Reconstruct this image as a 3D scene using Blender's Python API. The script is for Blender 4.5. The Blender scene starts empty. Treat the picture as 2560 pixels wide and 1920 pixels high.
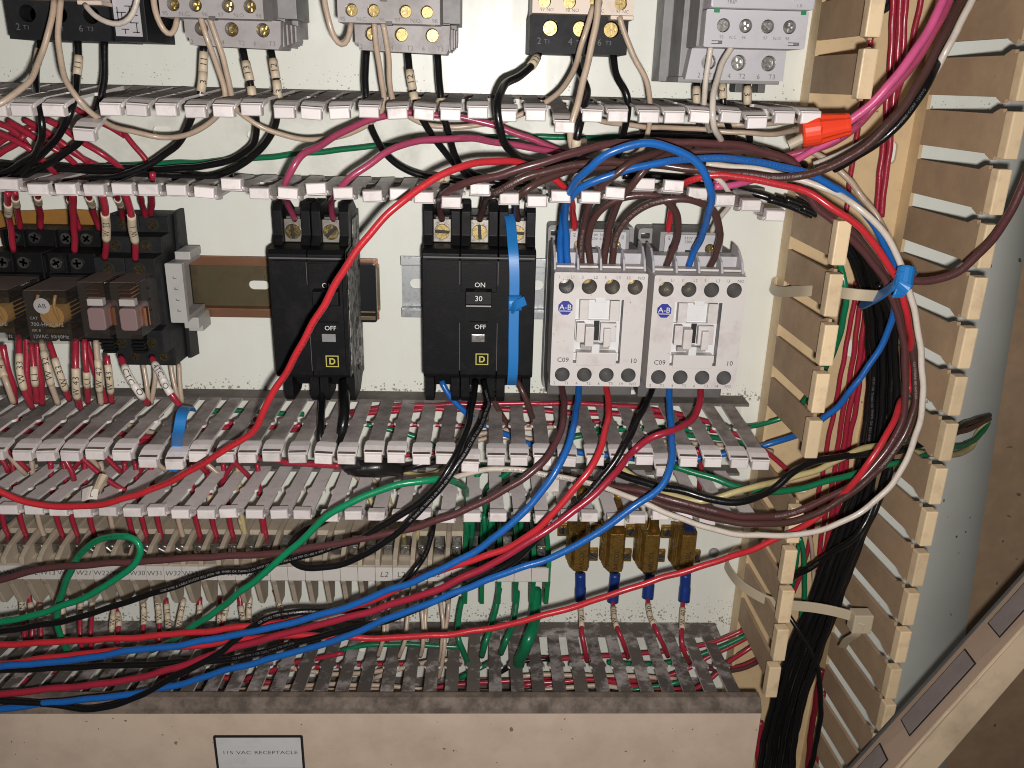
import bpy, bmesh, math, random
from mathutils import Vector, Matrix
from mathutils.geometry import tessellate_polygon
random.seed(7)
SC = bpy.context.scene
COL = SC.collection
# All lengths below are in millimetres as (X right, d out from the mounting panel, Z up); the panel lies at d = 0.
MM = 0.001
def V(x, d, z): return Vector((x * MM, -d * MM, z * MM))

# ---------------------------------------------------------------- camera, light, exposure
cam_d = bpy.data.cameras.new('camera'); cam = bpy.data.objects.new('camera', cam_d); COL.objects.link(cam)
YAW, PITCH, ROLL, FPX = 0.03682076, 0.34581995, -0.02550261, 2110.06
fwd = Vector((math.sin(YAW) * math.cos(PITCH), math.cos(YAW) * math.cos(PITCH), -math.sin(PITCH)))
rgt = Vector((math.cos(YAW), -math.sin(YAW), 0.0))
dwn = fwd.cross(rgt)
r2 = rgt * math.cos(ROLL) + dwn * math.sin(ROLL)
d2 = dwn * math.cos(ROLL) - rgt * math.sin(ROLL)
mw = Matrix(((r2.x, -d2.x, -fwd.x, 0), (r2.y, -d2.y, -fwd.y, 0), (r2.z, -d2.z, -fwd.z, 0), (0, 0, 0, 1)))
CAM = V(0, 472, 0)
cam.matrix_world = Matrix.Translation(CAM) @ mw
cam_d.sensor_fit = 'HORIZONTAL'; cam_d.sensor_width = 36.0; cam_d.lens = FPX / 2560 * 36.0
cam_d.clip_start = 0.01; cam_d.clip_end = 20.0
SC.camera = cam
world = bpy.data.worlds.new('World'); SC.world = world; world.use_nodes = True
bg = world.node_tree.nodes['Background']; bg.inputs[0].default_value = (1.0, 0.93, 0.86, 1); bg.inputs[1].default_value = 0.035
# the phone's flash, a small lamp just under the lens
fl = bpy.data.lights.new('flash', 'POINT'); fl.energy = 7.9; fl.color = (1.0, 0.955, 0.915); fl.shadow_soft_size = 0.005
flo = bpy.data.objects.new('flash', fl); flo.location = V(10, 474, -15); COL.objects.link(flo)
SC.view_settings.view_transform = 'Standard'; SC.view_settings.look = 'None'
SC.view_settings.exposure = 0.0; SC.view_settings.gamma = 1.0; SC.view_settings.use_curve_mapping = False
SC.cycles.max_bounces = 6; SC.cycles.transparent_max_bounces = 8
SC.cycles.use_denoising = True; SC.cycles.filter_width = 1.05

# ---------------------------------------------------------------- materials
M = {}
def mat(name, col, rough=0.5, metal=0.0, dirt=None, spec=0.5, bump=None, coat=0.0, alpha=1.0, vary=0.0, specks=None, coatr=0.1, each=0.0):
    """dirt = (colour, amount 0..1, scale, contrast); specks = (colour, scale, size, z ranges or None)"""
    m = bpy.data.materials.new(name); m.use_nodes = True; nt = m.node_tree; N = nt.nodes; L = nt.links
    b = N['Principled BSDF']
    b.inputs['Roughness'].default_value = rough; b.inputs['Metallic'].default_value = metal
    b.inputs['Specular IOR Level'].default_value = spec
    b.inputs['Coat Weight'].default_value = coat; b.inputs['Coat Roughness'].default_value = coatr
    b.inputs['Alpha'].default_value = alpha
    geo = N.new('ShaderNodeNewGeometry'); pos = geo.outputs['Position']
    c = (col[0], col[1], col[2], 1); sock = None
    def mix(fac, a, bcol):
        x = N.new('ShaderNodeMix'); x.data_type = 'RGBA'
        if fac is not None: L.new(fac, x.inputs[0])
        if hasattr(a, 'is_linked'): L.new(a, x.inputs[6])
        else: x.inputs[6].default_value = a
        if hasattr(bcol, 'is_linked'): L.new(bcol, x.inputs[7])
        else: x.inputs[7].default_value = bcol
        return x.outputs[2]
    def noise(scale, detail=4, rgh=0.6):
        n = N.new('ShaderNodeTexNoise'); n.inputs['Scale'].default_value = scale; n.inputs['Detail'].default_value = detail
        n.inputs['Roughness'].default_value = rgh; L.new(pos, n.inputs['Vector']); return n.outputs['Fac']
    def ramp(s, lo, hi, mx=1.0):
        r = N.new('ShaderNodeMapRange'); r.inputs[1].default_value = lo; r.inputs[2].default_value = hi
        r.inputs[3].default_value = 0.0; r.inputs[4].default_value = mx; L.new(s, r.inputs[0]); return r.outputs[0]
    cur = c
    if vary:
        cur = mix(ramp(noise(70, 3), 0.3, 0.7), tuple(v * (1 - vary) for v in col) + (1,), tuple(min(1, v * (1 + vary)) for v in col) + (1,))
    if dirt:
        dc, amt, sc, ctr = dirt
        f = ramp(noise(sc, 6, 0.68), 0.5 - ctr + (0.5 - amt) * 0.5, 0.5 + ctr + (0.5 - amt) * 0.5, min(1, amt * 1.5))
        cur = mix(f, cur, dc + (1,))
        fr = N.new('ShaderNodeMapRange'); fr.inputs[3].default_value = rough; fr.inputs[4].default_value = min(0.95, rough + 0.35); L.new(f, fr.inputs[0]); L.new(fr.outputs[0], b.inputs['Roughness'])
    if specks:
        sc_col, sscale, ssize, zr = specks
        vo = N.new('ShaderNodeTexVoronoi'); vo.inputs['Scale'].default_value = sscale; vo.inputs['Randomness'].default_value = 1.0
        wob = N.new('ShaderNodeTexNoise'); wob.inputs['Scale'].default_value = sscale * 1.4; L.new(pos, wob.inputs['Vector'])
        va = N.new('ShaderNodeVectorMath'); va.operation = 'MULTIPLY_ADD'; L.new(wob.outputs['Color'], va.inputs[0]); va.inputs[1].default_value = (0.8 / sscale,) * 3; L.new(pos, va.inputs[2])
        L.new(va.outputs[0], vo.inputs['Vector'])
        dist = vo.outputs['Distance']
        keep = N.new('ShaderNodeSeparateColor'); L.new(vo.outputs['Color'], keep.inputs[0])
        sz = N.new('ShaderNodeMath'); sz.operation = 'MULTIPLY'; L.new(keep.outputs[0], sz.inputs[0])
        dens = N.new('ShaderNodeMath'); dens.operation = 'ADD'; dens.inputs[0].default_value = 0.05
        dens_s = None
        sep = N.new('ShaderNodeSeparateXYZ'); L.new(pos, sep.inputs[0])
        tot = None
        for (z0, z1, s) in (zr or []):   # bands of grime that lie along ledges: (edge with most grime, edge with none, strength)
            r = N.new('ShaderNodeMapRange'); r.inputs[1].default_value = z1 * MM; r.inputs[2].default_value = z0 * MM; r.inputs[3].default_value = 0; r.inputs[4].default_value = s
            L.new(sep.outputs[2], r.inputs[0])
            gt = N.new('ShaderNodeMath'); gt.operation = 'GREATER_THAN'; L.new(sep.outputs[2], gt.inputs[0]); gt.inputs[1].default_value = (z0 - 3) * MM
            mu = N.new('ShaderNodeMath'); mu.operation = 'MULTIPLY'; L.new(r.outputs[0], mu.inputs[0]); L.new(gt.outputs[0], mu.inputs[1])
            if tot is None: tot = mu.outputs[0]
            else:
                mxn = N.new('ShaderNodeMath'); mxn.operation = 'MAXIMUM'; L.new(tot, mxn.inputs[0]); L.new(mu.outputs[0], mxn.inputs[1]); tot = mxn.outputs[0]
        patch = ramp(noise(35, 3), 0.42, 0.62)
        add = N.new('ShaderNodeMath'); add.operation = 'MULTIPLY_ADD'; L.new(patch, add.inputs[0]); add.inputs[1].default_value = ssize * (0.12 if zr else 0.35)
        if tot is not None:
            m2 = N.new('ShaderNodeMath'); m2.operation = 'MULTIPLY'; L.new(tot, m2.inputs[0]); m2.inputs[1].default_value = ssize; L.new(m2.outputs[0], add.inputs[2])
        else: add.inputs[2].default_value = 0.0
        thr = N.new('ShaderNodeMath'); thr.operation = 'MULTIPLY'; L.new(add.outputs[0], thr.inputs[0]); L.new(sz.outputs[0], thr.inputs[1])
        sz.inputs[1].default_value = 1.0
        lt = N.new('ShaderNodeMath'); lt.operation = 'LESS_THAN'; L.new(dist, lt.inputs[0]); L.new(thr.outputs[0], lt.inputs[1])
        k = N.new('ShaderNodeMath'); k.operation = 'MULTIPLY'; L.new(lt.outputs[0], k.inputs[0]); k.inputs[1].default_value = 0.85
        cur = mix(k.outputs[0], cur, sc_col + (1,))
    if each:        # every moulded piece has aged a little differently
        oi = N.new('ShaderNodeObjectInfo'); hv = N.new('ShaderNodeHueSaturation'); mr = N.new('ShaderNodeMapRange')
        mr.inputs[3].default_value = 1 - each; mr.inputs[4].default_value = 1 + each * 0.5; L.new(oi.outputs['Random'], mr.inputs[0]); L.new(mr.outputs[0], hv.inputs['Value'])
        if hasattr(cur, 'is_linked'): L.new(cur, hv.inputs['Color'])
        else: hv.inputs['Color'].default_value = cur
        cur = hv.outputs[0]
    if hasattr(cur, 'is_linked'): L.new(cur, b.inputs['Base Color'])
    else: b.inputs['Base Color'].default_value = cur
    if bump:
        bn = N.new('ShaderNodeBump'); bn.inputs['Strength'].default_value = bump[0]; bn.inputs['Distance'].default_value = 0.0004
        L.new(noise(bump[1], 3), bn.inputs['Height']); L.new(bn.outputs[0], b.inputs['Normal'])
    M[name] = m; return m

GRIME = (0.085, 0.07, 0.06)
mat('panel', (0.785, 0.80, 0.735), 0.36, spec=0.4, dirt=((0.62, 0.60, 0.50), 0.22, 22, 0.2), bump=(0.04, 60), coat=0.2, coatr=0.12,
    specks=((0.27, 0.24, 0.19), 560, 0.66, [(-176, -166, 1.0), (-338, -314, 0.9), (-9, 12, 0.4)]))
_nt = M['panel'].node_tree; _b = _nt.nodes['Principled BSDF']       # faint vertical wipe marks in the gloss
_g = _nt.nodes.new('ShaderNodeNewGeometry'); _mp = _nt.nodes.new('ShaderNodeMapping'); _mp.inputs['Scale'].default_value = (150, 1, 9); _mp.inputs['Rotation'].default_value = (0, 0.25, 0)
_n = _nt.nodes.new('ShaderNodeTexNoise'); _n.inputs['Scale'].default_value = 1.0; _n.inputs['Detail'].default_value = 5
_r = _nt.nodes.new('ShaderNodeMapRange'); _r.inputs[1].default_value = 0.42; _r.inputs[2].default_value = 0.68; _r.inputs[3].default_value = 0.08; _r.inputs[4].default_value = 0.5
_nt.links.new(_g.outputs['Position'], _mp.inputs['Vector']); _nt.links.new(_mp.outputs[0], _n.inputs['Vector']); _nt.links.new(_n.outputs['Fac'], _r.inputs[0]); _nt.links.new(_r.outputs[0], _b.inputs['Coat Weight'])
_b.inputs['Coat Roughness'].default_value = 0.2
mat('enclosure', (0.37, 0.25, 0.155), 0.6, dirt=((0.15, 0.10, 0.065), 0.34, 9, 0.2), vary=0.12, specks=((0.10, 0.07, 0.05), 70, 0.5, None))
mat('flange', (0.74, 0.76, 0.70), 0.45, dirt=((0.46, 0.44, 0.38), 0.22, 25, 0.2), specks=((0.06, 0.05, 0.04), 120, 0.5, None))
mat('duct', (0.74, 0.68, 0.67), 0.42, dirt=((0.34, 0.28, 0.25), 0.27, 130, 0.11), each=0.16)
mat('duct_dusty', (0.36, 0.315, 0.30), 0.7, dirt=((0.105, 0.088, 0.078), 0.48, 55, 0.12), bump=(0.35, 700), vary=0.15, each=0.34)
mat('duct_grimy', (0.36, 0.32, 0.31), 0.75, dirt=((0.075, 0.060, 0.050), 0.60, 58, 0.055), bump=(0.35, 600), vary=0.25, each=0.3)
mat('duct_base', (0.74, 0.75, 0.68), 0.45, dirt=((0.32, 0.30, 0.26), 0.3, 45, 0.15))
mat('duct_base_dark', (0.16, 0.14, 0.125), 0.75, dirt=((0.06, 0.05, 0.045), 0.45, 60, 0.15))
mat('cover', (0.68, 0.54, 0.425), 0.5, dirt=((0.34, 0.26, 0.20), 0.32, 24, 0.17), specks=((0.16, 0.12, 0.095), 190, 0.6, None))
mat('grime_shade', (0.20, 0.155, 0.125), 0.7, dirt=((0.05, 0.04, 0.032), 0.5, 90, 0.12))  # soot on the cover edge, also the painted shade line in finger tips
mat('cream', (0.66, 0.49, 0.28), 0.45, dirt=((0.36, 0.25, 0.16), 0.3, 55, 0.15), specks=((0.12, 0.08, 0.05), 260, 0.45, None))
mat('cream_tip', (0.78, 0.60, 0.38), 0.4, dirt=((0.36, 0.25, 0.165), 0.27, 110, 0.11), each=0.15)
mat('cream_tan', (0.46, 0.315, 0.195), 0.55, dirt=((0.24, 0.165, 0.11), 0.4, 50, 0.2), specks=((0.10, 0.07, 0.05), 300, 0.4, None), each=0.16)
mat('black_plastic', (0.008, 0.008, 0.009), 0.46, spec=0.13, dirt=((0.019, 0.017, 0.016), 0.3, 110, 0.1), bump=(0.15, 900))
mat('black_gloss', (0.012, 0.012, 0.013), 0.25)
mat('grey_black', (0.014, 0.0145, 0.0165), 0.52, spec=0.16, dirt=((0.028, 0.029, 0.027), 0.3, 110, 0.12), bump=(0.2, 900))
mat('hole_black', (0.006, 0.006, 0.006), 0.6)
mat('white_plastic', (0.60, 0.565, 0.55), 0.42, dirt=((0.34, 0.285, 0.24), 0.28, 90, 0.11), specks=((0.09, 0.07, 0.06), 330, 0.45, None))
mat('white_clean', (0.66, 0.66, 0.66), 0.4, dirt=((0.40, 0.36, 0.32), 0.2, 110, 0.12))
mat('grey_plastic', (0.35, 0.325, 0.325), 0.48, dirt=((0.19, 0.17, 0.155), 0.35, 80, 0.14))
mat('light_grey', (0.47, 0.455, 0.48), 0.42, dirt=((0.29, 0.265, 0.25), 0.24, 90, 0.14))
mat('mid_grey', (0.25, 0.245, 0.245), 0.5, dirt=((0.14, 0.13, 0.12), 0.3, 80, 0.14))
mat('dark_grey', (0.10, 0.095, 0.095), 0.5, dirt=((0.16, 0.14, 0.13), 0.3, 80, 0.14))
mat('cream_plastic', (0.66, 0.55, 0.46), 0.45, dirt=((0.42, 0.33, 0.26), 0.25, 80, 0.12))
mat('beige', (0.47, 0.395, 0.30), 0.5, dirt=((0.25, 0.205, 0.155), 0.32, 70, 0.16))
mat('marker_white', (0.62, 0.59, 0.55), 0.5, dirt=((0.42, 0.38, 0.33), 0.25, 90, 0.14))
mat('green_plastic', (0.008, 0.20, 0.075), 0.4, dirt=((0.01, 0.08, 0.04), 0.3, 90, 0.14))
mat('brass', (0.36, 0.275, 0.12), 0.24, metal=1.0, dirt=((0.09, 0.065, 0.035), 0.42, 600, 0.08))
mat('steel', (0.42, 0.41, 0.39), 0.3, metal=1.0, dirt=((0.13, 0.12, 0.105), 0.38, 450, 0.1))
mat('lug', (0.23, 0.215, 0.19), 0.45, metal=0.9, dirt=((0.09, 0.08, 0.065), 0.35, 500, 0.12))
mat('clamp_grey', (0.42, 0.415, 0.395), 0.45, dirt=((0.27, 0.25, 0.22), 0.25, 90, 0.14))
mat('zinc', (0.36, 0.375, 0.38), 0.4, metal=1.0, dirt=((0.30, 0.31, 0.32), 0.4, 300, 0.12))
mat('rail_lip_brown', (0.34, 0.17, 0.10), 0.33, metal=0.7, dirt=((0.11, 0.06, 0.04), 0.4, 60, 0.2))
mat('yellow_zinc', (0.20, 0.155, 0.095), 0.36, metal=0.85, dirt=((0.055, 0.065, 0.028), 0.46, 40, 0.14), specks=((0.05, 0.05, 0.02), 170, 0.9, None))
mat('copper', (0.66, 0.27, 0.13), 0.3, metal=1.0)
mat('resistor_gold', (0.38, 0.22, 0.05), 0.36, metal=0.75, dirt=((0.075, 0.042, 0.014), 0.45, 300, 0.08), bump=(0.8, 900))
mat('smoke_plastic', (0.10, 0.082, 0.068), 0.06, alpha=0.20, spec=1.0)
mat('case_dust', (0.115, 0.088, 0.075), 0.6, dirt=((0.06, 0.045, 0.038), 0.4, 90, 0.14))
mat('coil_pink', (0.30, 0.20, 0.20), 0.5)
mat('coil_amber', (0.36, 0.20, 0.06), 0.4)
mat('amber_strip', (0.32, 0.15, 0.03), 0.45, dirt=((0.14, 0.07, 0.02), 0.35, 60, 0.15))
mat('label_worn', (0.36, 0.35, 0.33), 0.5, dirt=((0.015, 0.014, 0.014), 0.5, 240, 0.04))
mat('sleeve', (0.58, 0.48, 0.35), 0.5, dirt=((0.38, 0.29, 0.2), 0.25, 200, 0.14))
mat('sleeve_white', (0.72, 0.68, 0.62), 0.5, dirt=((0.42, 0.36, 0.3), 0.2, 200, 0.14))
mat('tie_natural', (0.50, 0.42, 0.30), 0.4)
mat('tie_blue', (0.018, 0.18, 0.50), 0.42)
mat('sleeve_blue', (0.008, 0.035, 0.20), 0.35, dirt=((0.005, 0.02, 0.12), 0.3, 200, 0.14))
mat('nut_red', (0.80, 0.055, 0.018), 0.4)
mat('tape', (0.012, 0.011, 0.011), 0.3, bump=(0.5, 260))
mat('ink_black', (0.016, 0.014, 0.014), 0.6)
mat('ink_white', (0.24, 0.235, 0.23), 0.6)
mat('ink_bright', (0.70, 0.70, 0.68), 0.5)
mat('ink_grey', (0.10, 0.10, 0.105), 0.6)
mat('ink_faint', (0.16, 0.145, 0.14), 0.6)
mat('ink_blue', (0.012, 0.022, 0.26), 0.5)
mat('ink_yellow', (0.50, 0.46, 0.10), 0.5)
mat('cover_face', (0.40, 0.29, 0.215), 0.6, dirt=((0.24, 0.17, 0.13), 0.3, 18, 0.2))
mat('cover_edge', (0.58, 0.45, 0.31), 0.6, dirt=((0.24, 0.175, 0.12), 0.34, 45, 0.13))  # paler than the face: light on the lip put into the colour
mat('plate_grey', (0.24, 0.20, 0.19), 0.5, dirt=((0.15, 0.12, 0.12), 0.35, 60, 0.14))
WC = dict(red=(0.52, 0.026, 0.036), crimson=(0.34, 0.020, 0.042), darkred=(0.17, 0.008, 0.02), blue=(0.012, 0.115, 0.41), brown=(0.075, 0.034, 0.030),
          black=(0.006, 0.006, 0.0065), tan=(0.47, 0.36, 0.27), white=(0.60, 0.53, 0.46), pink=(0.37, 0.055, 0.12), hotpink=(0.62, 0.10, 0.25),
          green=(0.006, 0.16, 0.068), brightgreen=(0.006, 0.235, 0.10), yellow=(0.50, 0.42, 0.20), plum=(0.095, 0.035, 0.036))
for k, c in WC.items():
    dr = None
    if k in ('tan', 'white', 'yellow'): dr = (tuple(v * 0.42 for v in c), 0.26, 130, 0.13)
    elif k not in ('black',): dr = (tuple(v * 0.55 for v in c), 0.3, 110, 0.16)
    mat('wire_' + k, c, 0.3 if k != 'tan' else 0.4, dirt=dr, coat=0.25, bump=(0.5, 330), spec=0.4, coatr=0.16)

# ---------------------------------------------------------------- mesh helpers
LOC = {}
def finish(o, name, parent, loc, props):
    COL.objects.link(o)
    if parent is not None:
        o.parent = parent; pl = LOC[parent.name]
        o.location = V(loc[0] - pl[0], loc[1] - pl[1], loc[2] - pl[2])
    else: o.location = V(*loc)
    LOC[o.name] = loc
    for k, v in props.items():
        if v is not None: o[k] = v
    return o
def thing(name, label, cat, loc=(0, 0, 0), group=None):
    o = bpy.data.objects.new(name, None); o.empty_display_size = 0.01
    return finish(o, name, None, loc, dict(label=label, category=cat, group=group))
def circ(x, z, r, n=16, a0=0.0): return [(x + r * math.cos(a0 + 2 * math.pi * i / n), z + r * math.sin(a0 + 2 * math.pi * i / n)) for i in range(n)]
def rect(x0, x1, z0, z1): return [(x0, z0), (x1, z0), (x1, z1), (x0, z1)]
def stadium(x0, x1, z0, z1, n=6):
    w, h = x1 - x0, z1 - z0
    if w >= h:
        r = h / 2; zc = (z0 + z1) / 2
        return [(x1 - r + r * math.sin(math.pi * i / n), zc - r * math.cos(math.pi * i / n)) for i in range(n + 1)] + [(x0 + r - r * math.sin(math.pi * i / n), zc + r * math.cos(math.pi * i / n)) for i in range(n + 1)]
    r = w / 2; xc = (x0 + x1) / 2
    return [(xc + r * math.cos(math.pi * i / n), z1 - r + r * math.sin(math.pi * i / n)) for i in range(n + 1)] + [(xc - r * math.cos(math.pi * i / n), z0 + r - r * math.sin(math.pi * i / n)) for i in range(n + 1)]
def rrect(x0, x1, z0, z1, r, n=3):
    o = []
    for cx, cz, a in ((x1 - r, z0 + r, -90), (x1 - r, z1 - r, 0), (x0 + r, z1 - r, 90), (x0 + r, z0 + r, 180)):
        for i in range(n + 1):
            t = math.radians(a + 90 * i / n); o.append((cx + r * math.cos(t), cz + r * math.sin(t)))
    return o
class MB:
    def __init__(s): s.v = []; s.f = []; s.m = []; s.mi = 0
    def quad(s, *ps):
        b = len(s.v); s.v += list(ps); s.f.append(tuple(range(b, b + len(ps)))); s.m.append(s.mi); return s
    def box(s, x0, x1, d0, d1, z0, z1):
        b = len(s.v)
        s.v += [(x, d, z) for d in (d0, d1) for z in (z0, z1) for x in (x0, x1)]
        for f in ((0, 1, 3, 2), (4, 6, 7, 5), (0, 4, 5, 1), (2, 3, 7, 6), (0, 2, 6, 4), (1, 5, 7, 3)):
            s.f.append(tuple(b + i for i in f)); s.m.append(s.mi)
        return s
    def loops(s, loops, cap0=True, cap1=True):
        """skin a list of equal-length 3D loops"""
        b = len(s.v); n = len(loops[0])
        for l in loops: s.v += list(l)
        for k in range(len(loops) - 1):
            for i in range(n):
                j = (i + 1) % n
                s.f.append((b + k * n + i, b + k * n + j, b + (k + 1) * n + j, b + (k + 1) * n + i)); s.m.append(s.mi)
        if cap0: s.f.append(tuple(b + i for i in range(n))[::-1]); s.m.append(s.mi)
        if cap1: s.f.append(tuple(b + (len(loops) - 1) * n + i for i in range(n))); s.m.append(s.mi)
        return s
    def front(s, poly, d0, d1):      # polygon in (x, z) extruded along d
        return s.loops([[(x, d0, z) for x, z in poly], [(x, d1, z) for x, z in poly]])
    def side(s, poly, x0, x1):       # polygon in (d, z) extruded along x
        return s.loops([[(x0, d, z) for d, z in poly], [(x1, d, z) for d, z in poly]])
    def flat(s, poly, z0, z1):       # polygon in (x, d) extruded along z
        return s.loops([[(x, d, z0) for x, d in poly], [(x, d, z1) for x, d in poly]])
    def cyl(s, a, b, r, n=14, r1=None):
        a, b = Vector(a), Vector(b); t = (b - a).normalized()
        u = t.orthogonal().normalized(); w = t.cross(u); r1 = r if r1 is None else r1
        return s.loops([[tuple(a + (u * math.cos(2 * math.pi * i / n) + w * math.sin(2 * math.pi * i / n)) * r) for i in range(n)],
                        [tuple(b + (u * math.cos(2 * math.pi * i / n) + w * math.sin(2 * math.pi * i / n)) * r1) for i in range(n)]])
    def holed(s, outer, holes, d1, d0, hole_d=None, floor=True, floor_mi=None, wall_mi=None):
        """block from d0 to d1 whose front face has holes sunk to hole_d (through the plate when hole_d is None)"""
        b = len(s.v); ls = [outer] + list(holes); off = []
        for l in ls: off.append(len(s.v)); s.v += [(x, d1, z) for x, z in l]
        flatidx = [b + i for i in range(sum(len(l) for l in ls))]
        for t in tessellate_polygon([[Vector((x, z, 0)) for x, z in l] for l in ls]):
            s.f.append(tuple(flatidx[i] for i in t)); s.m.append(s.mi)
        n = len(outer); o2 = len(s.v); s.v += [(x, d0, z) for x, z in outer]
        for i in range(n):
            j = (i + 1) % n; s.f.append((off[0] + i, off[0] + j, o2 + j, o2 + i)); s.m.append(s.mi)
        through = hole_d is None; hd = d0 if through else hole_d; hoff = []
        for k, h in enumerate(holes):
            m = len(h); h2 = len(s.v); s.v += [(x, hd, z) for x, z in h]; hoff.append(h2)
            for i in range(m):
                j = (i + 1) % m; s.f.append((off[k + 1] + i, off[k + 1] + j, h2 + j, h2 + i)); s.m.append(s.mi if wall_mi is None else wall_mi)
            if not through and floor: s.f.append(tuple(range(h2, h2 + m))); s.m.append(s.mi if floor_mi is None else floor_mi)
        if through:
            idx = list(range(o2, o2 + n))
            for k, h in enumerate(holes): idx += list(range(hoff[k], hoff[k] + len(h)))
            for t in tessellate_polygon([[Vector((x, z, 0)) for x, z in l] for l in ls]):
                s.f.append(tuple(idx[i] for i in t)); s.m.append(s.mi)
        else: s.f.append(tuple(range(o2, o2 + n))); s.m.append(s.mi)
        return s
    def mesh(s, name, mats, bevel=0, seg=2, smooth=False, origin=(0, 0, 0), recalc=True):
        me = bpy.data.meshes.new(name)
        me.from_pydata([V(p[0] - origin[0], p[1] - origin[1], p[2] - origin[2]) for p in s.v], [], s.f)
        me.polygons.foreach_set('material_index', s.m)
        for m_ in ([mats] if isinstance(mats, str) else mats): me.materials.append(M[m_])
        bm = bmesh.new(); bm.from_mesh(me)
        if recalc: bmesh.ops.recalc_face_normals(bm, faces=bm.faces)
        if bevel:
            ed = [e for e in bm.edges if len(e.link_faces) == 2 and e.calc_face_angle(0) > 0.6]
            if ed: bmesh.ops.bevel(bm, geom=ed, offset=bevel * MM, offset_type='OFFSET', segments=seg, profile=0.6, affect='EDGES', clamp_overlap=True)
        if smooth:
            for f in bm.faces: f.smooth = True
        bm.to_mesh(me); bm.free(); me.update()
        return me
    def build(s, name, mats, parent=None, bevel=0, seg=2, smooth=False, origin=None, **props):
        loc = origin or (LOC[parent.name] if parent is not None else (s.v[0] if s.v else (0, 0, 0)))
        me = s.mesh(name, mats, bevel, seg, smooth, loc)
        return finish(bpy.data.objects.new(name, me), name, parent, loc, props)
def place(name, me, parent, loc, rot=None, **props):
    o = bpy.data.objects.new(name, me)
    if rot: o.rotation_euler = rot
    return finish(o, name, parent, loc, props)

# ---------------------------------------------------------------- lettering
GL = {}
def load_glyphs(chars):
    obs = []
    for c in chars:
        for body in (c, '|' + c + '|'):
            cu = bpy.data.curves.new('g', 'FONT'); cu.body = body; cu.size = 1.0; cu.resolution_u = 2
            o = bpy.data.objects.new('g', cu); COL.objects.link(o); obs.append((c, body, o))
    cu = bpy.data.curves.new('g', 'FONT'); cu.body = '||'; cu.size = 1.0; o0 = bpy.data.objects.new('g', cu); COL.objects.link(o0)
    bpy.context.view_layer.update(); dg = bpy.context.evaluated_depsgraph_get()
    def get(o):
        e = o.evaluated_get(dg); me = e.to_mesh(); vs = [(v.co.x, v.co.y) for v in me.vertices]; fs = [tuple(p.vertices) for p in me.polygons]; e.to_mesh_clear(); return vs, fs
    v0, _ = get(o0); w0 = max(v[0] for v in v0) - min(v[0] for v in v0)
    for c, body, o in obs:
        vs, fs = get(o)
        if body == c and len(body) == 1: GL[c] = [vs, fs, 0]
        else: GL[c][2] = max(v[0] for v in vs) - min(v[0] for v in vs) - w0
    for _, _, o in obs + [(0, 0, o0)]:
        cu = o.data; bpy.data.objects.remove(o); bpy.data.curves.remove(cu)
load_glyphs("ABCDEFGHIJKLMNOPQRSTUVWXYZ0123456789.-/()&z")
GLW = {}
for c_, g_ in GL.items():       # finer glyphs for print that wraps round a jacket
    bm = bmesh.new(); vv = [bm.verts.new((x, y, 0)) for x, y in g_[0]]
    for f in g_[1]:
        try: bm.faces.new([vv[i] for i in f])
        except ValueError: pass
    bmesh.ops.triangulate(bm, faces=bm.faces)
    for _ in range(3):
        ed = [e for e in bm.edges if e.calc_length() > 0.2]
        if ed: bmesh.ops.subdivide_edges(bm, edges=ed, cuts=1); bmesh.ops.triangulate(bm, faces=bm.faces)
    bm.verts.index_update(); GLW[c_] = [[(v.co.x, v.co.y) for v in bm.verts], [tuple(v.index for v in f.verts) for f in bm.faces], g_[2]]; bm.free()
def lay(text, size, gap=1.0, GL=GL):
    """2D verts and faces of a line of text, cap height about 0.7 size, starting at x = 0"""
    vs, fs, x = [], [], 0.0
    for c in text:
        if c == ' ' or c not in GL: x += size * 0.38 * gap; continue
        g = GL[c]; b = len(vs)
        vs += [(x + px_ * size, py_ * size) for px_, py_ in g[0]]; fs += [tuple(b + i for i in f) for f in g[1]]
        x += g[2] * size * gap
    return vs, fs, x
def text(parent, body, x, z, d, size, m='ink_black', align='c', rot=0.0, sx=1.0, name='lettering', axis='front', shear=0.0, bold=0):
    vs, fs, w = lay(body, size)
    if not fs: return None
    ox = {'c': -w / 2, 'l': 0, 'r': -w}[align]; oz = -0.35 * size
    mb = MB(); c, s_ = math.cos(rot), math.sin(rot)
    for px_, pz_ in vs:
        a, b = (px_ + ox + shear * pz_) * sx, pz_ + oz
        a, b = a * c - b * s_, a * s_ + b * c
        mb.v.append((x + a, d, z + b) if axis == 'front' else (d, x + a, z + b))
    mb.f = fs; mb.m = [0] * len(fs)
    o = finish(bpy.data.objects.new(name, mb.mesh(name, m, origin=LOC[parent.name], recalc=False)), name, parent, LOC[parent.name], {})
    return o

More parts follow.
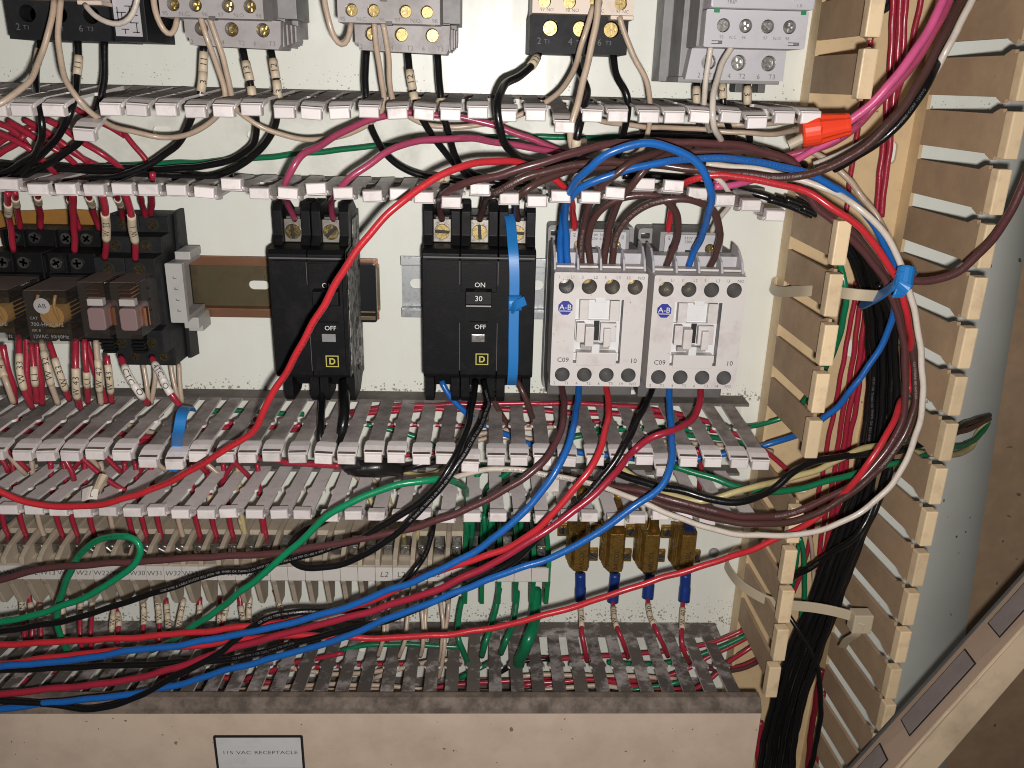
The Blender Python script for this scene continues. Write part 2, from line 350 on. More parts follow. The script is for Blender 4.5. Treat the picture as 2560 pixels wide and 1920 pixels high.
# ---------------------------------------------------------------- screws
_sc = {}
def screw_mesh(r, kind, m, h=1.2):
    k = (r, kind, m)
    if k not in _sc:
        mb = MB(); outer = circ(0, 0, r, 18); a = r * 0.19; b_ = r * 0.72
        hole = rect(-r * 0.985, r * 0.985, -a, a) if kind == 'slot' else [(-a, -b_), (a, -b_), (a, -a), (b_, -a), (b_, a), (a, a), (a, b_), (-a, b_), (-a, a), (-b_, a), (-b_, -a), (-a, -a)]
        if kind == 'slot':
            for sg in (1, -1):
                pts = [(r * math.cos(t), sg * r * math.sin(t)) for t in [math.asin(0.17) + (math.pi - 2 * math.asin(0.17)) * i / 10 for i in range(11)]]
                mb.front(pts, 0, h)
            mb.mi = 1; mb.front(circ(0, 0, r * 0.98, 18), -0.4, h * 0.3)
        else: mb.holed(outer, [hole], h, 0, -h * 0.6, floor_mi=1)
        _sc[k] = mb.mesh('screw', [m, 'hole_black'], bevel=0.18 if kind == 'slot' else 0, seg=1)  # slot and cross floors black: recess shading put into the colour
    return _sc[k]
def screw(parent, x, d, z, r, kind='cross', m='brass', ang=None):
    ang = random.uniform(0, math.pi) if ang is None else ang
    return place('screw', screw_mesh(r, kind, m), parent, (x, d, z), (0, ang, 0))

# ---------------------------------------------------------------- wires
def spline(pts, step):
    P_ = [Vector(p) for p in pts]
    if len(P_) == 2: P_ = [P_[0], P_[0].lerp(P_[1], 0.5), P_[1]]
    P_ = [P_[0] * 2 - P_[1]] + P_ + [P_[-1] * 2 - P_[-2]]
    out = []
    for i in range(1, len(P_) - 2):
        p0, p1, p2, p3 = P_[i - 1:i + 3]
        t0 = 0.0; t1 = t0 + max(1e-3, (p1 - p0).length) ** 0.5; t2 = t1 + max(1e-3, (p2 - p1).length) ** 0.5; t3 = t2 + max(1e-3, (p3 - p2).length) ** 0.5
        n = max(2, int((p2 - p1).length / step))
        for k in range(n):
            t = t1 + (t2 - t1) * k / n
            a1 = p0 * ((t1 - t) / (t1 - t0)) + p1 * ((t - t0) / (t1 - t0)); a2 = p1 * ((t2 - t) / (t2 - t1)) + p2 * ((t - t1) / (t2 - t1)); a3 = p2 * ((t3 - t) / (t3 - t2)) + p3 * ((t - t2) / (t3 - t2))
            b1 = a1 * ((t2 - t) / (t2 - t0)) + a2 * ((t - t0) / (t2 - t0)); b2 = a2 * ((t3 - t) / (t3 - t1)) + a3 * ((t - t1) / (t3 - t1))
            out.append(b1 * ((t2 - t) / (t2 - t1)) + b2 * ((t - t1) / (t2 - t1)))
    out.append(P_[-2]); return out
class Path:
    def __init__(s, pts, step=2.2, wob=0.0):
        s.p = spline(pts, step)
        tot = sum((b - a).length for a, b in zip(s.p, s.p[1:]))
        for _ in range(14 if tot > 90 else (4 if tot > 25 else 0)):      # a stiff jacket has no kinks
            q = s.p[:]
            for i in range(1, len(q) - 1): s.p[i] = q[i] * 0.5 + (q[i - 1] + q[i + 1]) * 0.25
        if wob and tot > 25:       # small bends and dents of used wire
            ph = [random.uniform(0, 6.28) for _ in range(6)]; k = 0.0
            for i in range(1, len(s.p) - 1):
                k += (s.p[i] - s.p[i - 1]).length; e = min(1.0, i / 6, (len(s.p) - 1 - i) / 6) * wob
                s.p[i] = s.p[i] + Vector((math.sin(k / 6.1 + ph[0]) + 0.7 * math.sin(k / 2.9 + ph[3]), math.sin(k / 7.3 + ph[1]), math.sin(k / 5.3 + ph[2]) + 0.7 * math.sin(k / 3.3 + ph[4]))) * e
        s.s = [0.0]
        for a, b in zip(s.p, s.p[1:]): s.s.append(s.s[-1] + (b - a).length)
        s.len = s.s[-1]; n = len(s.p)
        s.t = [(s.p[min(n - 1, i + 1)] - s.p[max(0, i - 1)]).normalized() for i in range(n)]
    def at(s, q):
        q = max(0.0, min(s.len, q)); lo, hi = 0, len(s.s) - 1
        while hi - lo > 1:
            m = (lo + hi) // 2
            if s.s[m] <= q: lo = m
            else: hi = m
        f = (q - s.s[lo]) / max(1e-6, s.s[hi] - s.s[lo])
        return s.p[lo].lerp(s.p[hi], f), s.t[lo].lerp(s.t[hi], f).normalized()
def sweep(mb, p, t, r, n=10, prof=None):
    """tube along points p with tangents t; prof = list of (u, w) for a flat strap, with u across and w outward"""
    loops = []; u = t[0].orthogonal().normalized()
    for i in range(len(p)):
        u = (u - t[i] * u.dot(t[i])).normalized(); w = t[i].cross(u)
        rr = r[i] if isinstance(r, list) else r
        loops.append([tuple(p[i] + (u * math.cos(2 * math.pi * k / n) + w * math.sin(2 * math.pi * k / n)) * rr) for k in range(n)])
    return mb.loops(loops)
EYE = Vector((0, 472, 0))
def wrap_text(parent, path, body, s0, r, size, m, flip=False, phi=0.0, name='lettering', ang0=None):
    """print a line of text on the jacket, on the side that faces the front"""
    vs, fs, w = lay(body, size, 1.06, GLW)
    if not fs or s0 + w > path.len + 1: 
        if not fs: return None
    mb = MB()
    for px_, py_ in vs:
        q = s0 + (w - px_ if flip else px_); c, t = path.at(q)
        n = EYE - c; n = (n - t * n.dot(t)).normalized(); b = t.cross(n)
        if flip: b = -b
        a = (py_ - 0.36 * size) / r + phi
        mb.v.append(tuple(c + (n * math.cos(a) + b * math.sin(a)) * (r + 0.06)))
    mb.f = fs; mb.m = [0] * len(fs)
    return finish(bpy.data.objects.new(name, mb.mesh(name, m, origin=LOC[parent.name], recalc=False)), name, parent, LOC[parent.name], {})
PRINTS = ['OR THWN-2 OR AWM OR GR II 14 AWG 2.08 MM CU 600 V VW-1 OR C(UL) TYPE T90 NYLON OR TWN75', 'E315239 (UL) MTW OR THHN OR THWN-2 OR AWM', 'TYPE MTW OR THHN OR THWN GAS AND OIL RESISTANT II 600V']
def ordw(n):
    one = ['', 'first', 'second', 'third', 'fourth', 'fifth', 'sixth', 'seventh', 'eighth', 'ninth', 'tenth', 'eleventh', 'twelfth', 'thirteenth', 'fourteenth', 'fifteenth', 'sixteenth', 'seventeenth', 'eighteenth', 'nineteenth', 'twentieth']
    return one[n] if n <= 20 else 'twenty-' + one[n - 20]
def W(label, pts, r, col, prints=(), marks=(), n=10, group=None, step=2.2, wig=0.0, nm=None, cat='wire', m=None):
    """prints: (text, start fraction, ink, flip, phi); marks: (fraction, text, length, flip)"""
    pts = [Vector(p) for p in pts]; r *= 0.86
    if wig: pts = [p + Vector((random.uniform(-wig, wig), random.uniform(-wig, wig), random.uniform(-wig, wig))) for p in pts]
    pa = Path(pts, step, 0.22); mb = MB(); sweep(mb, pa.p, pa.t, r, n)
    o = mb.build(nm or {'hotpink': 'pink', 'crimson': 'red', 'darkred': 'red', 'brightgreen': 'green', 'plum': 'brown'}.get(col, col) + '_wire', m or ('wire_' + col), None, smooth=True, origin=tuple(pa.p[0]), label=label, category=cat, group=group)
    for pr in prints:
        body, f, ink, flip = pr[:4]; phi = pr[4] if len(pr) > 4 else 0.0
        wrap_text(o, pa, body, f * pa.len, r, r * (pr[5] if len(pr) > 5 else 0.95), 'ink_' + ink, flip, phi)
    for mk in marks:
        f, body, ln = mk[:3]; flip = mk[3] if len(mk) > 3 else False; sm = mk[4] if len(mk) > 4 else 'sleeve'
        q0 = max(0, f * pa.len - ln / 2); q1 = min(pa.len, q0 + ln); k = max(2, int(ln / 2))
        cs = [pa.at(q0 + (q1 - q0) * i / k) for i in range(k + 1)]
        mm = MB(); sweep(mm, [c for c, _ in cs], [t for _, t in cs], r * 1.17 + 0.1, 12)
        so = mm.build('marker_sleeve', sm, o, smooth=False)
        for p_ in so.data.polygons: p_.use_smooth = len(p_.vertices) == 4
        if body:
            _, _, w = lay(body, 2.6, 1.06); size = min(4.3, 2.6 * (ln - 0.8) / w)
            _, _, w = lay(body, size, 1.06)
            wrap_text(so, pa, body, (q0 + q1) / 2 - w / 2, r * 1.17 + 0.1, size, 'ink_black', flip, random.uniform(-0.25, 0.25))
    return o
def strap(mb, pts, width, thick, across=None, step=1.2):
    """flat strap along pts; across = fixed direction of its width"""
    pa = Path(pts, step); loops = []
    for c, t in zip(pa.p, pa.t):
        u = Vector(across); u = (u - t * u.dot(t)).normalized(); w = t.cross(u)
        loops.append([tuple(c + u * a * width / 2 + w * b * thick / 2) for a, b in ((-1, -1), (1, -1), (1, 1), (-1, 1))])
    return mb.loops(loops)
# ================================================================= the setting
def structure(o): o['kind'] = 'structure'; return o
# the sheet is very slightly bowed toward the front above the upper duct
mb = MB(); pr = [(0.0, -480), (0.0, -120), (0.0, -40), (0.1, -20), (0.55, 0), (1.2, 20), (1.9, 40), (3.0, 75), (4.2, 120), (4.8, 190)]
import bisect
def bow(z):
    zz = [p[1] for p in pr]; i = min(max(bisect.bisect(zz, z), 1), len(zz) - 1); f = (z - zz[i - 1]) / (zz[i] - zz[i - 1]); f = min(max(f, 0), 1); f = f * f * (3 - 2 * f) if i == 3 else f
    return pr[i - 1][0] + (pr[i][0] - pr[i - 1][0]) * f
xs = [-420 + 699 * i / 40 for i in range(41)]; zs_ = [-480 + 10 * i for i in range(43)] + [-50 + 5 * i for i in range(0, 49)]; zs_ = sorted(set(zs_))
nz = len(zs_); mb.v = [(x, bow(z), z) for x in xs for z in zs_]
for i in range(40):
    for j in range(nz - 1): mb.f.append((i * nz + j, (i + 1) * nz + j, (i + 1) * nz + j + 1, i * nz + j + 1)); mb.m.append(0)
po = structure(mb.build('mounting_panel', 'panel', origin=(0, 0, 0), smooth=True))
# the panel's right edge turns away in a soft bend
bend = [(279.0, 0.0), (281.5, -0.4), (284.0, -1.6), (287.0, -3.6)]
mb = MB(); zs = [190, -60, -182, -330, -480]; far = [302, 313, 322, 334, 346]
loops = []
for z, fx in zip(zs, far):
    pr = [(x, d, z) for x, d in bend] + [(fx, -9, z)]
    loops.append(pr)
for a, b in zip(loops, loops[1:]):
    for i in range(4): mb.quad(a[i], a[i + 1], b[i + 1], b[i])
for a, b in zip(loops, loops[1:]): mb.quad(a[4], (a[4][0] + 0.5, -14, a[4][2]), (b[4][0] + 0.5, -14, b[4][2]), b[4])
fo = mb.build('panel_edge', 'flange', origin=(0, 0, 0)); structure(fo)
bm = bmesh.new(); bm.from_mesh(fo.data); bmesh.ops.remove_doubles(bm, verts=bm.verts, dist=1e-5); bmesh.ops.recalc_face_normals(bm, faces=bm.faces)
for f in bm.faces: f.smooth = True
bm.to_mesh(fo.data); bm.free()
mb = MB(); mb.box(270, 720, -34, -30, -620, 300); structure(mb.build('enclosure_wall', 'enclosure', origin=(0, 0, 0)))

# ================================================================= slotted wiring ducts
ORD = ['first', 'second', 'third', 'fourth', 'fifth', 'sixth', 'seventh', 'eighth', 'ninth', 'tenth', 'eleventh', 'twelfth', 'thirteenth', 'fourteenth', 'fifteenth', 'sixteenth', 'seventeenth', 'eighteenth', 'nineteenth', 'twentieth']
def finger_poly(l1=30.0, l2=59.0, w1=3.65, w2=3.75, wb=5.1):
    h = [(w1, 0), (w1, l1), (wb - 0.3, l1 + 2.2), (wb, l1 + 3.2), (wb, l1 + 4.6), (wb - 0.4, l1 + 5.4), (w2, l1 + 6.2), (w2, l2)]
    return h + [(-x, d) for x, d in reversed(h)]
def finger_meshes(dust, length=59.0):
    out = {}
    for kind in ('up', 'down'):
        mb = MB(); mb.flat(finger_poly(l2=length), -1.35, 0)
        mb.m = [1] * len(mb.m)
        mb.m[-1 if kind == 'up' else -2] = 0          # the dusty face is the one that lies upward
        me = mb.mesh('finger', [dust, 'duct'])
        t = MB(); s = 1 if kind == 'up' else -1; z0 = 0 if kind == 'up' else -1.7
        hd = lambda hw, d, a, b: [(-hw, d, a), (hw, d, a), (hw, d, b), (-hw, d, b)]
        zt, zb = z0, z0 - s * 1.6
        t.loops([hd(4.1, 58.6, zb, zt), hd(4.95, 60.4, zb - s * .2, zt + s * 0.05), hd(5.05, 64.5, zb - s * .6, zt - s * 0.2), hd(5.0, 68.0, zb - s * 1.4, zt - s * 1.2), hd(4.7, 69.6, zb - s * 1.6, zt - s * 2.2)])
        t.mi = 1; t.loops([hd(4.6, 66.0, z0 - s * 1.1, z0 - s * 1.9), hd(4.62, 70.6, z0 - s * 1.3, z0 - s * 1.9)]); t.mi = 0  # dark strip that paints the thin shade line behind the end block
        a, b = z0 - s * 1.75, z0 - s * 6.7
        t.loops([hd(4.3, 66.5, a, b), hd(4.45, 71.2, a, b), hd(4.1, 72.0, a - s * .4, b + s * .4)])
        out[kind] = (me, t.mesh('finger_tip', ['duct', 'grime_shade'], bevel=0.45, seg=2))
    return out
def rail(du, x0, x1, z, kind, mat_, d1=14.0):
    mb = MB(); zz = (z - 1.7, z); mb.box(x0, x1, 0.4, d1 + 0.3, zz[0], zz[1]); mb.build('duct_wall', mat_, du)
def fingers(du, ms, kind, xa, pitch, i0, i1, z_root, z_tip, special={}, skip=(), d_root=14.0, spread=0.7):
    me, tp = ms[kind]
    for i in range(i0, i1 + 1):
        if i in skip: continue
        x = xa + pitch * i; zt = z_tip(x) if callable(z_tip) else z_tip
        dz = zt - z_root + special.get(i, 0) + random.uniform(-spread, spread)
        rx = -math.atan2(dz, 69.0)     # tip end rises or sinks
        f = place('finger', me, du, (x, d_root, z_root), (rx, random.choice((0, 0, 0, 0, 0.05, -0.05)) + random.uniform(-0.015, 0.015), random.uniform(-0.016, 0.016)))
        t = bpy.data.objects.new('finger_tip', tp); COL.objects.link(t); t.parent = f; LOC[t.name] = LOC[f.name]

# duct under the overload relays
FM = finger_meshes('duct_dusty')
du = thing('wiring_duct', 'open slotted duct under the overload relays, its fingers grey with dust', 'wiring duct', (0, 0, -30))
holes = [stadium(-176, -166, -31.6, -27.4), stadium(-127, -118, -33, -28.6), stadium(-40, -30, -33, -28.6), stadium(90, 100, -33, -28.6)]
mb = MB(); mb.holed(rect(-330, 150, -51, -9), holes, 2.2, 0.4); mb.build('duct_base', 'duct_base', du)
mb = MB(); mb.front(circ(-71, -32, 5.2, 24), 2.2, 2.5); mb.front(circ(-71, -32, 3.6, 24), 2.5, 2.8); mb.front(circ(-71, -32, 2.0, 20), 2.8, 3.1); mb.build('push_rivet', 'duct_base', du, bevel=0.1, seg=1)
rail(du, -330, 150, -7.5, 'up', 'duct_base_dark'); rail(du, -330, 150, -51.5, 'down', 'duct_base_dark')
fingers(du, FM, 'up', -162.3, 12.26, -9, 25, -7.5, lambda x: -10.2 + 0.0118 * x, {-1: -10.5, 16: -5, 23: -2.2, 22: -0.6, 25: 0.4})
D1B = {0: 2.0, 8: 2.8, 11: 2.0, 16: -2.0, 17: 3.0, 18: -0.5, 19: -1.6, 20: 1.2, 21: 1.4, 22: 3.4, 23: 6.6, 24: 6.2, 25: 3.6, 26: 0.4, 27: -0.6, 28: -5.6}
fingers(du, FM, 'down', -211.2, 12.3, -8, 28, -50.0, -52.6, D1B)

# duct between the breakers and the terminal blocks
du = thing('wiring_duct', 'open slotted duct between the breakers and the terminal blocks', 'wiring duct', (0, 0, -198))
mb = MB(); mb.holed(rect(-340, 156, -222, -176), [stadium(-190, -180, -201, -197), stadium(30, 40, -201, -197)], 2.2, 0.4); mb.build('duct_base', 'duct_base', du)
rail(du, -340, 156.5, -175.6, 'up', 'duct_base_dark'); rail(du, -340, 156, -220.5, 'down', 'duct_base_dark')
fingers(du, FM, 'up', -54.7, 12.37, -22, 16, -175.6, -176.2, {4: -4.5, 12: -5.6, 13: -0.8, 14: -0.4, -8: -4.0, -9: -3.6, 16: -1.2, 15: -0.8})
fingers(du, FM, 'down', -66.5, 12.36, -21, 17, -219.0, lambda x: -215.4 - 0.006 * x, {-1: -1.6, 4: -0.5, 13: 1.6, 14: 1.0, 11: -1.5})

# covered duct at the bottom
FG = finger_meshes('duct_grimy', 62.0)
du = thing('wiring_duct', 'slotted duct along the bottom with a cream cover snapped over its front', 'wiring duct', (0, 0, -357))
mb = MB(); mb.holed(rect(-340, 157, -381, -338), [stadium(45, 53, -361, -357), stadium(-80, -72, -361, -357)], 2.2, 0.4); mb.build('duct_base', 'duct_base', du)
rail(du, -340, 157, -337.4, 'up', 'duct_grimy'); rail(du, -340, 157, -380, 'down', 'duct_grimy')
for i in range(-27, 9):
    f = place('finger', FG['up'][0], du, (41.1 + 6.3 + 12.6 * i, 14, -337.4), (-math.atan2(5.6, 64) + random.uniform(-0.004, 0.004), 0, random.uniform(-0.008, 0.008)))
# two-sided cover: a flat front with rolled edges
mb = MB(); pr = [(75.5, -332.4), (77.5, -331.4), (80.5, -331.6), (84.0, -335.6), (84.6, -338.0), (84.6, -377), (83.5, -379), (76.0, -380.2), (76.0, -381.8), (85.0, -380.6), (86.2, -378), (86.2, -337.4), (85.4, -334.6), (81.4, -330.2), (77.5, -329.9), (75.5, -331.0)]
mb.side(pr, -345, 161.8)
cv = mb.build('duct_cover', ['cover', 'grime_shade'], du, bevel=0.3, seg=1)
for p in cv.data.polygons:      # soot gathers along the rolled upper edge
    c = p.center
    if c.z * 1000 + LOC[cv.name][2] > -336.2: p.material_index = 1
mb = MB(); lx0, lx1, lz0, lz1 = -149.6, -99.4, -376.8, -352.2
mb.holed(rrect(lx0, lx1, lz0, lz1, 1.0), [rrect(lx0 + 1.3, lx1 - 1.3, lz0 + 1.3, lz1 - 1.3, 0.5)], 87.0, 86.3)
lp = thing('label_plate', 'white label plate reading 115 VAC RECEPTACLE in a black border', 'label', (-124.5, 86.3, -364.5))
mb.build('border', 'ink_black', lp); mb = MB(); mb.box(lx0 + 1.2, lx1 - 1.2, 86.3, 86.75, lz0 + 1.2, lz1 - 1.2); mb.build('plate', 'white_clean', lp)
text(lp, '115 VAC RECEPTACLE', -124.2, -364.2, 86.85, 3.5, 'ink_grey', sx=1.22)

# upright duct on the right
du = thing('wiring_duct', 'tall cream upright duct full of bundled black and red wires', 'wiring duct', (198, 0, -150))
mb = MB(); mb.holed(rect(168.8, 230.2, -480, 190), [stadium(218, 224, -38.5, -26.5), stadium(176, 181, -55, -40), stadium(192, 205, -240, -236), stadium(215, 221, -150, -138)], 2.4, 0.5); mb.build('duct_base', 'cream', du)
for x in (167.4, 230.2):
    mb = MB(); mb.box(x, x + 1.8, 0.5, 13.7, -480, 190); mb.build('duct_wall', 'cream', du)
h = [(0, 8.9), (56, 8.9), (56, 9.3), (60.5, 11.3), (63, 11.3), (63.4, 9.6), (70, 9.6)]
h = [(d, z) for d, z in h]; vp = h + [(d, -z) for d, z in reversed(h)]
me_l = MB().side(vp, 0, 1.8).mesh('finger', 'cream_tan', bevel=0.12, seg=1)
t = MB(); t.box(-4.8, 2.0, 65, 71, -10.4, 10.4); tip_l = t.mesh('finger_tip', 'cream_tip', bevel=0.7, seg=2)
t = MB(); t.box(-0.2, 6.4, 65, 71, -10.4, 10.4); tip_r = t.mesh('finger_tip', 'cream_tip', bevel=0.7, seg=2)
zl = [21 + 10.4 + 25.0 * k for k in range(0, 6)] + [-4.3 + 10.4] + [-78.5 + 10.4 - 24.9 * k for k in range(0, 5)] + [-227.5 + 10.4 - 25.1 * k for k in range(0, 5)]
for z in zl:
    f = place('finger', me_l, du, (167.4, 13.4, z), (0, 0, random.uniform(-0.01, 0.03)))
    tt = bpy.data.objects.new('finger_tip', tip_l); COL.objects.link(tt); tt.parent = f; LOC[tt.name] = LOC[f.name]
for k in range(-5, 19):
    z = 17.2 - 25.05 * k - 10.4
    f = place('finger', me_l, du, (230.2, 13.4, z), (0, 0, 0.055 + random.uniform(-0.012, 0.012)))
    tt = bpy.data.objects.new('finger_tip', tip_r); COL.objects.link(tt); tt.parent = f; LOC[tt.name] = LOC[f.name]

g = thing('grommet', 'black rubber grommet round the red wires at the top of the upright duct', 'grommet', (199, 2.4, 45))
MB().holed(circ(199, 45, 9.5, 28), [circ(199, 45, 7.0, 28)], 6.5, 2.4).build('grommet_ring', 'black_gloss', g, bevel=0)
MB().front(circ(199, 45, 7.0, 28), 2.4, 2.7).build('grommet_hole', 'hole_black', g)
# a loose duct cover leaning in the lower corner
lc = thing('leaning_duct_cover', 'dirty tan duct cover with blank label plates leaning across the lower corner', 'duct cover', (240, 110, -310))
A0, A1 = Vector((297, 100, -211)), Vector((193, 100, -398)); B0, B1 = Vector((285, 125, -225.5)), Vector((196, 125, -390.5)); C0, C1 = Vector((290, 127, -244.5)), Vector((207, 127, -412))
nrm = (A1 - A0).cross(B0 - A0).normalized()
if nrm.dot(EYE - A0) < 0: nrm = -nrm
def slab(mb, a0, a1, b1, b0, off): 
    q = [a0, a1, b1, b0]; return mb.loops([[tuple(p) for p in q], [tuple(p - off) for p in q]])
mb = MB(); slab(mb, A0, A1, B1, B0, nrm * 1.8); mb.build('cover_face', 'cover_face', lc, bevel=0.3, seg=1)
mb = MB(); slab(mb, B0, B1, C1, C0, Vector((0.3, 1.8, 0))); mb.build('cover_lip', 'cover_edge', lc, bevel=0.5, seg=2)
ex = (A1 - A0).normalized(); ey = ((B0 - A0) - ex * (B0 - A0).dot(ex)).normalized()
mb = MB(); slab(mb, A0 - ey * 1.2 + nrm * 0.6, A1 - ey * 1.2 + nrm * 0.6, A1 + ey * 0.8 + nrm * 0.6, A0 + ey * 0.8 + nrm * 0.6, nrm * 1.0); mb.build('cover_seam', 'dark_grey', lc)
for s0, s1 in ((8, 60), (78, 132), (150, 195)):
    wid = 13.5
    def pt(s, t, h=0.0): return tuple(A0 + ex * s + ey * (4.5 + t) + nrm * h)
    mb = MB(); mb.loops([[pt(s0, 0, .15), pt(s1, 0, .15), pt(s1, wid, .15), pt(s0, wid, .15)], [pt(s0, 0, .5), pt(s1, 0, .5), pt(s1, wid, .5), pt(s0, wid, .5)]]); mb.build('label_border', 'ink_black', lc)
    mb = MB(); g = 0.8; mb.loops([[pt(s0 + g, g, .5), pt(s1 - g, g, .5), pt(s1 - g, wid - g, .5), pt(s0 + g, wid - g, .5)], [pt(s0 + g, g, .8), pt(s1 - g, g, .8), pt(s1 - g, wid - g, .8), pt(s0 + g, wid - g, .8)]]); mb.build('label_blank', 'plate_grey', lc)
# ================================================================= DIN rails
def din_rail(label, x0, x1, z0, z1, m, slots, top=8.0):
    t = thing('din_rail', label, 'mounting rail', ((x0 + x1) / 2, 0, (z0 + z1) / 2))
    z0b, z1b = z0 + 4.6, z1 - 4.6
    mb = MB()
    for za, zb in ((z0, z0b), (z1b, z1)): mb.box(x0, x1, top - 1.2, top, za, zb)
    mb.box(x0, x1, 0.6, top - 0.02, z0b - 0.6, z0b + 0.6); mb.box(x0, x1, 0.6, top - 0.02, z1b - 0.6, z1b + 0.6)
    mb.build('rail_lip', 'rail_lip_brown' if m == 'yellow_zinc' else m, t, bevel=0.3, seg=2)
    mb = MB(); mb.holed(rect(x0, x1, z0b + 0.5, z1b - 0.5), slots, 1.9, 0.7); mb.build('rail_web', m, t)
    return t
zc = -112.3
din_rail('yellow-passivated steel rail behind the relays and the two-pole breaker', -330, -59, -129.6, -95.0, 'yellow_zinc', [stadium(-132.5, -121, zc - 2.6, zc + 2.6)])
din_rail('silver zinc rail behind the three-pole breaker and the contactors', -46.4, 134, -128.0, -93.2, 'zinc', [stadium(-42, -28, -112.8, -107.0), stadium(26.5, 34, -112.6, -106.8)])
# dark green end piece of the yellow rail right of the two-pole breaker
t = thing('rail_end_cap', 'dark iridescent metal end cap on the rail beside the two-pole breaker', 'rail cap', (-63, 8, -112))
mb = MB(); mb.front(rrect(-70, -59.6, -130.2, -96.4, 1.6), 8.2, 12.5); mb.build('cap_plate', 'black_gloss', t, bevel=0.8)
mb = MB(); mb.box(-69, -60.4, 12.4, 13.4, -128.5, -126.4); mb.box(-69, -60.4, 12.4, 13.3, -124.4, -123.6); mb.build('cap_edge', 'yellow_zinc', t, bevel=0.2)

# ================================================================= overload relays along the top
def terminal_row(t, xs, z, d, r, kind, m, sink=1.6):
    for x in xs: screw(t, x, d - sink, z, r, kind, m)
def overload_grey(x, label, dz=0.0):
    t = thing('overload_relay', label, 'overload relay', (x + 22, 0, 10 + dz), 'overload relays along the top')
    mb = MB(); mb.box(x + 1.5, x + 50.5, 4, 28, 16.5 + dz, 95); mb.box(x + 3, x + 47.8, 6, 44, 13.5 + dz, 24 + dz); mb.box(x + 30, x + 52.6, 10, 40, 24 + dz, 90)
    mb.build('base_housing', 'mid_grey', t, bevel=0.5)
    for k in range(4):
        mb = MB(); mb.box(x + 47.4 + k * 0.9, x + 48.2 + k * 0.9, 20, 50 - k * 5, 11.6 + dz + k * 0.9, 21.4 + dz); mb.build('side_rib', 'grey_plastic', t, bevel=0.1, seg=1)
    sx = [x + 12.5, x + 26.0, x + 40.0]
    mb = MB(); lo = [(x + 4.9, 22.3 + dz), (x + 5.0, 14.6 + dz), (x + 6.4, 14.2 + dz), (x + 6.6, 11.2 + dz), (x + 46.4, 10.2 + dz), (x + 47.6, 12.5 + dz), (x + 48.2, 22.3 + dz)]
    mb.mi = 0; mb.holed(lo, [circ(a, 18.2 + dz, 3.1, 16) for a in sx], 55, 30, 46, floor_mi=1); mb.build('lower_housing', ['grey_plastic', 'hole_black'], t)
    for a in sx: screw(t, a, 48.5, 18.2 + dz, 2.75, 'cross', 'brass')
    ux = [x + 6.0, x + 15.5, x + 29.4, x + 38.7]
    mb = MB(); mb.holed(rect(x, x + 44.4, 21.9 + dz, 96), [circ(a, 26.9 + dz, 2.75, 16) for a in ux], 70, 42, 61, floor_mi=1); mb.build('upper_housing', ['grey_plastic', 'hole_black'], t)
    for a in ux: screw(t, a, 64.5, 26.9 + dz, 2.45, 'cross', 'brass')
    mb = MB(); mb.box(x + 18.5, x + 21.5, 69.9, 70.3, 30.6 + dz, 31.6 + dz); mb.box(x + 20.8, x + 23.6, 66, 70.5, 21.1 + dz, 22.7 + dz); mb.build('latch', 'dark_grey', t, bevel=0.1, seg=1)
    for s, a in (('95', 2.2), ('N.C.', 10.5), ('96', 19.2), ('97', 26.0), ('N.O.', 34.0), ('98', 42.2)): text(t, s, x + a, 23.3 + dz, 70.08, 2.5, 'ink_faint')
    for s, a in (('2', 7.8), ('T1', 15.5), ('4', 21.6), ('T2', 30.0), ('6', 36.0), ('T3', 43.8)): text(t, s, x + a, 12.6 + dz, 55.08, 2.9, 'ink_faint')
    return t
overload_grey(-141.6, 'grey overload relay right of the black one, black wires marked 3, 13 and 12 below', 0.2)
overload_grey(-65.2, 'grey overload relay above the duct in the middle, one wire marked 12 and 4', 0.0)
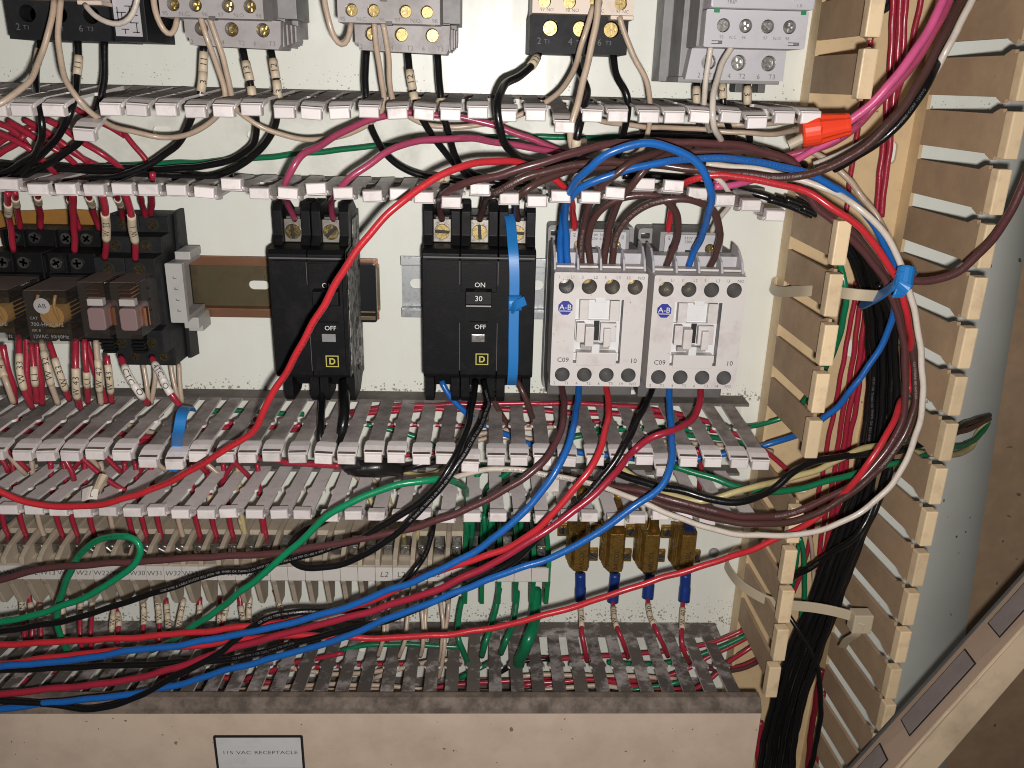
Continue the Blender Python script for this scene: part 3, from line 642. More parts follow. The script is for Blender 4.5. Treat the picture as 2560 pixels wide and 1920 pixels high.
def overload_black(x, label, screws, sticker):
    t = thing('overload_relay', label, 'overload relay', (x + 22, 0, 12), 'overload relays along the top')
    mb = MB(); mb.box(x + 1, x + 45, 4, 40, 14, 95); mb.build('base_housing', 'grey_black', t, bevel=0.5)
    sx = [x + 9.6, x + 23.6, x + 38.0]
    mb = MB(); mb.holed(rect(x, x + 45.6, 12.1, 28.4), [circ(a, 23.0, 3.7, 18) for a in sx], 50, 12, 40, floor_mi=1); mb.build('lower_housing', ['grey_black', 'hole_black'], t)
    if screws:
        for a in sx: screw(t, a, 45.2, 23.0, 3.25, 'cross', 'brass')
    for s, a in (('2', 4.5), ('4', 19.0), ('6', 32.6)): text(t, s, x + a, 17.4, 50.08, 4.1, 'ink_grey'); 
    for s, a in (('T1', 8.2), ('T2', 23.2), ('T3', 36.8)): text(t, s, x + a, 17.2, 50.08, 2.7, 'ink_grey')
    ux = [x + 5.8, x + 17.0, x + 28.9, x + 40.0]
    mb = MB(); mb.holed(rect(x + 0.4, x + 46, 28.5, 96), [circ(a, 33.4, 2.9, 16) for a in ux], 60, 30, 52, floor_mi=1); mb.build('upper_housing', ['cream_plastic', 'hole_black'], t)
    for a in ux: screw(t, a, 56.2, 33.4, 2.6, 'cross', 'brass')
    for s, a in (('97 NO', 7.0), ('98 NO', 18.3), ('95 NC', 29.8), ('96 NC', 41.0)): text(t, s, x + a, 30.0, 60.08, 2.05, 'ink_faint')
    mb = MB(); mb.box(x + 36.0, x + 46.6, 46, 58.2, 26.8, 28.45); mb.build('terminal_bar', 'cream_plastic', t, bevel=0.2, seg=1)
    if sticker:
        mb = MB(); mb.box(x + 45.7, x + 61.0, 10, 46.5, 12.4, 96); mb.build('side_module', 'grey_black', t, bevel=0.4)
        mb = MB(); mb.box(x + 46.8, x + 58.8, 46.5, 46.75, 14.6, 90); lab = mb.build('diagram_label', 'light_grey', t)
        mb = MB()
        for a, b, c, e in ((48, 52.4, 24.5, 24.9), (48.4, 48.8, 21, 27), (50.2, 50.6, 22, 24.6), (52, 57.4, 27.2, 27.6), (54, 54.4, 20.4, 27.4), (53.6, 57.6, 20.2, 20.6), (56.4, 56.8, 16, 20.4), (49.6, 53, 17.4, 17.8), (51, 51.4, 15.6, 17.6), (54.6, 57.6, 23.4, 23.8), (54.6, 57.8, 16.2, 16.6)):
            mb.box(x + a, x + b, 46.75, 46.85, c, e)
        mb.build('diagram_lines', 'ink_black', lab)
    return t
overload_black(-217.6, 'black overload relay with a diagram sticker and a cream top in the upper left corner', False, True)
overload_black(19.6, 'black and cream overload relay with brass screws above the glare on the panel', True, False)
def overload_white(x):
    t = thing('overload_relay', 'pale lilac-grey overload relay with steel screws beside the upright duct', 'overload relay', (x + 22, 0, 2), 'overload relays along the top')
    mb = MB(); mb.box(x - 8.5, x - 3.6, 2, 22, 1.0, 95); mb.box(x - 3.7, x + 46, 2, 46, 3.0, 95); mb.box(x - 4.5, x + 44, 4, 50, 0.8, 3.4); mb.box(x - 1.2, x + 0.5, 20, 66, 16, 60); mb.build('base_housing', 'mid_grey', t, bevel=0.5)
    for a in (18.5, 30.5, 42): 
        mb = MB(); mb.box(x + a - 1.8, x + a + 1.8, 20, 30, -3.2, 1.0); mb.build('mounting_foot', 'dark_grey', t, bevel=0.3)
    sx = [x + 8.0, x + 22.0, x + 36.2]
    mb = MB(); mb.holed([(x - 2.3, 2.2), (x + 43.9, 2.4), (x + 43.8, 16), (x - 0.4, 15.7)], [circ(a, 10.0, 3.5, 18) for a in sx], 55, 30, 47, floor_mi=1); mb.build('lower_housing', ['light_grey', 'hole_black'], t)
    for a in sx: screw(t, a, 50.5, 10.0, 3.1, 'cross', 'steel')
    for s, a in (('2', 4.0), ('T1', 10.0), ('4', 18.2), ('T2', 24.2), ('6', 32.0), ('T3', 38.4)): text(t, s, x + a, 4.2, 55.08, 3.1, 'ink_faint')
    ux = [x + 8.0, x + 17.8, x + 27.5, x + 37.2]
    mb = MB(); mb.holed(rrect(x, x + 45, 15.7, 31.0, 0.8), [circ(a, 24.6, 2.9, 16) for a in ux] + [rect(x + 3.4, x + 8.2, 17.0, 18.4), rect(x + 37.4, x + 42.4, 17.0, 18.4)], 75, 46, 67, floor_mi=0); mb.build('middle_housing', ['light_grey'], t)
    for a in ux: screw(t, a, 72.4, 24.6, 2.45, 'cross', 'steel')
    mb = MB(); mb.box(x + 3.2, x + 5.6, 74, 75.6, 29.6, 31.6); mb.box(x + 41.4, x + 43.6, 74, 75.6, 29.6, 31.4); mb.build('latch', 'green_plastic', t)
    for s, a in (('95', 7.6), ('N.C', 12.6), ('96', 17.4), ('97', 27.0), ('N.O', 32.2), ('98', 36.8)): text(t, s, x + a, 19.9, 75.08, 1.9, 'ink_faint')
    mb = MB(); mb.front(rrect(x + 0.4, x + 45.4, 31.2, 98, 1.2), 48, 80); mb.build('upper_housing', 'light_grey', t, bevel=0.8)
    text(t, 'TRIP', x + 9.2, 33.6, 80.1, 2.2, 'ink_faint'); text(t, '1.0', x + 38.6, 32.9, 80.1, 2.0, 'ink_faint')
    mb = MB(); mb.holed(circ(x + 38.2, 38.8, 4.6, 24), [circ(x + 38.2, 38.8, 3.9, 24)], 80.5, 80); mb.cyl((x + 38.2, 79.5, 38.8), (x + 38.2, 81.5, 38.8), 2.6); mb.build('current_dial', 'light_grey', t)
overload_white(95.0)

# ================================================================= circuit breakers
def breaker(label, x0, x1, poles, face, zt, zb, handle, rating, lever_z, off_z, win, logo, on_z, window_m, worn_side=False):
    t = thing('circuit_breaker', label, 'circuit breaker', ((x0 + x1) / 2, 0, zb), 'circuit breakers')
    w = (x1 - x0) / poles; fx = handle
    mb = MB()
    for p in range(poles):
        a = x0 + p * w; g = 0.18
        mb.side([(4, zt + 14), (30, zt + 14), (34, zt + 0.6), (face - 2.4, zt), (face, zt - 2.0), (face, zb + 2.0), (face - 2.4, zb), (34, zb - 0.6), (30, zb - 12), (4, zb - 12)], a + g, a + w - g)
    mb.build('case', 'black_plastic', t, bevel=0.45)
    mb = MB()   # raised front panel, with the handle opening
    mb.holed(rrect(x0 + 2.0, x1 - 2.0, zb + 4.6, zt - 5.0, 1.2), [rect(fx - 4.9, fx + 4.9, lever_z - 13.5, lever_z + 5)], face + 1.6, face - 0.5, face - 0.3, floor_mi=1)
    mb.build('front_panel', ['black_plastic', 'hole_black'], t, bevel=0.0)
    for p in range(1, poles):
        mb = MB(); mb.box(x0 + p * w - 0.12, x0 + p * w + 0.12, face + 1.5, face + 1.68, lever_z + 6, zt - 5.4); mb.box(x0 + p * w - 0.12, x0 + p * w + 0.12, face + 1.5, face + 1.68, zb + 5, lever_z - 14); mb.build('pole_joint', 'dark_grey', t)
    for a, b, h in ((x0 + w * (poles - 2) + 0.6 if poles == 3 else x0 + w + 0.8, x0 + w * (poles - 1) - 0.6 if poles == 3 else x1 - 5.2, 0.7),):
        mb = MB(); mb.box(a, b, face + 1.2, face + 1.6 + h, zt - 21, zt - 6.0); mb.build('pole_step', 'black_plastic', t, bevel=0.3)
    mb = MB(); mb.box(x0 + 0.8, x1 - 0.8, face - 0.4, face + 0.5, zt - 4.2, zt - 3.4); mb.build('top_ledge', 'dark_grey', t, bevel=0.2)
    for p in range(poles):      # barriers either side of every terminal, top and bottom
        for s in (0, 1):
            a = x0 + p * w + (0.3 if s == 0 else w - 5.0)
            top = [(6, zt + 13), (20, zt + 20.5), (37, zt + 20.5), (40, zt + 17), (40, zt + 5), (44, zt + 0.5), (6, zt + 0.5)]
            bot = [(6, zb - 10), (20, zb - 18.5), (38, zb - 18.5), (41, zb - 15), (41, zb - 4), (44, zb - 0.2), (6, zb - 0.2)]
            for pr in (top, bot):
                mb = MB(); mb.side(pr, a, a + 4.7); mb.build('barrier', 'black_plastic', t, bevel=0.4)
        c = x0 + (p + 0.5) * w
        mb = MB(); mb.box(c - 4.6, c + 4.6, 24, 37, zt + 0.8, zt + 12.6); lug = mb.build('terminal_lug', 'lug', t, bevel=0.4)
        mb = MB(); mb.box(c - 3.4, c + 3.4, 26, 35.5, zt + 12.6, zt + 13.6); mb.build('lug_slot', 'dark_grey', lug)
        screw(lug, c, 37.1, zt + 6.4, 3.9, 'slot', 'brass', random.choice((-0.7, -0.75, 0.05, 1.5)))
        mb = MB(); mb.box(c - 4.6, c + 4.6, 24, 36, zb - 3.4, zb - 0.4); mb.build('terminal_lug', 'lug', t, bevel=0.4)
    if poles > 1 and rating:
        mb = MB(); hp = [(face + 0.5, lever_z + 4.6), (face + 7.0, lever_z + 3.6), (face + 7.6, lever_z - 2.8), (face + 6.4, lever_z - 4.4), (face + 0.5, lever_z - 5.2)]
        mb.side(hp, fx - 6.6, fx + 6.6); hd = mb.build('handle', 'black_plastic', t, bevel=0.35)
        text(hd, rating, fx, lever_z + 0.4, face + 7.5, 3.9, 'ink_bright')
        mb = MB(); mb.box(fx - 6.3, fx + 6.3, face + 6.3, face + 7.7, lever_z - 3.9, lever_z - 3.2); mb.build('handle_edge', 'grey_plastic', hd, bevel=0.15)
    else:
        mb = MB(); mb.side([(face + 0.5, lever_z + 4.6), (face + 6.4, lever_z + 3.4), (face + 6.8, lever_z - 3.4), (face + 0.5, lever_z - 5.0)], fx - 6.4, fx + 6.4); mb.build('handle', 'black_plastic', t, bevel=0.35)
    text(t, 'ON', fx + 0.6, on_z, face + 2.4, 3.5, 'ink_bright'); text(t, 'OFF', fx + 0.9, off_z, face + 1.75, 3.4, 'ink_bright')
    mb = MB(); mb.box(fx - 3.6, fx + 3.4, face + 1.6, face + 2.2, win - 2.1, win + 2.1); mb.build('trip_window', window_m, t, bevel=0.3)
    lx, lz = logo
    lg = MB(); lg.holed(rect(lx - 3.3, lx + 3.3, lz - 3.1, lz + 3.1), [rect(lx - 2.8, lx + 2.8, lz - 2.6, lz + 2.6)], face + 1.75, face + 1.6); lo = lg.build('square_logo', 'ink_yellow', t)
    lg = MB(); dp = [(lx - 1.5, lz - 1.7), (lx + 0.4, lz - 1.7), (lx + 1.5, lz - 0.8), (lx + 1.5, lz + 0.8), (lx + 0.4, lz + 1.7), (lx - 1.5, lz + 1.7)]; di = [(lx - 0.8, lz - 1.0), (lx + 0.2, lz - 1.0), (lx + 0.8, lz - 0.5), (lx + 0.8, lz + 0.5), (lx + 0.2, lz + 1.0), (lx - 0.8, lz + 1.0)]
    lg.holed(dp, [di], face + 1.75, face + 1.6); lg.build('logo_letter', 'ink_yellow', lo)
    if worn_side:
        mb = MB(); mb.loops([[(x1 + 0.02, d, z) for d, z in ((8, zt + 12), (29, zt + 12), (33, zt - 1), (face - 4, zt - 2), (face - 4, zb + 2), (33, zb + 1), (8, zb - 9))], [(x1 + 0.3, d, z) for d, z in ((8, zt + 12), (29, zt + 12), (33, zt - 1), (face - 4, zt - 2), (face - 4, zb + 2), (33, zb + 1), (8, zb - 9))]])
        sl = mb.build('side_label', 'label_worn', t)
        for d, z, r in ((28, -126, 3.6), (20, -139, 2.6), (24, -152, 2.2), (14, -96, 2.4)):
            mb = MB(); mb.cyl((x1 + 0.25, d, z), (x1 + 0.6, d, z), r, 18); mb.build('rivet_hole', 'hole_black', sl)
    return t
breaker('black three-pole breaker marked 30 with a blue cable tie strapped around it', -31.4, 26.2, 3, 53, -80.4, -148.2, -2.6, '30', -103.6, -119.5, -125.6, (-0.6, -137.0), -97.4, 'steel')
breaker('black two-pole breaker with a worn side label, crossed by a red wire', -107.4, -68.8, 2, 55, -81.8, -148.8, -78.6, '', -104.4, -120.8, -126.0, (-77.6, -138.6), -98.6, 'mid_grey', True)

# ================================================================= contactors
def contactor(label, dx, dz):
    t = thing('contactor', label, 'contactor', (56 + dx, 0, -144 + dz), 'pair of contactors')
    X0, X1, ZT, ZB, F = 33.8 + dx, 79.2 + dx, -86.4 + dz, -144.4 + dz, 73.0
    mb = MB(); mb.holed(rrect(X0 + 0.2, X1 + 1.0, -165 + dz, -72.5 + dz, 2.0), [rrect(X0 + 1.6, X0 + 6.4, -78 + dz, -75 + dz, 0.6)], 20, 7); mb.build('mounting_base', 'mid_grey', t, bevel=0.0)
    mb = MB(); mb.box(X0 + 0.6, X1 + 0.4, 18, 50, -158 + dz, -80.5 + dz); mb.build('body', 'dark_grey', t, bevel=0.8)
    # coil block with its plate
    mb = MB(); mb.box(X0 + 7.6, X0 + 40.5, 18, 41.6, -82 + dz, -70.6 + dz); mb.build('coil_block', 'mid_grey', t, bevel=0.5)
    cx0, cx1, cz0, cz1 = X0 + 9.8, X0 + 38.3, -82.4 + dz, -71.6 + dz
    mb = MB(); mb.holed(rrect(cx0, cx1, cz0, cz1, 0.6), [circ(cx0 + 4.6, -78.6 + dz, 2.6, 16), circ(cx1 - 5.0, -78.6 + dz, 2.6, 16), rect(cx0 + 10.8, cx0 + 15.4, -82.2 + dz, -79.4 + dz)], 43.4, 41.6, 41.8, floor_mi=1); cp = mb.build('coil_plate', ['light_grey', 'hole_black'], t)
    screw(cp, cx0 + 4.6, 41.9, -78.6 + dz, 2.3, 'cross', 'brass'); screw(cp, cx1 - 5.0, 41.9, -78.6 + dz, 2.3, 'cross', 'brass')
    text(cp, '110V 50Hz', cx0 + 14.6, -73.2 + dz, 43.5, 2.0, 'ink_black'); text(cp, '120V 60Hz', cx0 + 14.6, -75.2 + dz, 43.5, 2.0, 'ink_black')
    text(cp, 'A1', cx0 + 2.0, -73.4 + dz, 43.5, 1.9, 'ink_black', rot=1.5708); text(cp, 'A2', cx1 - 1.8, -74.2 + dz, 43.5, 1.9, 'ink_black', rot=1.5708)
    # terminal trough between coil block and front: back wall, ribs, clamp bars
    mb = MB(); mb.box(X0 + 0.8, X1 + 0.2, 44, 55, -88 + dz, -80.2 + dz); mb.build('trough_wall', 'light_grey', t, bevel=0.4)
    for k, a in enumerate((0.2, 11.6, 22.8, 34.2, 44.4)):
        e = 0.0 if k not in (0, 4) else 3.0
        mb = MB(); mb.side([(44, -88 + dz), (44, -78.6 + dz + e), (55, -78.4 + dz + e * 0.6), (63, -81.4 + dz), (66, -86 + dz), (66, -88 + dz)], X0 + a, X0 + a + 1.1); mb.build('terminal_rib', 'light_grey', t, bevel=0.15, seg=1)
    for a in (1.6, 13.0, 24.2, 35.6):
        mb = MB(); mb.box(X0 + a, X0 + a + 9.2, 58, 64, -86.0 + dz, -84.9 + dz); mb.build('clamp_bar', 'white_plastic', t, bevel=0.15, seg=1)
    # front housing with eight screw wells
    wells = [(X0 + 6.0 + 11.15 * k, -93.2 + dz) for k in range(4)] + [(X0 + 6.0 + 11.1 * k, -138.4 + dz) for k in range(4)]
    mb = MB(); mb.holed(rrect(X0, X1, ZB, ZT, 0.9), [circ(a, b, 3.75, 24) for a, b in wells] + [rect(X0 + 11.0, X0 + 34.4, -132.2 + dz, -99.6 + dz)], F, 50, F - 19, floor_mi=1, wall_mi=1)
    mb.build('front_housing', ['white_plastic', 'mid_grey'], t)  # well walls are the same plastic, their shade put into a darker grey
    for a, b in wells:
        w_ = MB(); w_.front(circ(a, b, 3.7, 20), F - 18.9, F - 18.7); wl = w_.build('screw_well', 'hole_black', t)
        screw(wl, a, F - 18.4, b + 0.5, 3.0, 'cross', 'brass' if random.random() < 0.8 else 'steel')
    for k, (s1, s2) in enumerate((('1', 'L1'), ('3', 'L2'), ('5', 'L3'), ('13', 'NO'))):
        text(t, s1, X0 + 2.6 + 11.1 * k, -88.6 + dz, F + 0.08, 2.1, 'ink_grey'); text(t, s2, X0 + 8.9 + 11.1 * k, -88.6 + dz, F + 0.08, 2.1, 'ink_grey')
    for k, (s1, s2) in enumerate((('2', 'T1'), ('4', 'T2'), ('6', 'T3'), ('14', 'NO'))):
        text(t, s1, X0 + 2.2 + 11.2 * k, -142.9 + dz, F + 0.08, 2.1, 'ink_grey'); text(t, s2, X0 + 8.2 + 11.2 * k, -142.9 + dz, F + 0.08, 2.1, 'ink_grey')
    text(t, 'C09', X0 + 6.0, -130.6 + dz, F + 0.08, 3.5, 'ink_black'); text(t, '10', X0 + 41.3, -130.6 + dz, F + 0.08, 3.5, 'ink_black')
    # octagonal badge
    lx, lz = X0 + 6.0, -104.0 + dz
    mb = MB(); mb.front(circ(lx, lz, 3.75, 8, math.pi / 8), F + 0.02, F + 0.12); bd = mb.build('badge', 'ink_blue', t)
    text(bd, 'A-B', lx, lz + 0.45, F + 0.2, 3.7, 'ink_bright', sx=1.05); mb = MB(); mb.box(lx - 3.3, lx + 3.3, F + 0.12, F + 0.17, lz - 1.75, lz - 1.4); mb.build('badge_line', 'ink_bright', bd)
    MB().box(X0 + 11.2, X0 + 34.2, F - 15, F - 5.2, -132.0 + dz, -99.8 + dz).build('window_floor', 'white_clean', t)
    # the carrier inside the window: levers and catches stand in the opening
    q = lambda a0, a1, b0, b1, f0, f1, m='white_plastic', n='carrier': MB().box(X0 + a0, X0 + a1, F + max(f0, -6), F + f1, b0 + dz, b1 + dz).build(n, m, t, bevel=0.35)
    q(13.2, 17.6, -110.4, -100.2, -9, -0.6); q(28.2, 32.9, -110.4, -100.4, -9, -0.6); q(17.7, 28.1, -109.8, -100.6, -9.2, -3.0, 'white_clean'); q(20.6, 25.6, -101.0, -98.8, -3, 0.4, 'white_clean', 'catch')
    q(11.6, 31.8, -121.6, -110.9, -9.2, -3.0, 'white_clean', 'carrier_plate'); q(12.0, 16.0, -121.2, -111.2, -3, 1.2, 'white_plastic', 'carrier_arm'); q(16.2, 20.4, -122.6, -112.6, -3, 3.2, 'white_plastic', 'carrier_arm')
    q(20.8, 23.6, -121.2, -111.0, -3, -2.6, 'hole_black', 'slot'); q(23.8, 31.6, -121.0, -111.4, -3, 0.6, 'white_plastic', 'carrier_arm'); q(25.2, 28.6, -122.8, -113.4, 0.6, 3.6, 'white_plastic', 'carrier_arm')
    q(14.6, 29.0, -125.2, -123.0, -9, -1.4, 'grey_plastic', 'bar'); q(20.0, 24.0, -127.2, -122.4, -9, 0.2, 'white_clean', 'pin'); q(15, 19.6, -126.4, -125.2, -8, -5, 'hole_black', 'slot'); q(24.6, 28.8, -126.4, -125.2, -8, -5, 'hole_black', 'slot')
    q(12.6, 32.6, -133.6, -126.6, -9, 0.5, 'white_plastic', 'lower_catch'); q(11.2, 34.2, -132.0, -128.0, -9.3, -3.4, 'white_clean', 'carrier_plate')
    for a in (X0 + 1.0, X1 - 4.6): 
        mb = MB(); mb.side([(40, ZB + 0.4), (62, ZB + 0.4), (50, ZB - 5.6), (40, ZB - 5.6)], a, a + 1.2); mb.build('lower_rib', 'light_grey', t, bevel=0.15, seg=1)
    for a in (9.5, 20.6, 31.8):
        mb = MB(); mb.box(X0 + a, X0 + a + 1.2, 44, 66, ZB - 2.6, ZB + 0.3); mb.build('lower_rib', 'light_grey', t)
    return t
contactor('off-white contactor next to the three-pole breaker, two blue wires in its first terminal', 0, 0)
contactor('off-white contactor next to the upright duct, one blue wire in its middle terminal', 48.6, -0.7)

# ================================================================= plug-in relays on the left
t = thing('amber_strip', 'amber brown strip on the panel behind the relay sockets', 'strip', (-235, 0, -76))
mb = MB(); mb.front([(-330, -88), (-206, -88), (-207, -72.5), (-225, -71.6), (-240, -72.6), (-330, -75.5)], 0.6, 4); mb.build('strip', 'amber_strip', t, bevel=0.4)
def cube_relay(x, label, slabel, letters):
    s = thing('relay_socket', slabel, 'relay socket', (x + 10, 8, -130), 'screw-terminal sockets for the large relays')
    mb = MB(); mb.box(x - 6, x + 21.5, 8.5, 26, -136, -79); mb.box(x - 4, x + 20.8, 26, 44, -134, -87.5); mb.box(x - 1, x + 20, 44, 48.5, -132, -97.5); mb.build('socket_body', 'black_plastic', s, bevel=0.5)
    for dd, zz, off in ((27, -83.2, -2.8), (45, -92.4, -0.8)):
        for k in range(2):
            xx = x + off + 2 + k * 10.4
            mb = MB(); mb.box(xx - 5.0, xx - 4.0, dd - 3, dd + 2.6, zz - 4.6, zz + 4.4); mb.build('partition', 'black_plastic', s, bevel=0.2, seg=1)
            screw(s, xx, dd - 1.0, zz, 2.9, 'cross', 'steel')
    r = thing('cube_relay', label, 'relay', (x + 10, 48, -111), 'clear-cased relays')
    mb = MB(); mb.box(x, x + 20.3, 48.6, 79, -124.6, -98.6); mb.build('clear_case', 'smoke_plastic', r, bevel=1.3, seg=4)
    MB().box(x + 0.5, x + 19.8, 49.5, 78, -98.55, -98.35).build('case_top', 'case_dust', r)
    mb = MB(); mb.box(x + 1.6, x + 18.8, 49, 56, -123.5, -99.8); mb.build('relay_base', 'black_plastic', r)
    mb = MB(); mb.cyl((x + 10, 56, -112), (x + 10, 74, -112), 5.6, 16); mb.build('coil', 'coil_amber', r)
    mb = MB(); mb.box(x + 3.4, x + 17.2, 60, 73.6, -106, -103); mb.box(x + 4, x + 16, 58, 71, -121.5, -119.4); mb.build('armature', 'brass', r)
    for k, (a, b) in enumerate(((6.2, 1.5), (14.2, -1.0))):
        pa = Path([(x + a, 76, -101), (x + a - 1, 77, -106), (x + a + b, 75, -112), (x + a + b * 2, 70, -118)]); mb = MB(); sweep(mb, pa.p, pa.t, 0.75, 8); mb.build('lead', 'coil_amber', r, smooth=True)
    mb = MB(); mb.front(circ(x + 8.6, -105.6, 3.8, 24), 79.05, 79.15); bd = mb.build('badge', 'grey_plastic', r); text(bd, 'AB', x + 8.6, -105.6, 79.2, 3.2, 'ink_black')
    for k, s_ in enumerate(letters): text(r, s_, x + 2.0, -111.6 - 3.0 * k, 79.1, (1.9, 2.7, 1.7, 2.5)[k], 'ink_white', 'l')
    mb = MB()
    for k in range(7): mb.box(x + 20.3, x + 20.42, 62 - (k % 2) * 2, 76, -102.6 - 2.0 * k, -101.6 - 2.0 * k)
    mb.build('side_print', 'ink_black', r)
cube_relay(-216.9, 'large clear-cased relay with a round badge, beside the slim relays', 'black socket with silver screws under the large relay beside the slim relays', ['CAT', '700-HF32A12', 'SER B', '12VAC 50/60Hz'])
cube_relay(-243.4, 'large clear-cased relay cut off by the edge of the picture', 'black socket with silver screws under the relay cut off by the picture edge', ['CAT', '700-HF32A12', 'SER B', '12VAC 50/60Hz'])
def slim_relay(x, label, slabel):
    s = thing('relay_socket', slabel, 'relay socket', (x + 7, 8, -140), 'narrow sockets for the slim relays')
    mb = MB(); mb.side([(9, -70.5), (26, -71.0), (26, -79.2), (38, -79.6), (38, -87.8), (50, -88.2), (50, -98), (44, -98.5), (44, -124), (52, -125), (52, -137.5), (38, -138.5), (38, -148.5), (9, -149.5)], x, x + 15.0); mb.build('socket_body', 'grey_black', s, bevel=0.4)
    for dd, zz in ((26, -75.2), (38, -84.2), (50, -93.5)):
        mb = MB(); mb.front(circ(x + 7.5 - 0.4, zz, 3.3, 18), dd, dd + 0.25); wl = mb.build('screw_well', 'hole_black', s); screw(wl, x + 7.1, dd + 0.2, zz, 2.2, 'cross', 'brass')
    for dd, zz in ((52, -131.5), (38, -143.4)):
        mb = MB(); mb.front(circ(x + 9.5, zz, 3.0, 18), dd, dd + 0.25); wl = mb.build('screw_well', 'hole_black', s); screw(wl, x + 9.5, dd + 0.2, zz, 2.1, 'cross', 'brass')
    for k in range(5):
        mb = MB(); mb.box(x + 1.0, x + 7.4, 52, 57.5 - abs(k - 2) * 0.4, -128.6 - 1.8 * k, -127.3 - 1.8 * k); mb.build('latch_ridge', 'black_plastic', s, bevel=0.2, seg=1)
    r = thing('slim_relay', label, 'relay', (x + 7, 44, -110), 'clear-cased relays')
    a, b = x + 0.6, x + 13.2
    mb = MB(); mb.box(a, b, 44.5, 73, -123.2, -95.6); mb.build('clear_case', 'smoke_plastic', r, bevel=1.2, seg=4)
    MB().box(a + 0.5, b - 0.5, 45.5, 72, -95.55, -95.35).build('case_top', 'case_dust', r)
    MB().box(a + 2.6, b - 2.6, 66, 70, -107.6, -104.2).build('contact_carrier', 'white_plastic', r, bevel=0.3)
    mb = MB(); mb.box(a + 1, b - 1, 46, 54, -122, -97); mb.build('relay_base', 'black_plastic', r)
    mb = MB(); mb.front(rrect(a + 2.2, b - 2.2, -119.8, -108.6, 1.6), 54, 70.5); mb.build('coil_bobbin', 'coil_pink', r, bevel=0.5)
    mb = MB(); mb.cyl((b - 1.6, 62, -119), (b - 1.6, 62, -110), 2.2, 12); mb.build('winding', 'copper', r)
    for k in range(3):
        mb = MB(); mb.box(a + 3.4, b - 3.4, 60, 70.8, -99.6 - 1.9 * k, -98.9 - 1.9 * k); mb.build('contact_spring', 'copper', r, bevel=0.2, seg=1)
slim_relay(-194.6, 'slim clear-cased relay next to the large relays', 'narrow black socket carrying the slim relay next to the large relays')
slim_relay(-179.4, 'slim clear-cased relay next to the grey end clamp', 'narrow black socket carrying the slim relay next to the end clamp')
t = thing('relay_socket', 'wide black empty socket flank between the slim relays and the end clamp', 'relay socket', (-165, 8, -110))
mb = MB(); mb.side([(6, -69.5), (18, -70), (20, -92), (20, -150), (6, -152)], -164.3, -163.0 + 0.6); mb.build('socket_flank', 'grey_black', t, bevel=0.3)
# end clamp
t = thing('end_clamp', 'grey plastic rail end clamp with four square holes beside the slim relays', 'end clamp', (-159, 8, -112))
x0, x1 = -163.6, -155.0
mb = MB(); mb.holed(rrect(x0, x1, -124.0, -92.6, 0.6), [rect(x0 + 3.4 + k * 0.15, x0 + 5.2 + k * 0.15, -100.6 - 5.8 * k, -99.4 - 5.8 * k) for k in range(4)], 40, 36.5, 38); mb.build('face', 'clamp_grey', t)
mb = MB(); mb.box(x0 + 0.3, x1 - 0.2, 10, 36.6, -95.4, -92.8); mb.box(x0 + 0.3, x1 - 0.2, 10, 36.6, -123.8, -121.4); mb.box(x0 + 0.3, x0 + 2.0, 10, 36.6, -122, -95); mb.build('frame', 'grey_plastic', t, bevel=0.4)
mb = MB(); mb.box(x0 + 2.0, x1 + 1.4, 12, 30, -92.7, -88.4); mb.build('hook', 'clamp_grey', t, bevel=0.5)
mb = MB(); mb.side([(12, -123.9), (30, -123.9), (30, -130.0), (24, -130.0), (24, -133.2), (10, -133.2), (10, -130)], x0 + 3.0, x1 + 2.2); mb.build('foot', 'clamp_grey', t, bevel=0.5)

# ================================================================= terminal blocks
TBZ = -272.2
def tb_meshes():
    fl = MB().side([(3, 14.5), (24, 15.5), (38, 13.0), (46, 9.5), (46.4, 4.9), (44.6, 4.8), (44.6, -4.8), (46.4, -4.9), (44, -9), (38, -25.4), (36, -27), (28, -27), (24, -15), (3, -14)], -5.0, -2.2).mesh('barrier', 'beige', bevel=0.5, seg=2)
    bd = MB().side([(3, 13.5), (20, 13.8), (22, 6.0), (36, 5.5), (38.8, 4.8), (44.2, 4.6), (44.2, -4.6), (37, -5.2), (30, -6), (22, -13), (3, -13)], -2.25, 4.95).mesh('block_body', 'beige', bevel=0.3, seg=1)
    cl = MB().box(-1.6, 4.2, 22.5, 34.5, 5.2, 12.2).box(-1.6, 4.2, 22.5, 35.5, -11.8, -5.4).mesh('clamp', 'steel', bevel=0.4, seg=1)
    mk = MB().box(-4.95, 4.95, 44.3, 46.2, -4.55, 4.45).mesh('marker_tag', 'marker_white', bevel=0.15, seg=1)
    return fl, bd, cl, mk
TB = tb_meshes()
GB = [None] * 4
GB[0] = MB().side([(3, 14.5), (24, 15.5), (38, 13.0), (46, 9.5), (46.4, 4.9), (44.6, 4.8), (44.6, -4.8), (46.4, -4.9), (44, -9), (38, -25.4), (36, -27), (28, -27), (24, -15), (3, -14)], -5.0, -2.2).mesh('barrier', 'green_plastic', bevel=0.5, seg=2)
GB[1] = MB().side([(3, 13.5), (20, 13.8), (22, 6.0), (36, 5.5), (38.8, 4.8), (44.2, 4.6), (44.2, -4.6), (37, -5.2), (30, -6), (22, -13), (3, -13)], -2.25, 4.95).mesh('block_body', 'hole_black', bevel=0.3, seg=1)
GB[2], GB[3] = TB[2], TB[3]
din_rail('grey steel rail under the row of terminal blocks', -340, 41, -289, -254, 'zinc', [], 3.0)
names = [None] * 5 + ['L2'] * 5 + [''] * 6 + ['W43', 'W42', 'W41', 'W40', 'W33', 'W32', 'W31', 'W30', 'W23', 'W22', 'W21', 'W20', 'W13', 'W12', 'W11', 'W10']
blank = 0
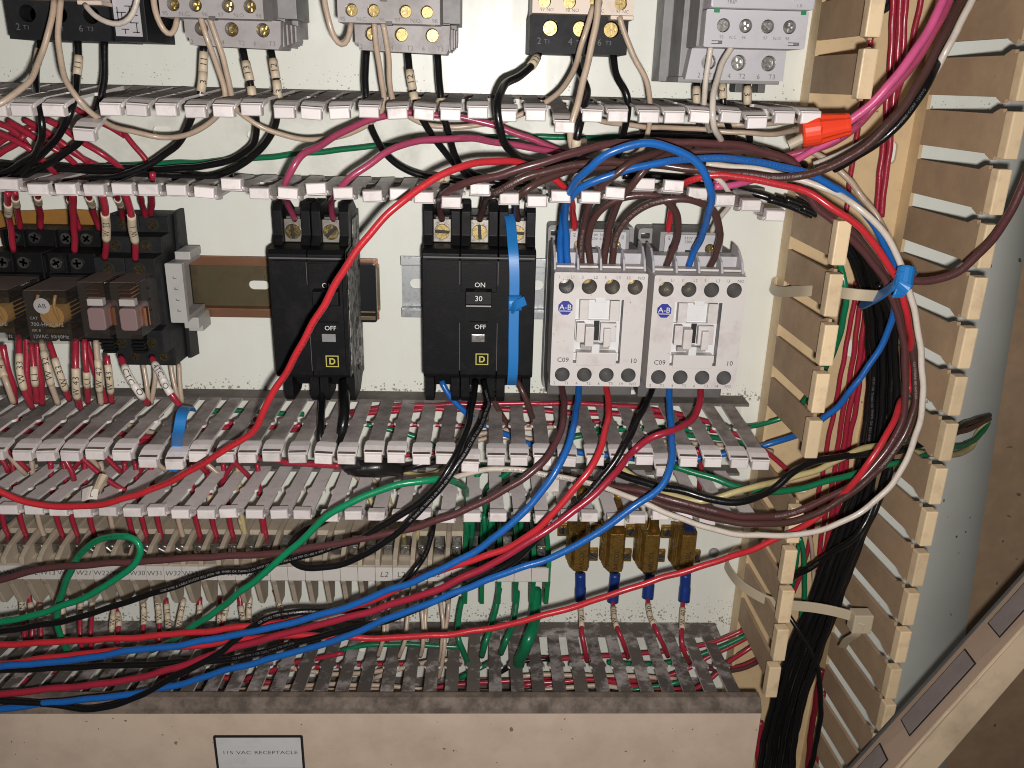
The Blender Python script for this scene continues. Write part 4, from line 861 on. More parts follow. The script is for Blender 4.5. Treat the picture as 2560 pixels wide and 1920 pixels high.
for k, nm in enumerate(names):
    x = 34.95 - 10.1 * k
    if nm is None: lab = f'green earth terminal block, {ORD[4 - k]} of five after the L2 blocks'
    elif nm == 'L2': lab = f'beige terminal block tagged L2, {ORD[k - 5]} counting from the green blocks'
    elif nm == '': lab = f'beige terminal block with a blank tag, {ORD[k - 10]} counting from the L2 blocks'
    else: lab = f'beige terminal block with {nm} handwritten on its white tag'
    b = thing('terminal_block', lab, 'terminal block', (x, 3, TBZ), 'terminal blocks on the rail')
    G = GB if nm is None else TB
    place('barrier', G[0], b, (x, 0, TBZ)); place('block_body', G[1], b, (x, 0, TBZ)); place('clamp', G[2], b, (x, 0, TBZ)); mk = place('marker_tag', G[3], b, (x, 0, TBZ))
    screw(b, x + 1.3, 33.8, TBZ + 8.6, 2.6, 'slot', 'steel'); screw(b, x + 1.3, 34.8, TBZ - 8.2, 2.6, 'slot', 'steel')
    if k == 0: place('barrier', G[0], b, (x + 8.6, 0, TBZ))
    if nm: text(mk, nm, x, TBZ + 0.2, 46.4, 5.0 if nm == 'L2' else 4.4, 'ink_grey', shear=random.uniform(-0.05, 0.25), rot=random.uniform(-0.04, 0.04))
# printed card behind the duct fingers over the green blocks
t = thing('ground_card', 'white card printed with GR behind the duct fingers above the green blocks', 'card', (40, 50, -205))
mb = MB(); mb.box(34.0, 43.4, 46, 46.6, -218, -196); mb.build('card', 'marker_white', t); text(t, 'GR', 39.6, -205.6, 46.75, 5.2, 'ink_black')

# ================================================================= power resistors
def resistor(x, label, dz=0.0):
    t = thing('power_resistor', label, 'resistor', (x, 0, -274 + dz), 'gold power resistors')
    z0, z1 = -286.4 + dz, -259.6 + dz; hw = 5.9
    mb = MB(); mb.loops([[(x + a * 1.08, d, z) for a, d in ((-hw - 1.2, 1.2), (-hw - 1.2, 5), (-hw, 9), (-hw * 0.92, 15), (-hw * 0.6, 19.6), (hw * 0.72, 19.6), (hw * 0.98, 15), (hw, 8), (hw, 1.2))] for z in (z0, z1)]); mb.build('body', 'resistor_gold', t, bevel=0.5)
    for k in range(3):
        mb = MB(); mb.box(x - hw * 1.16 - 0.1 + k * 0.35, x - hw * 0.98 + k * 0.35, 9.5 + k * 2.6, 10.6 + k * 2.6, z0 + 0.6, z1 - 0.6); mb.build('cooling_fin', 'resistor_gold', t)
    for sx, sz in ((-1, -266.8 + dz), (1, -284.6 + dz)):
        a, b = (x - hw - 7.5, x - hw + 0.5) if sx < 0 else (x + hw - 0.5, x + hw + 7.5)
        mb = MB(); mb.box(a, b, 0.8, 3.2, sz - 4.4, sz + 4.4); lug = mb.build('mounting_lug', 'resistor_gold', t, bevel=0.5); screw(lug, (a + b) / 2 + sx * 0.6, 3.2, sz, 2.7, 'slot', 'steel')
    for za, zb in ((z0 + 1, z0 - 7), (z1 - 1, z1 + 7)): MB().cyl((x, 9, za), (x, 9, zb), 1.4).build('terminal_pin', 'brass', t)
    text(t, 'ARCOL', x + 0.6, -278 + dz, 19.7, 4.3, 'ink_black', rot=1.5708, align='c')
    return t
RX = [61.8, 83.4, 105.1, 127.9]
for k, x in enumerate(RX):
    resistor(x, ['gold power resistor next to the green terminal blocks', 'gold power resistor, second from the green terminal blocks', 'gold power resistor, third from the green terminal blocks', 'gold power resistor farthest from the green terminal blocks'][k], -0.3 * k)
t = thing('panel_screw', 'small round steel screw in the panel beside the last gold resistor', 'screw', (150.5, 0, -284))
mb = MB(); mb.loops([[(150.5 + r * math.cos(a * math.pi / 8), d, -284 + r * math.sin(a * math.pi / 8)) for a in range(16)] for r, d in ((3.5, 0.2), (3.4, 1.2), (2.6, 2.4), (1.2, 3.0))]); mb.build('screw_head', 'mid_grey', t, smooth=True)
# ================================================================= wires
T90 = 'C(UL) TYPE T90 NYLON OR TWN75 FT1'
THHN = 'OR THHN OR THWN-2 OR AWM OR GR II 14 AWG 2.08 MM CU 600V VW-1 OR C(UL) TYPE T90 NYLON OR TWN75'
# ---- tan control wires at the overload relays
W('tan wire curving from the black overload relay out past the edge of the picture', [(-188.7, 64, 27.9), (-188.3, 66.7, 24), (-188.9, 69.3, 18.2), (-193.5, 72, 6.1), (-195.8, 82, -5.4), (-199.2, 90, -11), (-203.5, 94, -14.7), (-208.4, 95, -17)], 1.5, 'tan')
W('tan wire dropping from the black overload relay and swinging to the first grey relay', [(-185.8, 64, 28), (-185.7, 66, 24.1), (-187.5, 68, 15.2), (-187.4, 70, 2.5), (-181.1, 78, -8.9), (-175.9, 76, -17.2), (-173.1, 62, -23.7), (-164.8, 52, -28.2), (-152.7, 46, -30.3), (-139.2, 48, -27.7), (-128.5, 50, -21.5), (-121.4, 56, -15.2), (-119.9, 56, -11.1), (-121.2, 55, -5), (-123.3, 62, 9.4), (-125.8, 64, 19.5), (-127.1, 62, 23.4)], 1.5, 'tan')
W('pale wire looping under the cream strip of the black overload relay', [(-177.5, 60, 26.6), (-171.5, 64, 21.5), (-164.4, 66, 18.1), (-158.2, 66, 19.2), (-154.3, 66, 23.7), (-152, 66, 28.7), (-151.2, 66, 32.4)], 1.4, 'white')
W('dirty tan wire looped at the side of the first grey overload relay', [(-143.6, 70, 31), (-143.4, 71, 27.3), (-142.7, 72, 21.1), (-141.2, 70.5, 16), (-138.4, 69, 14.4), (-136.3, 67.5, 17.2), (-135.7, 66, 22.3)], 1.5, 'tan')
W('tan wire looping between the two grey overload relays inside the duct', [(-122.5, 64, 22.8), (-120.5, 62, 14), (-117.7, 60, 2.4), (-117.5, 58, -4.9), (-119.2, 56, -10.4), (-119.3, 50, -16), (-115.6, 46, -20.3), (-106.9, 44, -25.1), (-92.7, 42, -29.4), (-77.7, 42, -30.1), (-69.1, 44, -27.3), (-57.2, 48, -22.5), (-50.1, 50, -17.6), (-46.2, 56, -10), (-48.3, 56, -1.9), (-49.9, 60, 9.3), (-50.2, 64, 17.6), (-50.1, 64, 22.1)], 1.5, 'tan')
W('dirty tan wire looped at the side of the middle overload relay', [(-70.7, 70, 33), (-70.4, 71, 29.2), (-69.5, 72, 23), (-67.1, 70.5, 15), (-64.1, 69, 11.8), (-61.4, 67.5, 14.3), (-60.1, 66, 21.7)], 1.5, 'tan')
W('tan wire running from the middle overload relay through the duct to the cream one', [(-46.3, 64, 22.2), (-44.4, 62, 12.7), (-44, 60, 4.2), (-45.1, 56, -8.6), (-42.7, 50, -15), (-36.5, 46, -18.5), (-27.7, 44, -22), (-12.7, 42, -22.5), (2.4, 42, -20.3), (17.4, 44, -15.9), (29.1, 46, -9.5), (36, 50, -4.1), (40, 58, 3.6), (40.9, 66, 11.4), (43.1, 68, 19.8), (45.7, 66, 27), (46.8, 66, 31.4)], 1.5, 'tan')
W('tan wire hanging in front of the duct from the black and cream relay', [(47.5, 78, 35.4), (47.2, 79, 31.7), (45.9, 80, 17.5), (42.7, 80, 1.6), (39.3, 84, -10), (36.9, 84, -21.2), (37.4, 82, -28), (40.7, 76, -31.8), (45.2, 66, -29.7), (46.9, 55, -26.2)], 1.75, 'tan')
W('tan wire descending beside the glare from the last screw of the black and cream relay', [(59.3, 60, 28), (62.8, 59.3, 19.4), (68.6, 58.7, 9.6), (74.1, 58, 1), (76.9, 55, -7.2), (78.8, 48, -17.2), (78.8, 46, -26), (76.9, 44, -31.7), (72.8, 42, -35), (69.9, 36, -35.2)], 1.5, 'tan')
W('white wire dropping straight from the pale overload relay into the duct', [(100.5, 66, 16.4), (100.3, 64.7, 6.6), (100.5, 63.3, -2.4), (101.1, 62, -8.5), (107.4, 45, -16.8), (111.7, 35, -22.2)], 1.5, 'white')
W('white wire looping from the pale overload relay in front of the finger tips', [(109.2, 70, 16.5), (103.8, 74, 8.7), (99.3, 84, -2.2), (97.3, 92, -10.6), (99.6, 90, -17.9), (109.2, 72, -25.5), (118, 60, -30.9), (128.1, 50, -34.8), (142.3, 45, -38.7)], 1.6, 'white')
W('tan wire lying along the duct into the orange-red wire nut', [(46.1, 50, -14), (52, 46, -17.1), (63.3, 42, -19.3), (88.1, 38, -20.4), (89.5, 36, -20.8), (111.3, 36, -20.9), (127.8, 40, -22.3), (139.1, 48, -22), (144.2, 62, -19.5), (145.4, 74, -17.3)], 1.5, 'tan')
W('tan wire behind the finger tips beside the wire nut', [(115.2, 30, -18.6), (129.7, 32, -18.7), (141.1, 40, -17.3), (150.4, 52, -14.7)], 1.4, 'tan')
# ---- black motor wires from the overload relays
W('black wire from the first terminal of the black overload relay', [(-209.6, 38, 12.4), (-210.9, 40, 5.9), (-212.9, 42, -3.1), (-210.5, 48, -11.3), (-200.8, 66, -17.4), (-199.3, 70, -25.9), (-208.4, 58, -35.1), (-222, 48, -43.4), (-236.2, 44, -49.6), (-242.5, 44, -51.5)], 1.9, 'black', marks=[(0.07, '', 7)])
W('black wire from the middle terminal of the black overload relay', [(-191.6, 40, 12.8), (-190.8, 43, 2.9), (-192.6, 46, -8.1), (-187.7, 62, -14.6), (-188.3, 66, -20.5), (-198.3, 58, -29.3), (-213.2, 50, -40.1), (-226.2, 46, -48.8), (-238.2, 42, -54.7)], 1.9, 'black', marks=[(0.11, '11', 9, True)])
W('black wire from the last terminal of the black overload relay', [(-178.5, 42, 12.6), (-178.5, 44, 3.2), (-180.3, 46, -7.8), (-181.3, 50, -16.1), (-191.1, 46, -29.2), (-203.4, 44, -39), (-222.2, 42, -48.4), (-233.4, 42, -52.7), (-244.4, 42, -55.5)], 1.9, 'black')
W('black wire with a tan 3 sleeve, first of three under the first grey overload relay', [(-132, 44, 11.8), (-132.8, 46, 0.9), (-134.5, 48, -9.5), (-139.1, 48, -19.7), (-147.3, 40, -30), (-159.6, 36, -40.1), (-170.9, 38, -46.2), (-185.9, 40, -50.8), (-208.3, 41, -52.3), (-230.4, 42, -53), (-243.9, 42, -53.3)], 2.0, 'black', marks=[(0.05, '11', 9, True), (0.11, '3', 9, True)])
W('black wire with a flared 3 sleeve, second of three under the first grey overload relay', [(-114.2, 44, 10.5), (-112.2, 47, 1.3), (-109.8, 50, -8.9), (-109.7, 46, -20.2), (-113.5, 36, -31), (-122.2, 30, -39.5), (-139.5, 28, -44.2), (-160, 26, -47.1), (-180.3, 24, -47.1), (-207.6, 24, -47.2), (-246.4, 24, -46.9), (-252.5, 24, -46.6)], 2.0, 'black', marks=[(0.055, '13', 9, True), (0.115, '3', 9, True)])
W('black wire with a tan 3 sleeve, third of three under the first grey overload relay', [(-101.2, 44, 10.2), (-99.2, 47, 2.3), (-97.5, 50, -8.6), (-100.1, 46, -20), (-106.5, 38, -30.7), (-121.5, 34, -43.3), (-140.4, 32, -50.1), (-162.8, 30, -50.2), (-190.5, 28, -48.3), (-221.4, 28, -48.2), (-244.9, 28, -50.3), (-251.2, 28, -51.2)], 2.0, 'black', marks=[(0.045, '12', 9, True), (0.095, '3', 9, True)])
W('thick black cable lying along the bottom wall of the upper duct, printed in grey', [(-258.1, 14, -47.2), (-251.8, 14, -47.5), (-228.2, 14, -48.2), (-204.4, 14, -49.2), (-180.6, 14, -50.3), (-156.6, 14, -51.4), (-132.4, 14, -51.7)], 2.6, 'black', prints=[('C - GENERAL CABLE - C', 0.25, 'grey', False)])
W('black wire from the first terminal of the middle overload relay', [(-56.6, 44, 11), (-57.6, 47, -0.8), (-57.1, 50, -10.4), (-55, 48, -23.1), (-51, 40, -35.2), (-42.4, 36, -42.9), (-28.7, 32, -47.6), (-12.9, 33, -49.1), (6.9, 34, -50.5)], 2.0, 'black', marks=[(0.74, 'T1', 8, True)])
W('black wire marked 12 and 4 under the middle overload relay', [(-37.3, 44, 10.4), (-36.6, 47, 3.2), (-34.5, 50, -8.5), (-30.4, 48, -19.7), (-23.5, 40, -30.9), (-16.7, 36, -39.3), (-6.6, 32, -46.4), (6.9, 32, -49.2), (26.7, 32, -49.5)], 2.0, 'black', marks=[(0.12, '12', 9, True), (0.21, '4', 8, True)])
W('black wire from the last terminal of the middle overload relay', [(-23.4, 44, 10.3), (-22.5, 47, 0.1), (-21.3, 50, -10.3), (-19.1, 48, -22.3), (-15.6, 42, -34.3), (-10.9, 36, -44.5), (-4.2, 34, -49.2), (10.8, 34, -51.2)], 2.0, 'black', marks=[(0.29, '', 8)])
W('black wire bending wide in front of the duct below the cream relay', [(24.1, 48, 11.8), (22.6, 52, 7.6), (15.4, 62, 2), (8.1, 76, -2.1), (4.1, 90, -8.8), (4.4, 92, -17), (7.7, 88, -25.5), (13.8, 76, -33), (23.1, 62, -37.2), (32.7, 52, -37.5), (43.8, 46, -34.9), (56.2, 42, -29.8), (71.7, 40, -25.5), (88.4, 38, -24.1), (94.2, 36, -24.6), (111.7, 36, -25), (125.9, 36, -26.4), (138.7, 36, -29.9), (152.7, 36, -35.5)], 2.1, 'black', marks=[(0.025, '11', 7, True)])
W('black wire kinked below the black and cream relay, ending in a tan sleeve', [(41.4, 46, 12.6), (42.3, 50, 5.8), (45.7, 64, -1.3), (44, 76, -8.1), (41.5, 84, -16.5), (40.3, 86, -23), (40.2, 80, -30.4)], 2.1, 'black', marks=[(0.93, '', 7)])
W('black wire from the last terminal of the black and cream relay', [(59.5, 46, 12.7), (60.2, 49, 5.5), (62.4, 52, -0.3), (66.5, 56, -5), (67.2, 54, -10.2), (67.2, 46, -19), (67.7, 38, -30.5), (65.6, 34, -37.7)], 2.0, 'black')
W('short black wire with a tan marker under the first foot of the pale relay', [(101.8, 40, 1.3), (101.7, 42, -3.4), (101.7, 44, -9), (105.7, 36, -17.3), (111.5, 30, -25.8)], 1.9, 'black', marks=[(0.2, '1', 8)])
W('short dark wire with a tan marker under the middle foot of the pale relay', [(114.4, 40, 1.6), (114.6, 42, -3.1), (115, 44, -8.7), (119.6, 36, -17), (125.7, 30, -25.5)], 1.9, 'black', marks=[(0.14, '2', 7)])
W('short dark wire with a tan marker under the last foot of the pale relay', [(126.6, 40, 1.9), (126.6, 42, -2.8), (126.5, 44, -8.4), (130, 36, -16.7), (135.1, 30, -29.6)], 1.9, 'black', marks=[(0.18, '3', 8)])
W('black wire lying in the upper duct below the wire nut', [(78.8, 24, -24.4), (96.4, 25.2, -23.5), (114, 26.4, -23.9), (128.3, 27.6, -26.5), (146.5, 28.8, -31.1), (165.1, 30, -38.4)], 2.1, 'black')
W('green earth wire stretched along the bottom of the upper duct', [(-198.6, 10, -47.3), (-173.5, 10.2, -46.2), (-132.7, 10.4, -43.3), (-100, 10.6, -39.6), (-74.4, 10.8, -36.6), (-62.5, 11, -35), (-38.1, 11.2, -32.1), (-5.5, 11.4, -29.4), (27.2, 11.6, -28), (59.9, 11.8, -27.7), (93.7, 12, -26.3), (108.7, 12, -27), (137.5, 12, -35.3)], 1.7, 'green')
# ---- two-pole breaker feeds
W('pink wire from the first pole of the two-pole breaker, passing under the middle relay fingers', [(-96.7, 36, -69.6), (-97.3, 46, -61.6), (-94.4, 66, -53.4), (-91.1, 80, -47), (-88.1, 84, -43.3), (-86.1, 84, -39.2), (-80.7, 80, -31.7), (-75.8, 70, -31), (-66.1, 62, -24.2), (-50.6, 52, -17.8), (-34.9, 47, -16), (-23.1, 46, -16.4), (-10.4, 45.5, -18.1), (2.4, 45, -20.2), (17.6, 44.5, -25.5), (31.5, 44, -30.5), (42.8, 40, -34.3), (53.5, 36, -37.8)], 1.85, 'pink', prints=[('CERRO', 0.11, 'black', False), ('RESISTANT II VW-1 OR AWM', 0.62, 'black', True)])
W('pink wire from the second pole of the two-pole breaker with black print', [(-77.2, 36, -69.2), (-76.7, 44, -62.9), (-70.4, 68, -52.6), (-65, 84, -47.6), (-60.4, 86, -43.2), (-54.4, 83, -38.3), (-44.9, 80, -31.6), (-33, 72, -27.5), (-19.2, 66, -26.1), (-4.9, 60, -26.5), (9.9, 56, -28.5), (25, 52, -31.2), (40.7, 46, -34.1), (53.1, 40, -37.5)], 1.85, 'pink', prints=[('R T90 NYLON', 0.11, 'black', False), ('CERRO-LINE VINYLON-A 12 AWG', 0.62, 'black', False)])
W('long bright red wire sweeping from a contactor coil down across the two-pole breaker', [(45.9, 40, -71.3), (44.4, 46, -62.6), (40.4, 66, -51.8), (35, 74, -44.5), (29.6, 76, -39.6), (22.3, 78, -37.1), (12.8, 86, -34.2), (1, 94, -33.1), (-14.2, 101, -36.7), (-27.3, 105, -43), (-32.6, 109, -47.9), (-42.9, 111, -56.3), (-51, 112, -64.8), (-59.4, 113, -77.8), (-67.4, 113, -90.1), (-74.3, 112.5, -101.7), (-80.1, 112, -112.5), (-90.6, 110, -129.3), (-100.7, 108, -145.7), (-104.9, 106, -156.5), (-116.8, 104.5, -164.7), (-131, 103, -174.1), (-149.1, 101, -185.8), (-170.7, 99, -195.5), (-192.2, 97, -201.9), (-209.4, 96, -203.1), (-222.3, 96, -200.6), (-234.5, 96, -195.1), (-239.2, 96, -192.1)], 1.85, 'red', prints=[('SUNLIGHT RESISTANT GAS & OIL WIRE & CABLE 600 VOLTS', 0.46, 'black', True, -0.55), ('OR THWN-2 OR AWM OR GR II 14 AWG 2.08 MM CU 600V C(UL) TYPE T90 NYLON', 0.64, 'black', True, 0.45)])
W('black stub leaving the first pole of the two-pole breaker downward', [(-87.7, 36, -157.7), (-86.8, 42, -166.4), (-85.5, 52, -169.8), (-85.2, 62, -174.3), (-83.6, 66, -182.7), (-81.4, 62, -190.3)], 2.4, 'black')
W('thick black wire leaving the second pole of the two-pole breaker, stripped end showing', [(-75.7, 36, -156.8), (-74, 46, -161.1), (-72.5, 56, -166.6), (-73, 62, -174.2), (-74.7, 60, -182.3), (-73.3, 58, -190.6), (-71.2, 60, -194.1)], 3.2, 'black')
# ---- three-pole breaker feeds, top
W('brown wire from the first pole of the three-pole breaker arching over the duct fingers', [(-21.9, 38, -67.8), (-22.5, 44, -61.8), (-21.2, 64, -54.2), (-18.4, 84, -49.4), (-14.7, 88, -45.7), (-5.7, 92, -42), (5.9, 93.5, -39.6), (15.9, 95, -36.6), (29.3, 95, -31.7), (43, 92, -27.9), (57, 88, -25.2), (71.4, 84, -24.1), (81, 80, -25), (101, 78.7, -24.5), (117.4, 77.3, -25.9), (134.3, 76, -29.7), (144.5, 76, -33.3), (151.1, 76, -49.6), (160.9, 76.8, -56.8), (170.8, 77.5, -64.7), (181, 78.3, -73.4), (189.5, 79.1, -82.5), (195.3, 79.8, -91.2), (200.8, 80.6, -101.6), (205.4, 81.4, -114.3), (208.6, 82.2, -127.9), (211.6, 82.9, -146), (211.4, 84.5, -157.9), (207, 85.2, -170.5), (199.4, 86, -183.4), (188.5, 86.9, -193.4), (177, 87.7, -199.8), (162.7, 88.6, -206.6), (149.1, 89.4, -209.3), (133.3, 92, -207.9), (117.2, 90, -205.1), (100.9, 88, -201.2), (85.6, 82, -199.7), (73.3, 76, -199.6), (60.7, 70, -200.5), (49.6, 60, -201.1)], 2.0, 'plum', prints=[('TYPE MTW OR THHN OR THWN', 0.86, 'white', True), ('ENCORE WIRE CORP', 0.775, 'white', True)])
W('brown wire printed TYPE MTW from the middle pole of the three-pole breaker', [(-2.7, 38, -67.4), (-0.9, 46, -60.4), (1.1, 68, -51.9), (4.7, 86, -48), (9.5, 87, -44.3), (17.7, 88, -41), (30.2, 86, -36.9), (44.2, 84, -34.3), (62, 82, -33.8), (81, 80, -35), (85.5, 82, -35.5), (104.9, 84, -36.8), (124.3, 86, -38.4), (139.4, 88, -38.1), (150, 90, -34.9), (160, 92, -29.3), (167.2, 93, -23.5), (175.1, 94, -13.8), (180.7, 93.5, -5.8), (184.9, 93, 1.4), (189, 90.5, 8.5), (194.4, 88, 22.2), (198.9, 84, 30.4), (203.9, 80, 36.9), (205.4, 80, 42.4)], 2.1, 'brown', prints=[('C(UL) TYPE MTW', 0.17, 'white', False), ('AWG (3.31MM2) TYPE MTW OR THHN OR THWN', 0.5, 'white', True)])
W('brown wire from the last pole of the three-pole breaker rising behind the others', [(17, 38, -67), (15.2, 48, -59.1), (16.6, 86, -47.7), (23.6, 83, -43.1), (34.3, 80, -39.1), (45.2, 76, -36.8), (63.7, 72, -37.2), (83.2, 72, -31.5), (103.1, 72, -28.6), (119.3, 72, -28.5), (135.7, 72, -30.3), (144.2, 72, -44.7), (157.1, 71, -51.4), (169.1, 70, -59), (179.8, 71.2, -67.6), (188.8, 72.4, -77), (195.3, 73.6, -86.6), (200.8, 74.8, -94.3), (204.5, 76, -102.8), (211, 77.2, -115.4), (215.4, 78.4, -129), (217.9, 80.8, -142.4), (217.4, 82, -153.2), (213.4, 84.5, -167.2), (205.1, 87, -179.9), (193.6, 89.5, -189.8), (180.8, 92, -200.5), (166.7, 92.8, -207.7), (151.4, 93.6, -210.8), (142.2, 96, -210), (126.4, 94, -209.4), (110.3, 92, -206.2), (94.1, 90, -202.4), (81.2, 88, -199.6), (69.5, 79, -200), (60.8, 70, -201.6)], 2.0, 'brown', prints=[('SUPERSLICK ELITE TYPE', 0.66, 'white', True), ('NYLON OR TWN75 FT1', 0.58, 'white', True)])
# ---- contactor line side
W('blue wire from the first contactor running over the fingers into the right bundle', [(38.1, 57, -86), (37.3, 58.5, -79.4), (37.1, 60, -68.8), (37.1, 66, -59.8), (37.5, 76, -52.8), (41.7, 86, -45.5), (47.6, 88, -42.1), (57.3, 88, -38.2), (68, 88, -34.5), (79.2, 88, -33.3), (92, 86, -30.7), (107.7, 86, -30.9), (123.5, 86, -32.1), (139.8, 85.5, -35), (152.5, 85, -39.2), (164, 84.5, -44.8), (166.6, 84, -47), (175.7, 83.3, -54.3), (183.6, 82.7, -61.7), (189.3, 82, -70.6), (194.9, 80, -78.6), (199.1, 78, -85.6), (204.1, 70, -96.8), (205.4, 66, -112.5), (203.7, 65, -124.2), (198, 64, -137.8), (189.9, 62, -152.9), (190.7, 59, -158.2), (180.4, 56, -170.8), (177.6, 44, -181.4), (171, 36, -188.9), (162.9, 34, -193.4), (144.4, 36, -196.6), (127.2, 34, -201.7), (110.1, 30, -205.4), (87.9, 30, -204), (65.7, 30, -201.9), (43.6, 30, -198.9)], 1.95, 'blue', prints=[('E102903 (UL) MTW OR THHN OR THWN-2 OR AWM OR GR II AWG (3.31 MM2) 600V', 0.19, 'black', False)])
W('blue jumper arching high from the first contactor to the middle of the second', [(41.6, 57, -85.9), (40.7, 59.5, -79.1), (39, 62, -68.4), (37.7, 70, -58.5), (37.4, 84, -48.3), (39, 92, -41.8), (41.5, 98, -38.4), (46.1, 102, -32.1), (52.9, 104, -27.3), (61.3, 104, -24.4), (69.1, 104, -23.4), (70.1, 104, -23.4), (78.6, 103, -25.1), (87.3, 102, -28.2), (94.2, 101, -34.6), (98.2, 100, -42), (101.4, 92, -49.7), (103, 80, -59.6), (104, 66, -71.9), (103, 60, -79.3), (102.3, 57, -85.5)], 2.0, 'blue')
W('brown jumper arching from the first contactor to the first terminal of the second', [(53, 57, -85.7), (50.8, 61.5, -77.9), (49.6, 66, -68.9), (51.1, 72, -60.6), (55.5, 76, -53.7), (63.4, 78, -49.3), (72.2, 79, -47.6), (80.1, 78.5, -48.1), (85.9, 78, -50.9), (90.5, 74, -57.5), (92.9, 70, -64.7), (93.8, 62, -74.9), (91.7, 59.5, -81), (90.9, 57, -85.7)], 2.0, 'brown')
W('brown jumper printed in white arching between the contactors on the outside', [(63.8, 57, -85.5), (63, 61.5, -77), (63.5, 66, -68.6), (66.1, 74, -60.6), (71.2, 80, -54.1), (77.9, 84, -50.3), (86.3, 86, -48.3), (94.2, 85, -48.6), (100.4, 84, -50.8), (106.9, 80, -56), (111.7, 74, -63.7), (114.3, 66, -72.4), (113.9, 61.5, -80.2), (112.8, 57, -86)], 2.0, 'brown', prints=[('600V (UL) OR C(UL) TYPE T90 NYLON OR TWN75 FT1', 0.10, 'white', False)])
W('brown wire printed TYPE T90 NYLON rising from the second terminal of the first contactor', [(48.4, 57, -85.8), (47.2, 60.5, -78.8), (47.2, 64, -69.3), (47.4, 70, -59), (49.2, 78, -50.4), (52.3, 86, -44), (57.1, 90, -38.6), (60.8, 90, -34.2), (71.9, 84, -30.4), (80.9, 78, -29.7), (87.4, 70, -28.4), (112.8, 66, -29)], 2.0, 'brown', prints=[('TYPE T90 NYLON OR', 0.04, 'white', False)])
W('brown wire rising steeply from the third terminal of the first contactor', [(59.6, 57, -85.6), (59, 61.5, -77), (59.6, 66, -66.7), (61.2, 72, -56.5), (63, 80, -48.6), (66.7, 86, -41.6), (70.3, 88, -36.2), (78, 82, -31.8), (95.3, 70, -26.7)], 2.0, 'brown')
W('red wire to the coil of the second contactor, running on with the right bundle', [(94.2, 40, -71.4), (93.4, 44, -63.4), (91.6, 58, -53.2), (90.3, 72, -45.5), (91.6, 82, -40.6), (96.4, 84, -38.6), (108.5, 86, -38.2), (123.8, 88, -39.8), (139.3, 90, -42.7), (151, 92, -46.4), (151.3, 95, -48.3), (164.3, 96, -55.6), (175.1, 96, -64.5), (184.3, 96, -74.8), (192.1, 94, -84.6), (199, 92, -97.9), (209.1, 82, -115.4), (220.3, 66, -134.6), (224.3, 62, -149.4), (214.6, 74, -148.5), (208, 84, -152.5), (200.4, 92, -161.9), (192.5, 96, -175.8), (187.5, 92, -187.9), (183.6, 86, -202.9), (170.7, 88, -213.4), (156.3, 92, -218.5), (135.7, 96, -226.6), (129.5, 98, -227.2), (104.2, 99, -236), (78.7, 100, -244.7), (46.9, 100, -257.6), (21, 100, -265.7), (6.5, 100, -270.4), (-32.2, 100, -275.4), (-59.3, 99.5, -276.9), (-78.7, 99, -276), (-98.1, 98, -276.3), (-117.8, 97, -278.5), (-130.3, 96.8, -280.1), (-138.9, 96.7, -282.9), (-172.1, 96.5, -285.5), (-205.4, 96.3, -288.9), (-252.5, 96, -296.1), (-263.6, 96, -296.8)], 1.85, 'red', prints=[('WIRE & CABLE E315239 (UL) THHN OR THWN-2 OR AWM OR GR II 14 AWG', 0.055, 'black', False, -0.2), ('THHN OR MTW OR AWM OR GR II 14 AWG 2.08 MM CU 600V VW-1 OR C(UL) TYPE T90', 0.50, 'black', True, -0.55)])
W('white wire from the second contactor coil dropping behind the finger tips', [(116.6, 40, -71.4), (117.5, 44, -65.7), (120.2, 50, -59.1), (120.4, 56, -53.5), (115.5, 62, -45.5), (109.8, 64, -41.5), (104.4, 60, -38.8)], 1.5, 'white')
W('white wire sweeping in a great loop down the right bundle and back left', [(102.6, 70, -34.8), (120.1, 72, -35.8), (136.1, 74, -38), (147.3, 78, -40.5), (160.2, 82, -45.2), (164.8, 92, -48.1), (176.4, 94, -56.3), (184.7, 96, -66.2), (191.3, 97, -77.6), (196.9, 98, -89.9), (203.8, 98, -108), (208.5, 99, -124.9), (210.7, 99.5, -137.5), (211.7, 100, -154.2), (208.6, 100.5, -171.4), (200.4, 101, -189), (189.5, 100.5, -201), (173.8, 100, -210), (156.3, 100, -213.8), (133.4, 99, -214.2), (118.2, 98, -212), (102.2, 96, -207.5), (86.5, 92, -201.9), (74.1, 88, -198.4), (66, 80, -198.4), (52.9, 78, -195.5), (33, 77, -191.8), (19.9, 76, -190.3), (3.7, 74, -190.2), (-6.1, 73, -192.9), (-14.7, 72, -197.2), (-19.9, 60, -206.3)], 1.75, 'white', prints=[('AWM OR GR II C(UL) TYPE T90 NYLON OR TWN75 FT1 - SUPERSLICK ELITE', 0.80, 'black', True, -0.3)])
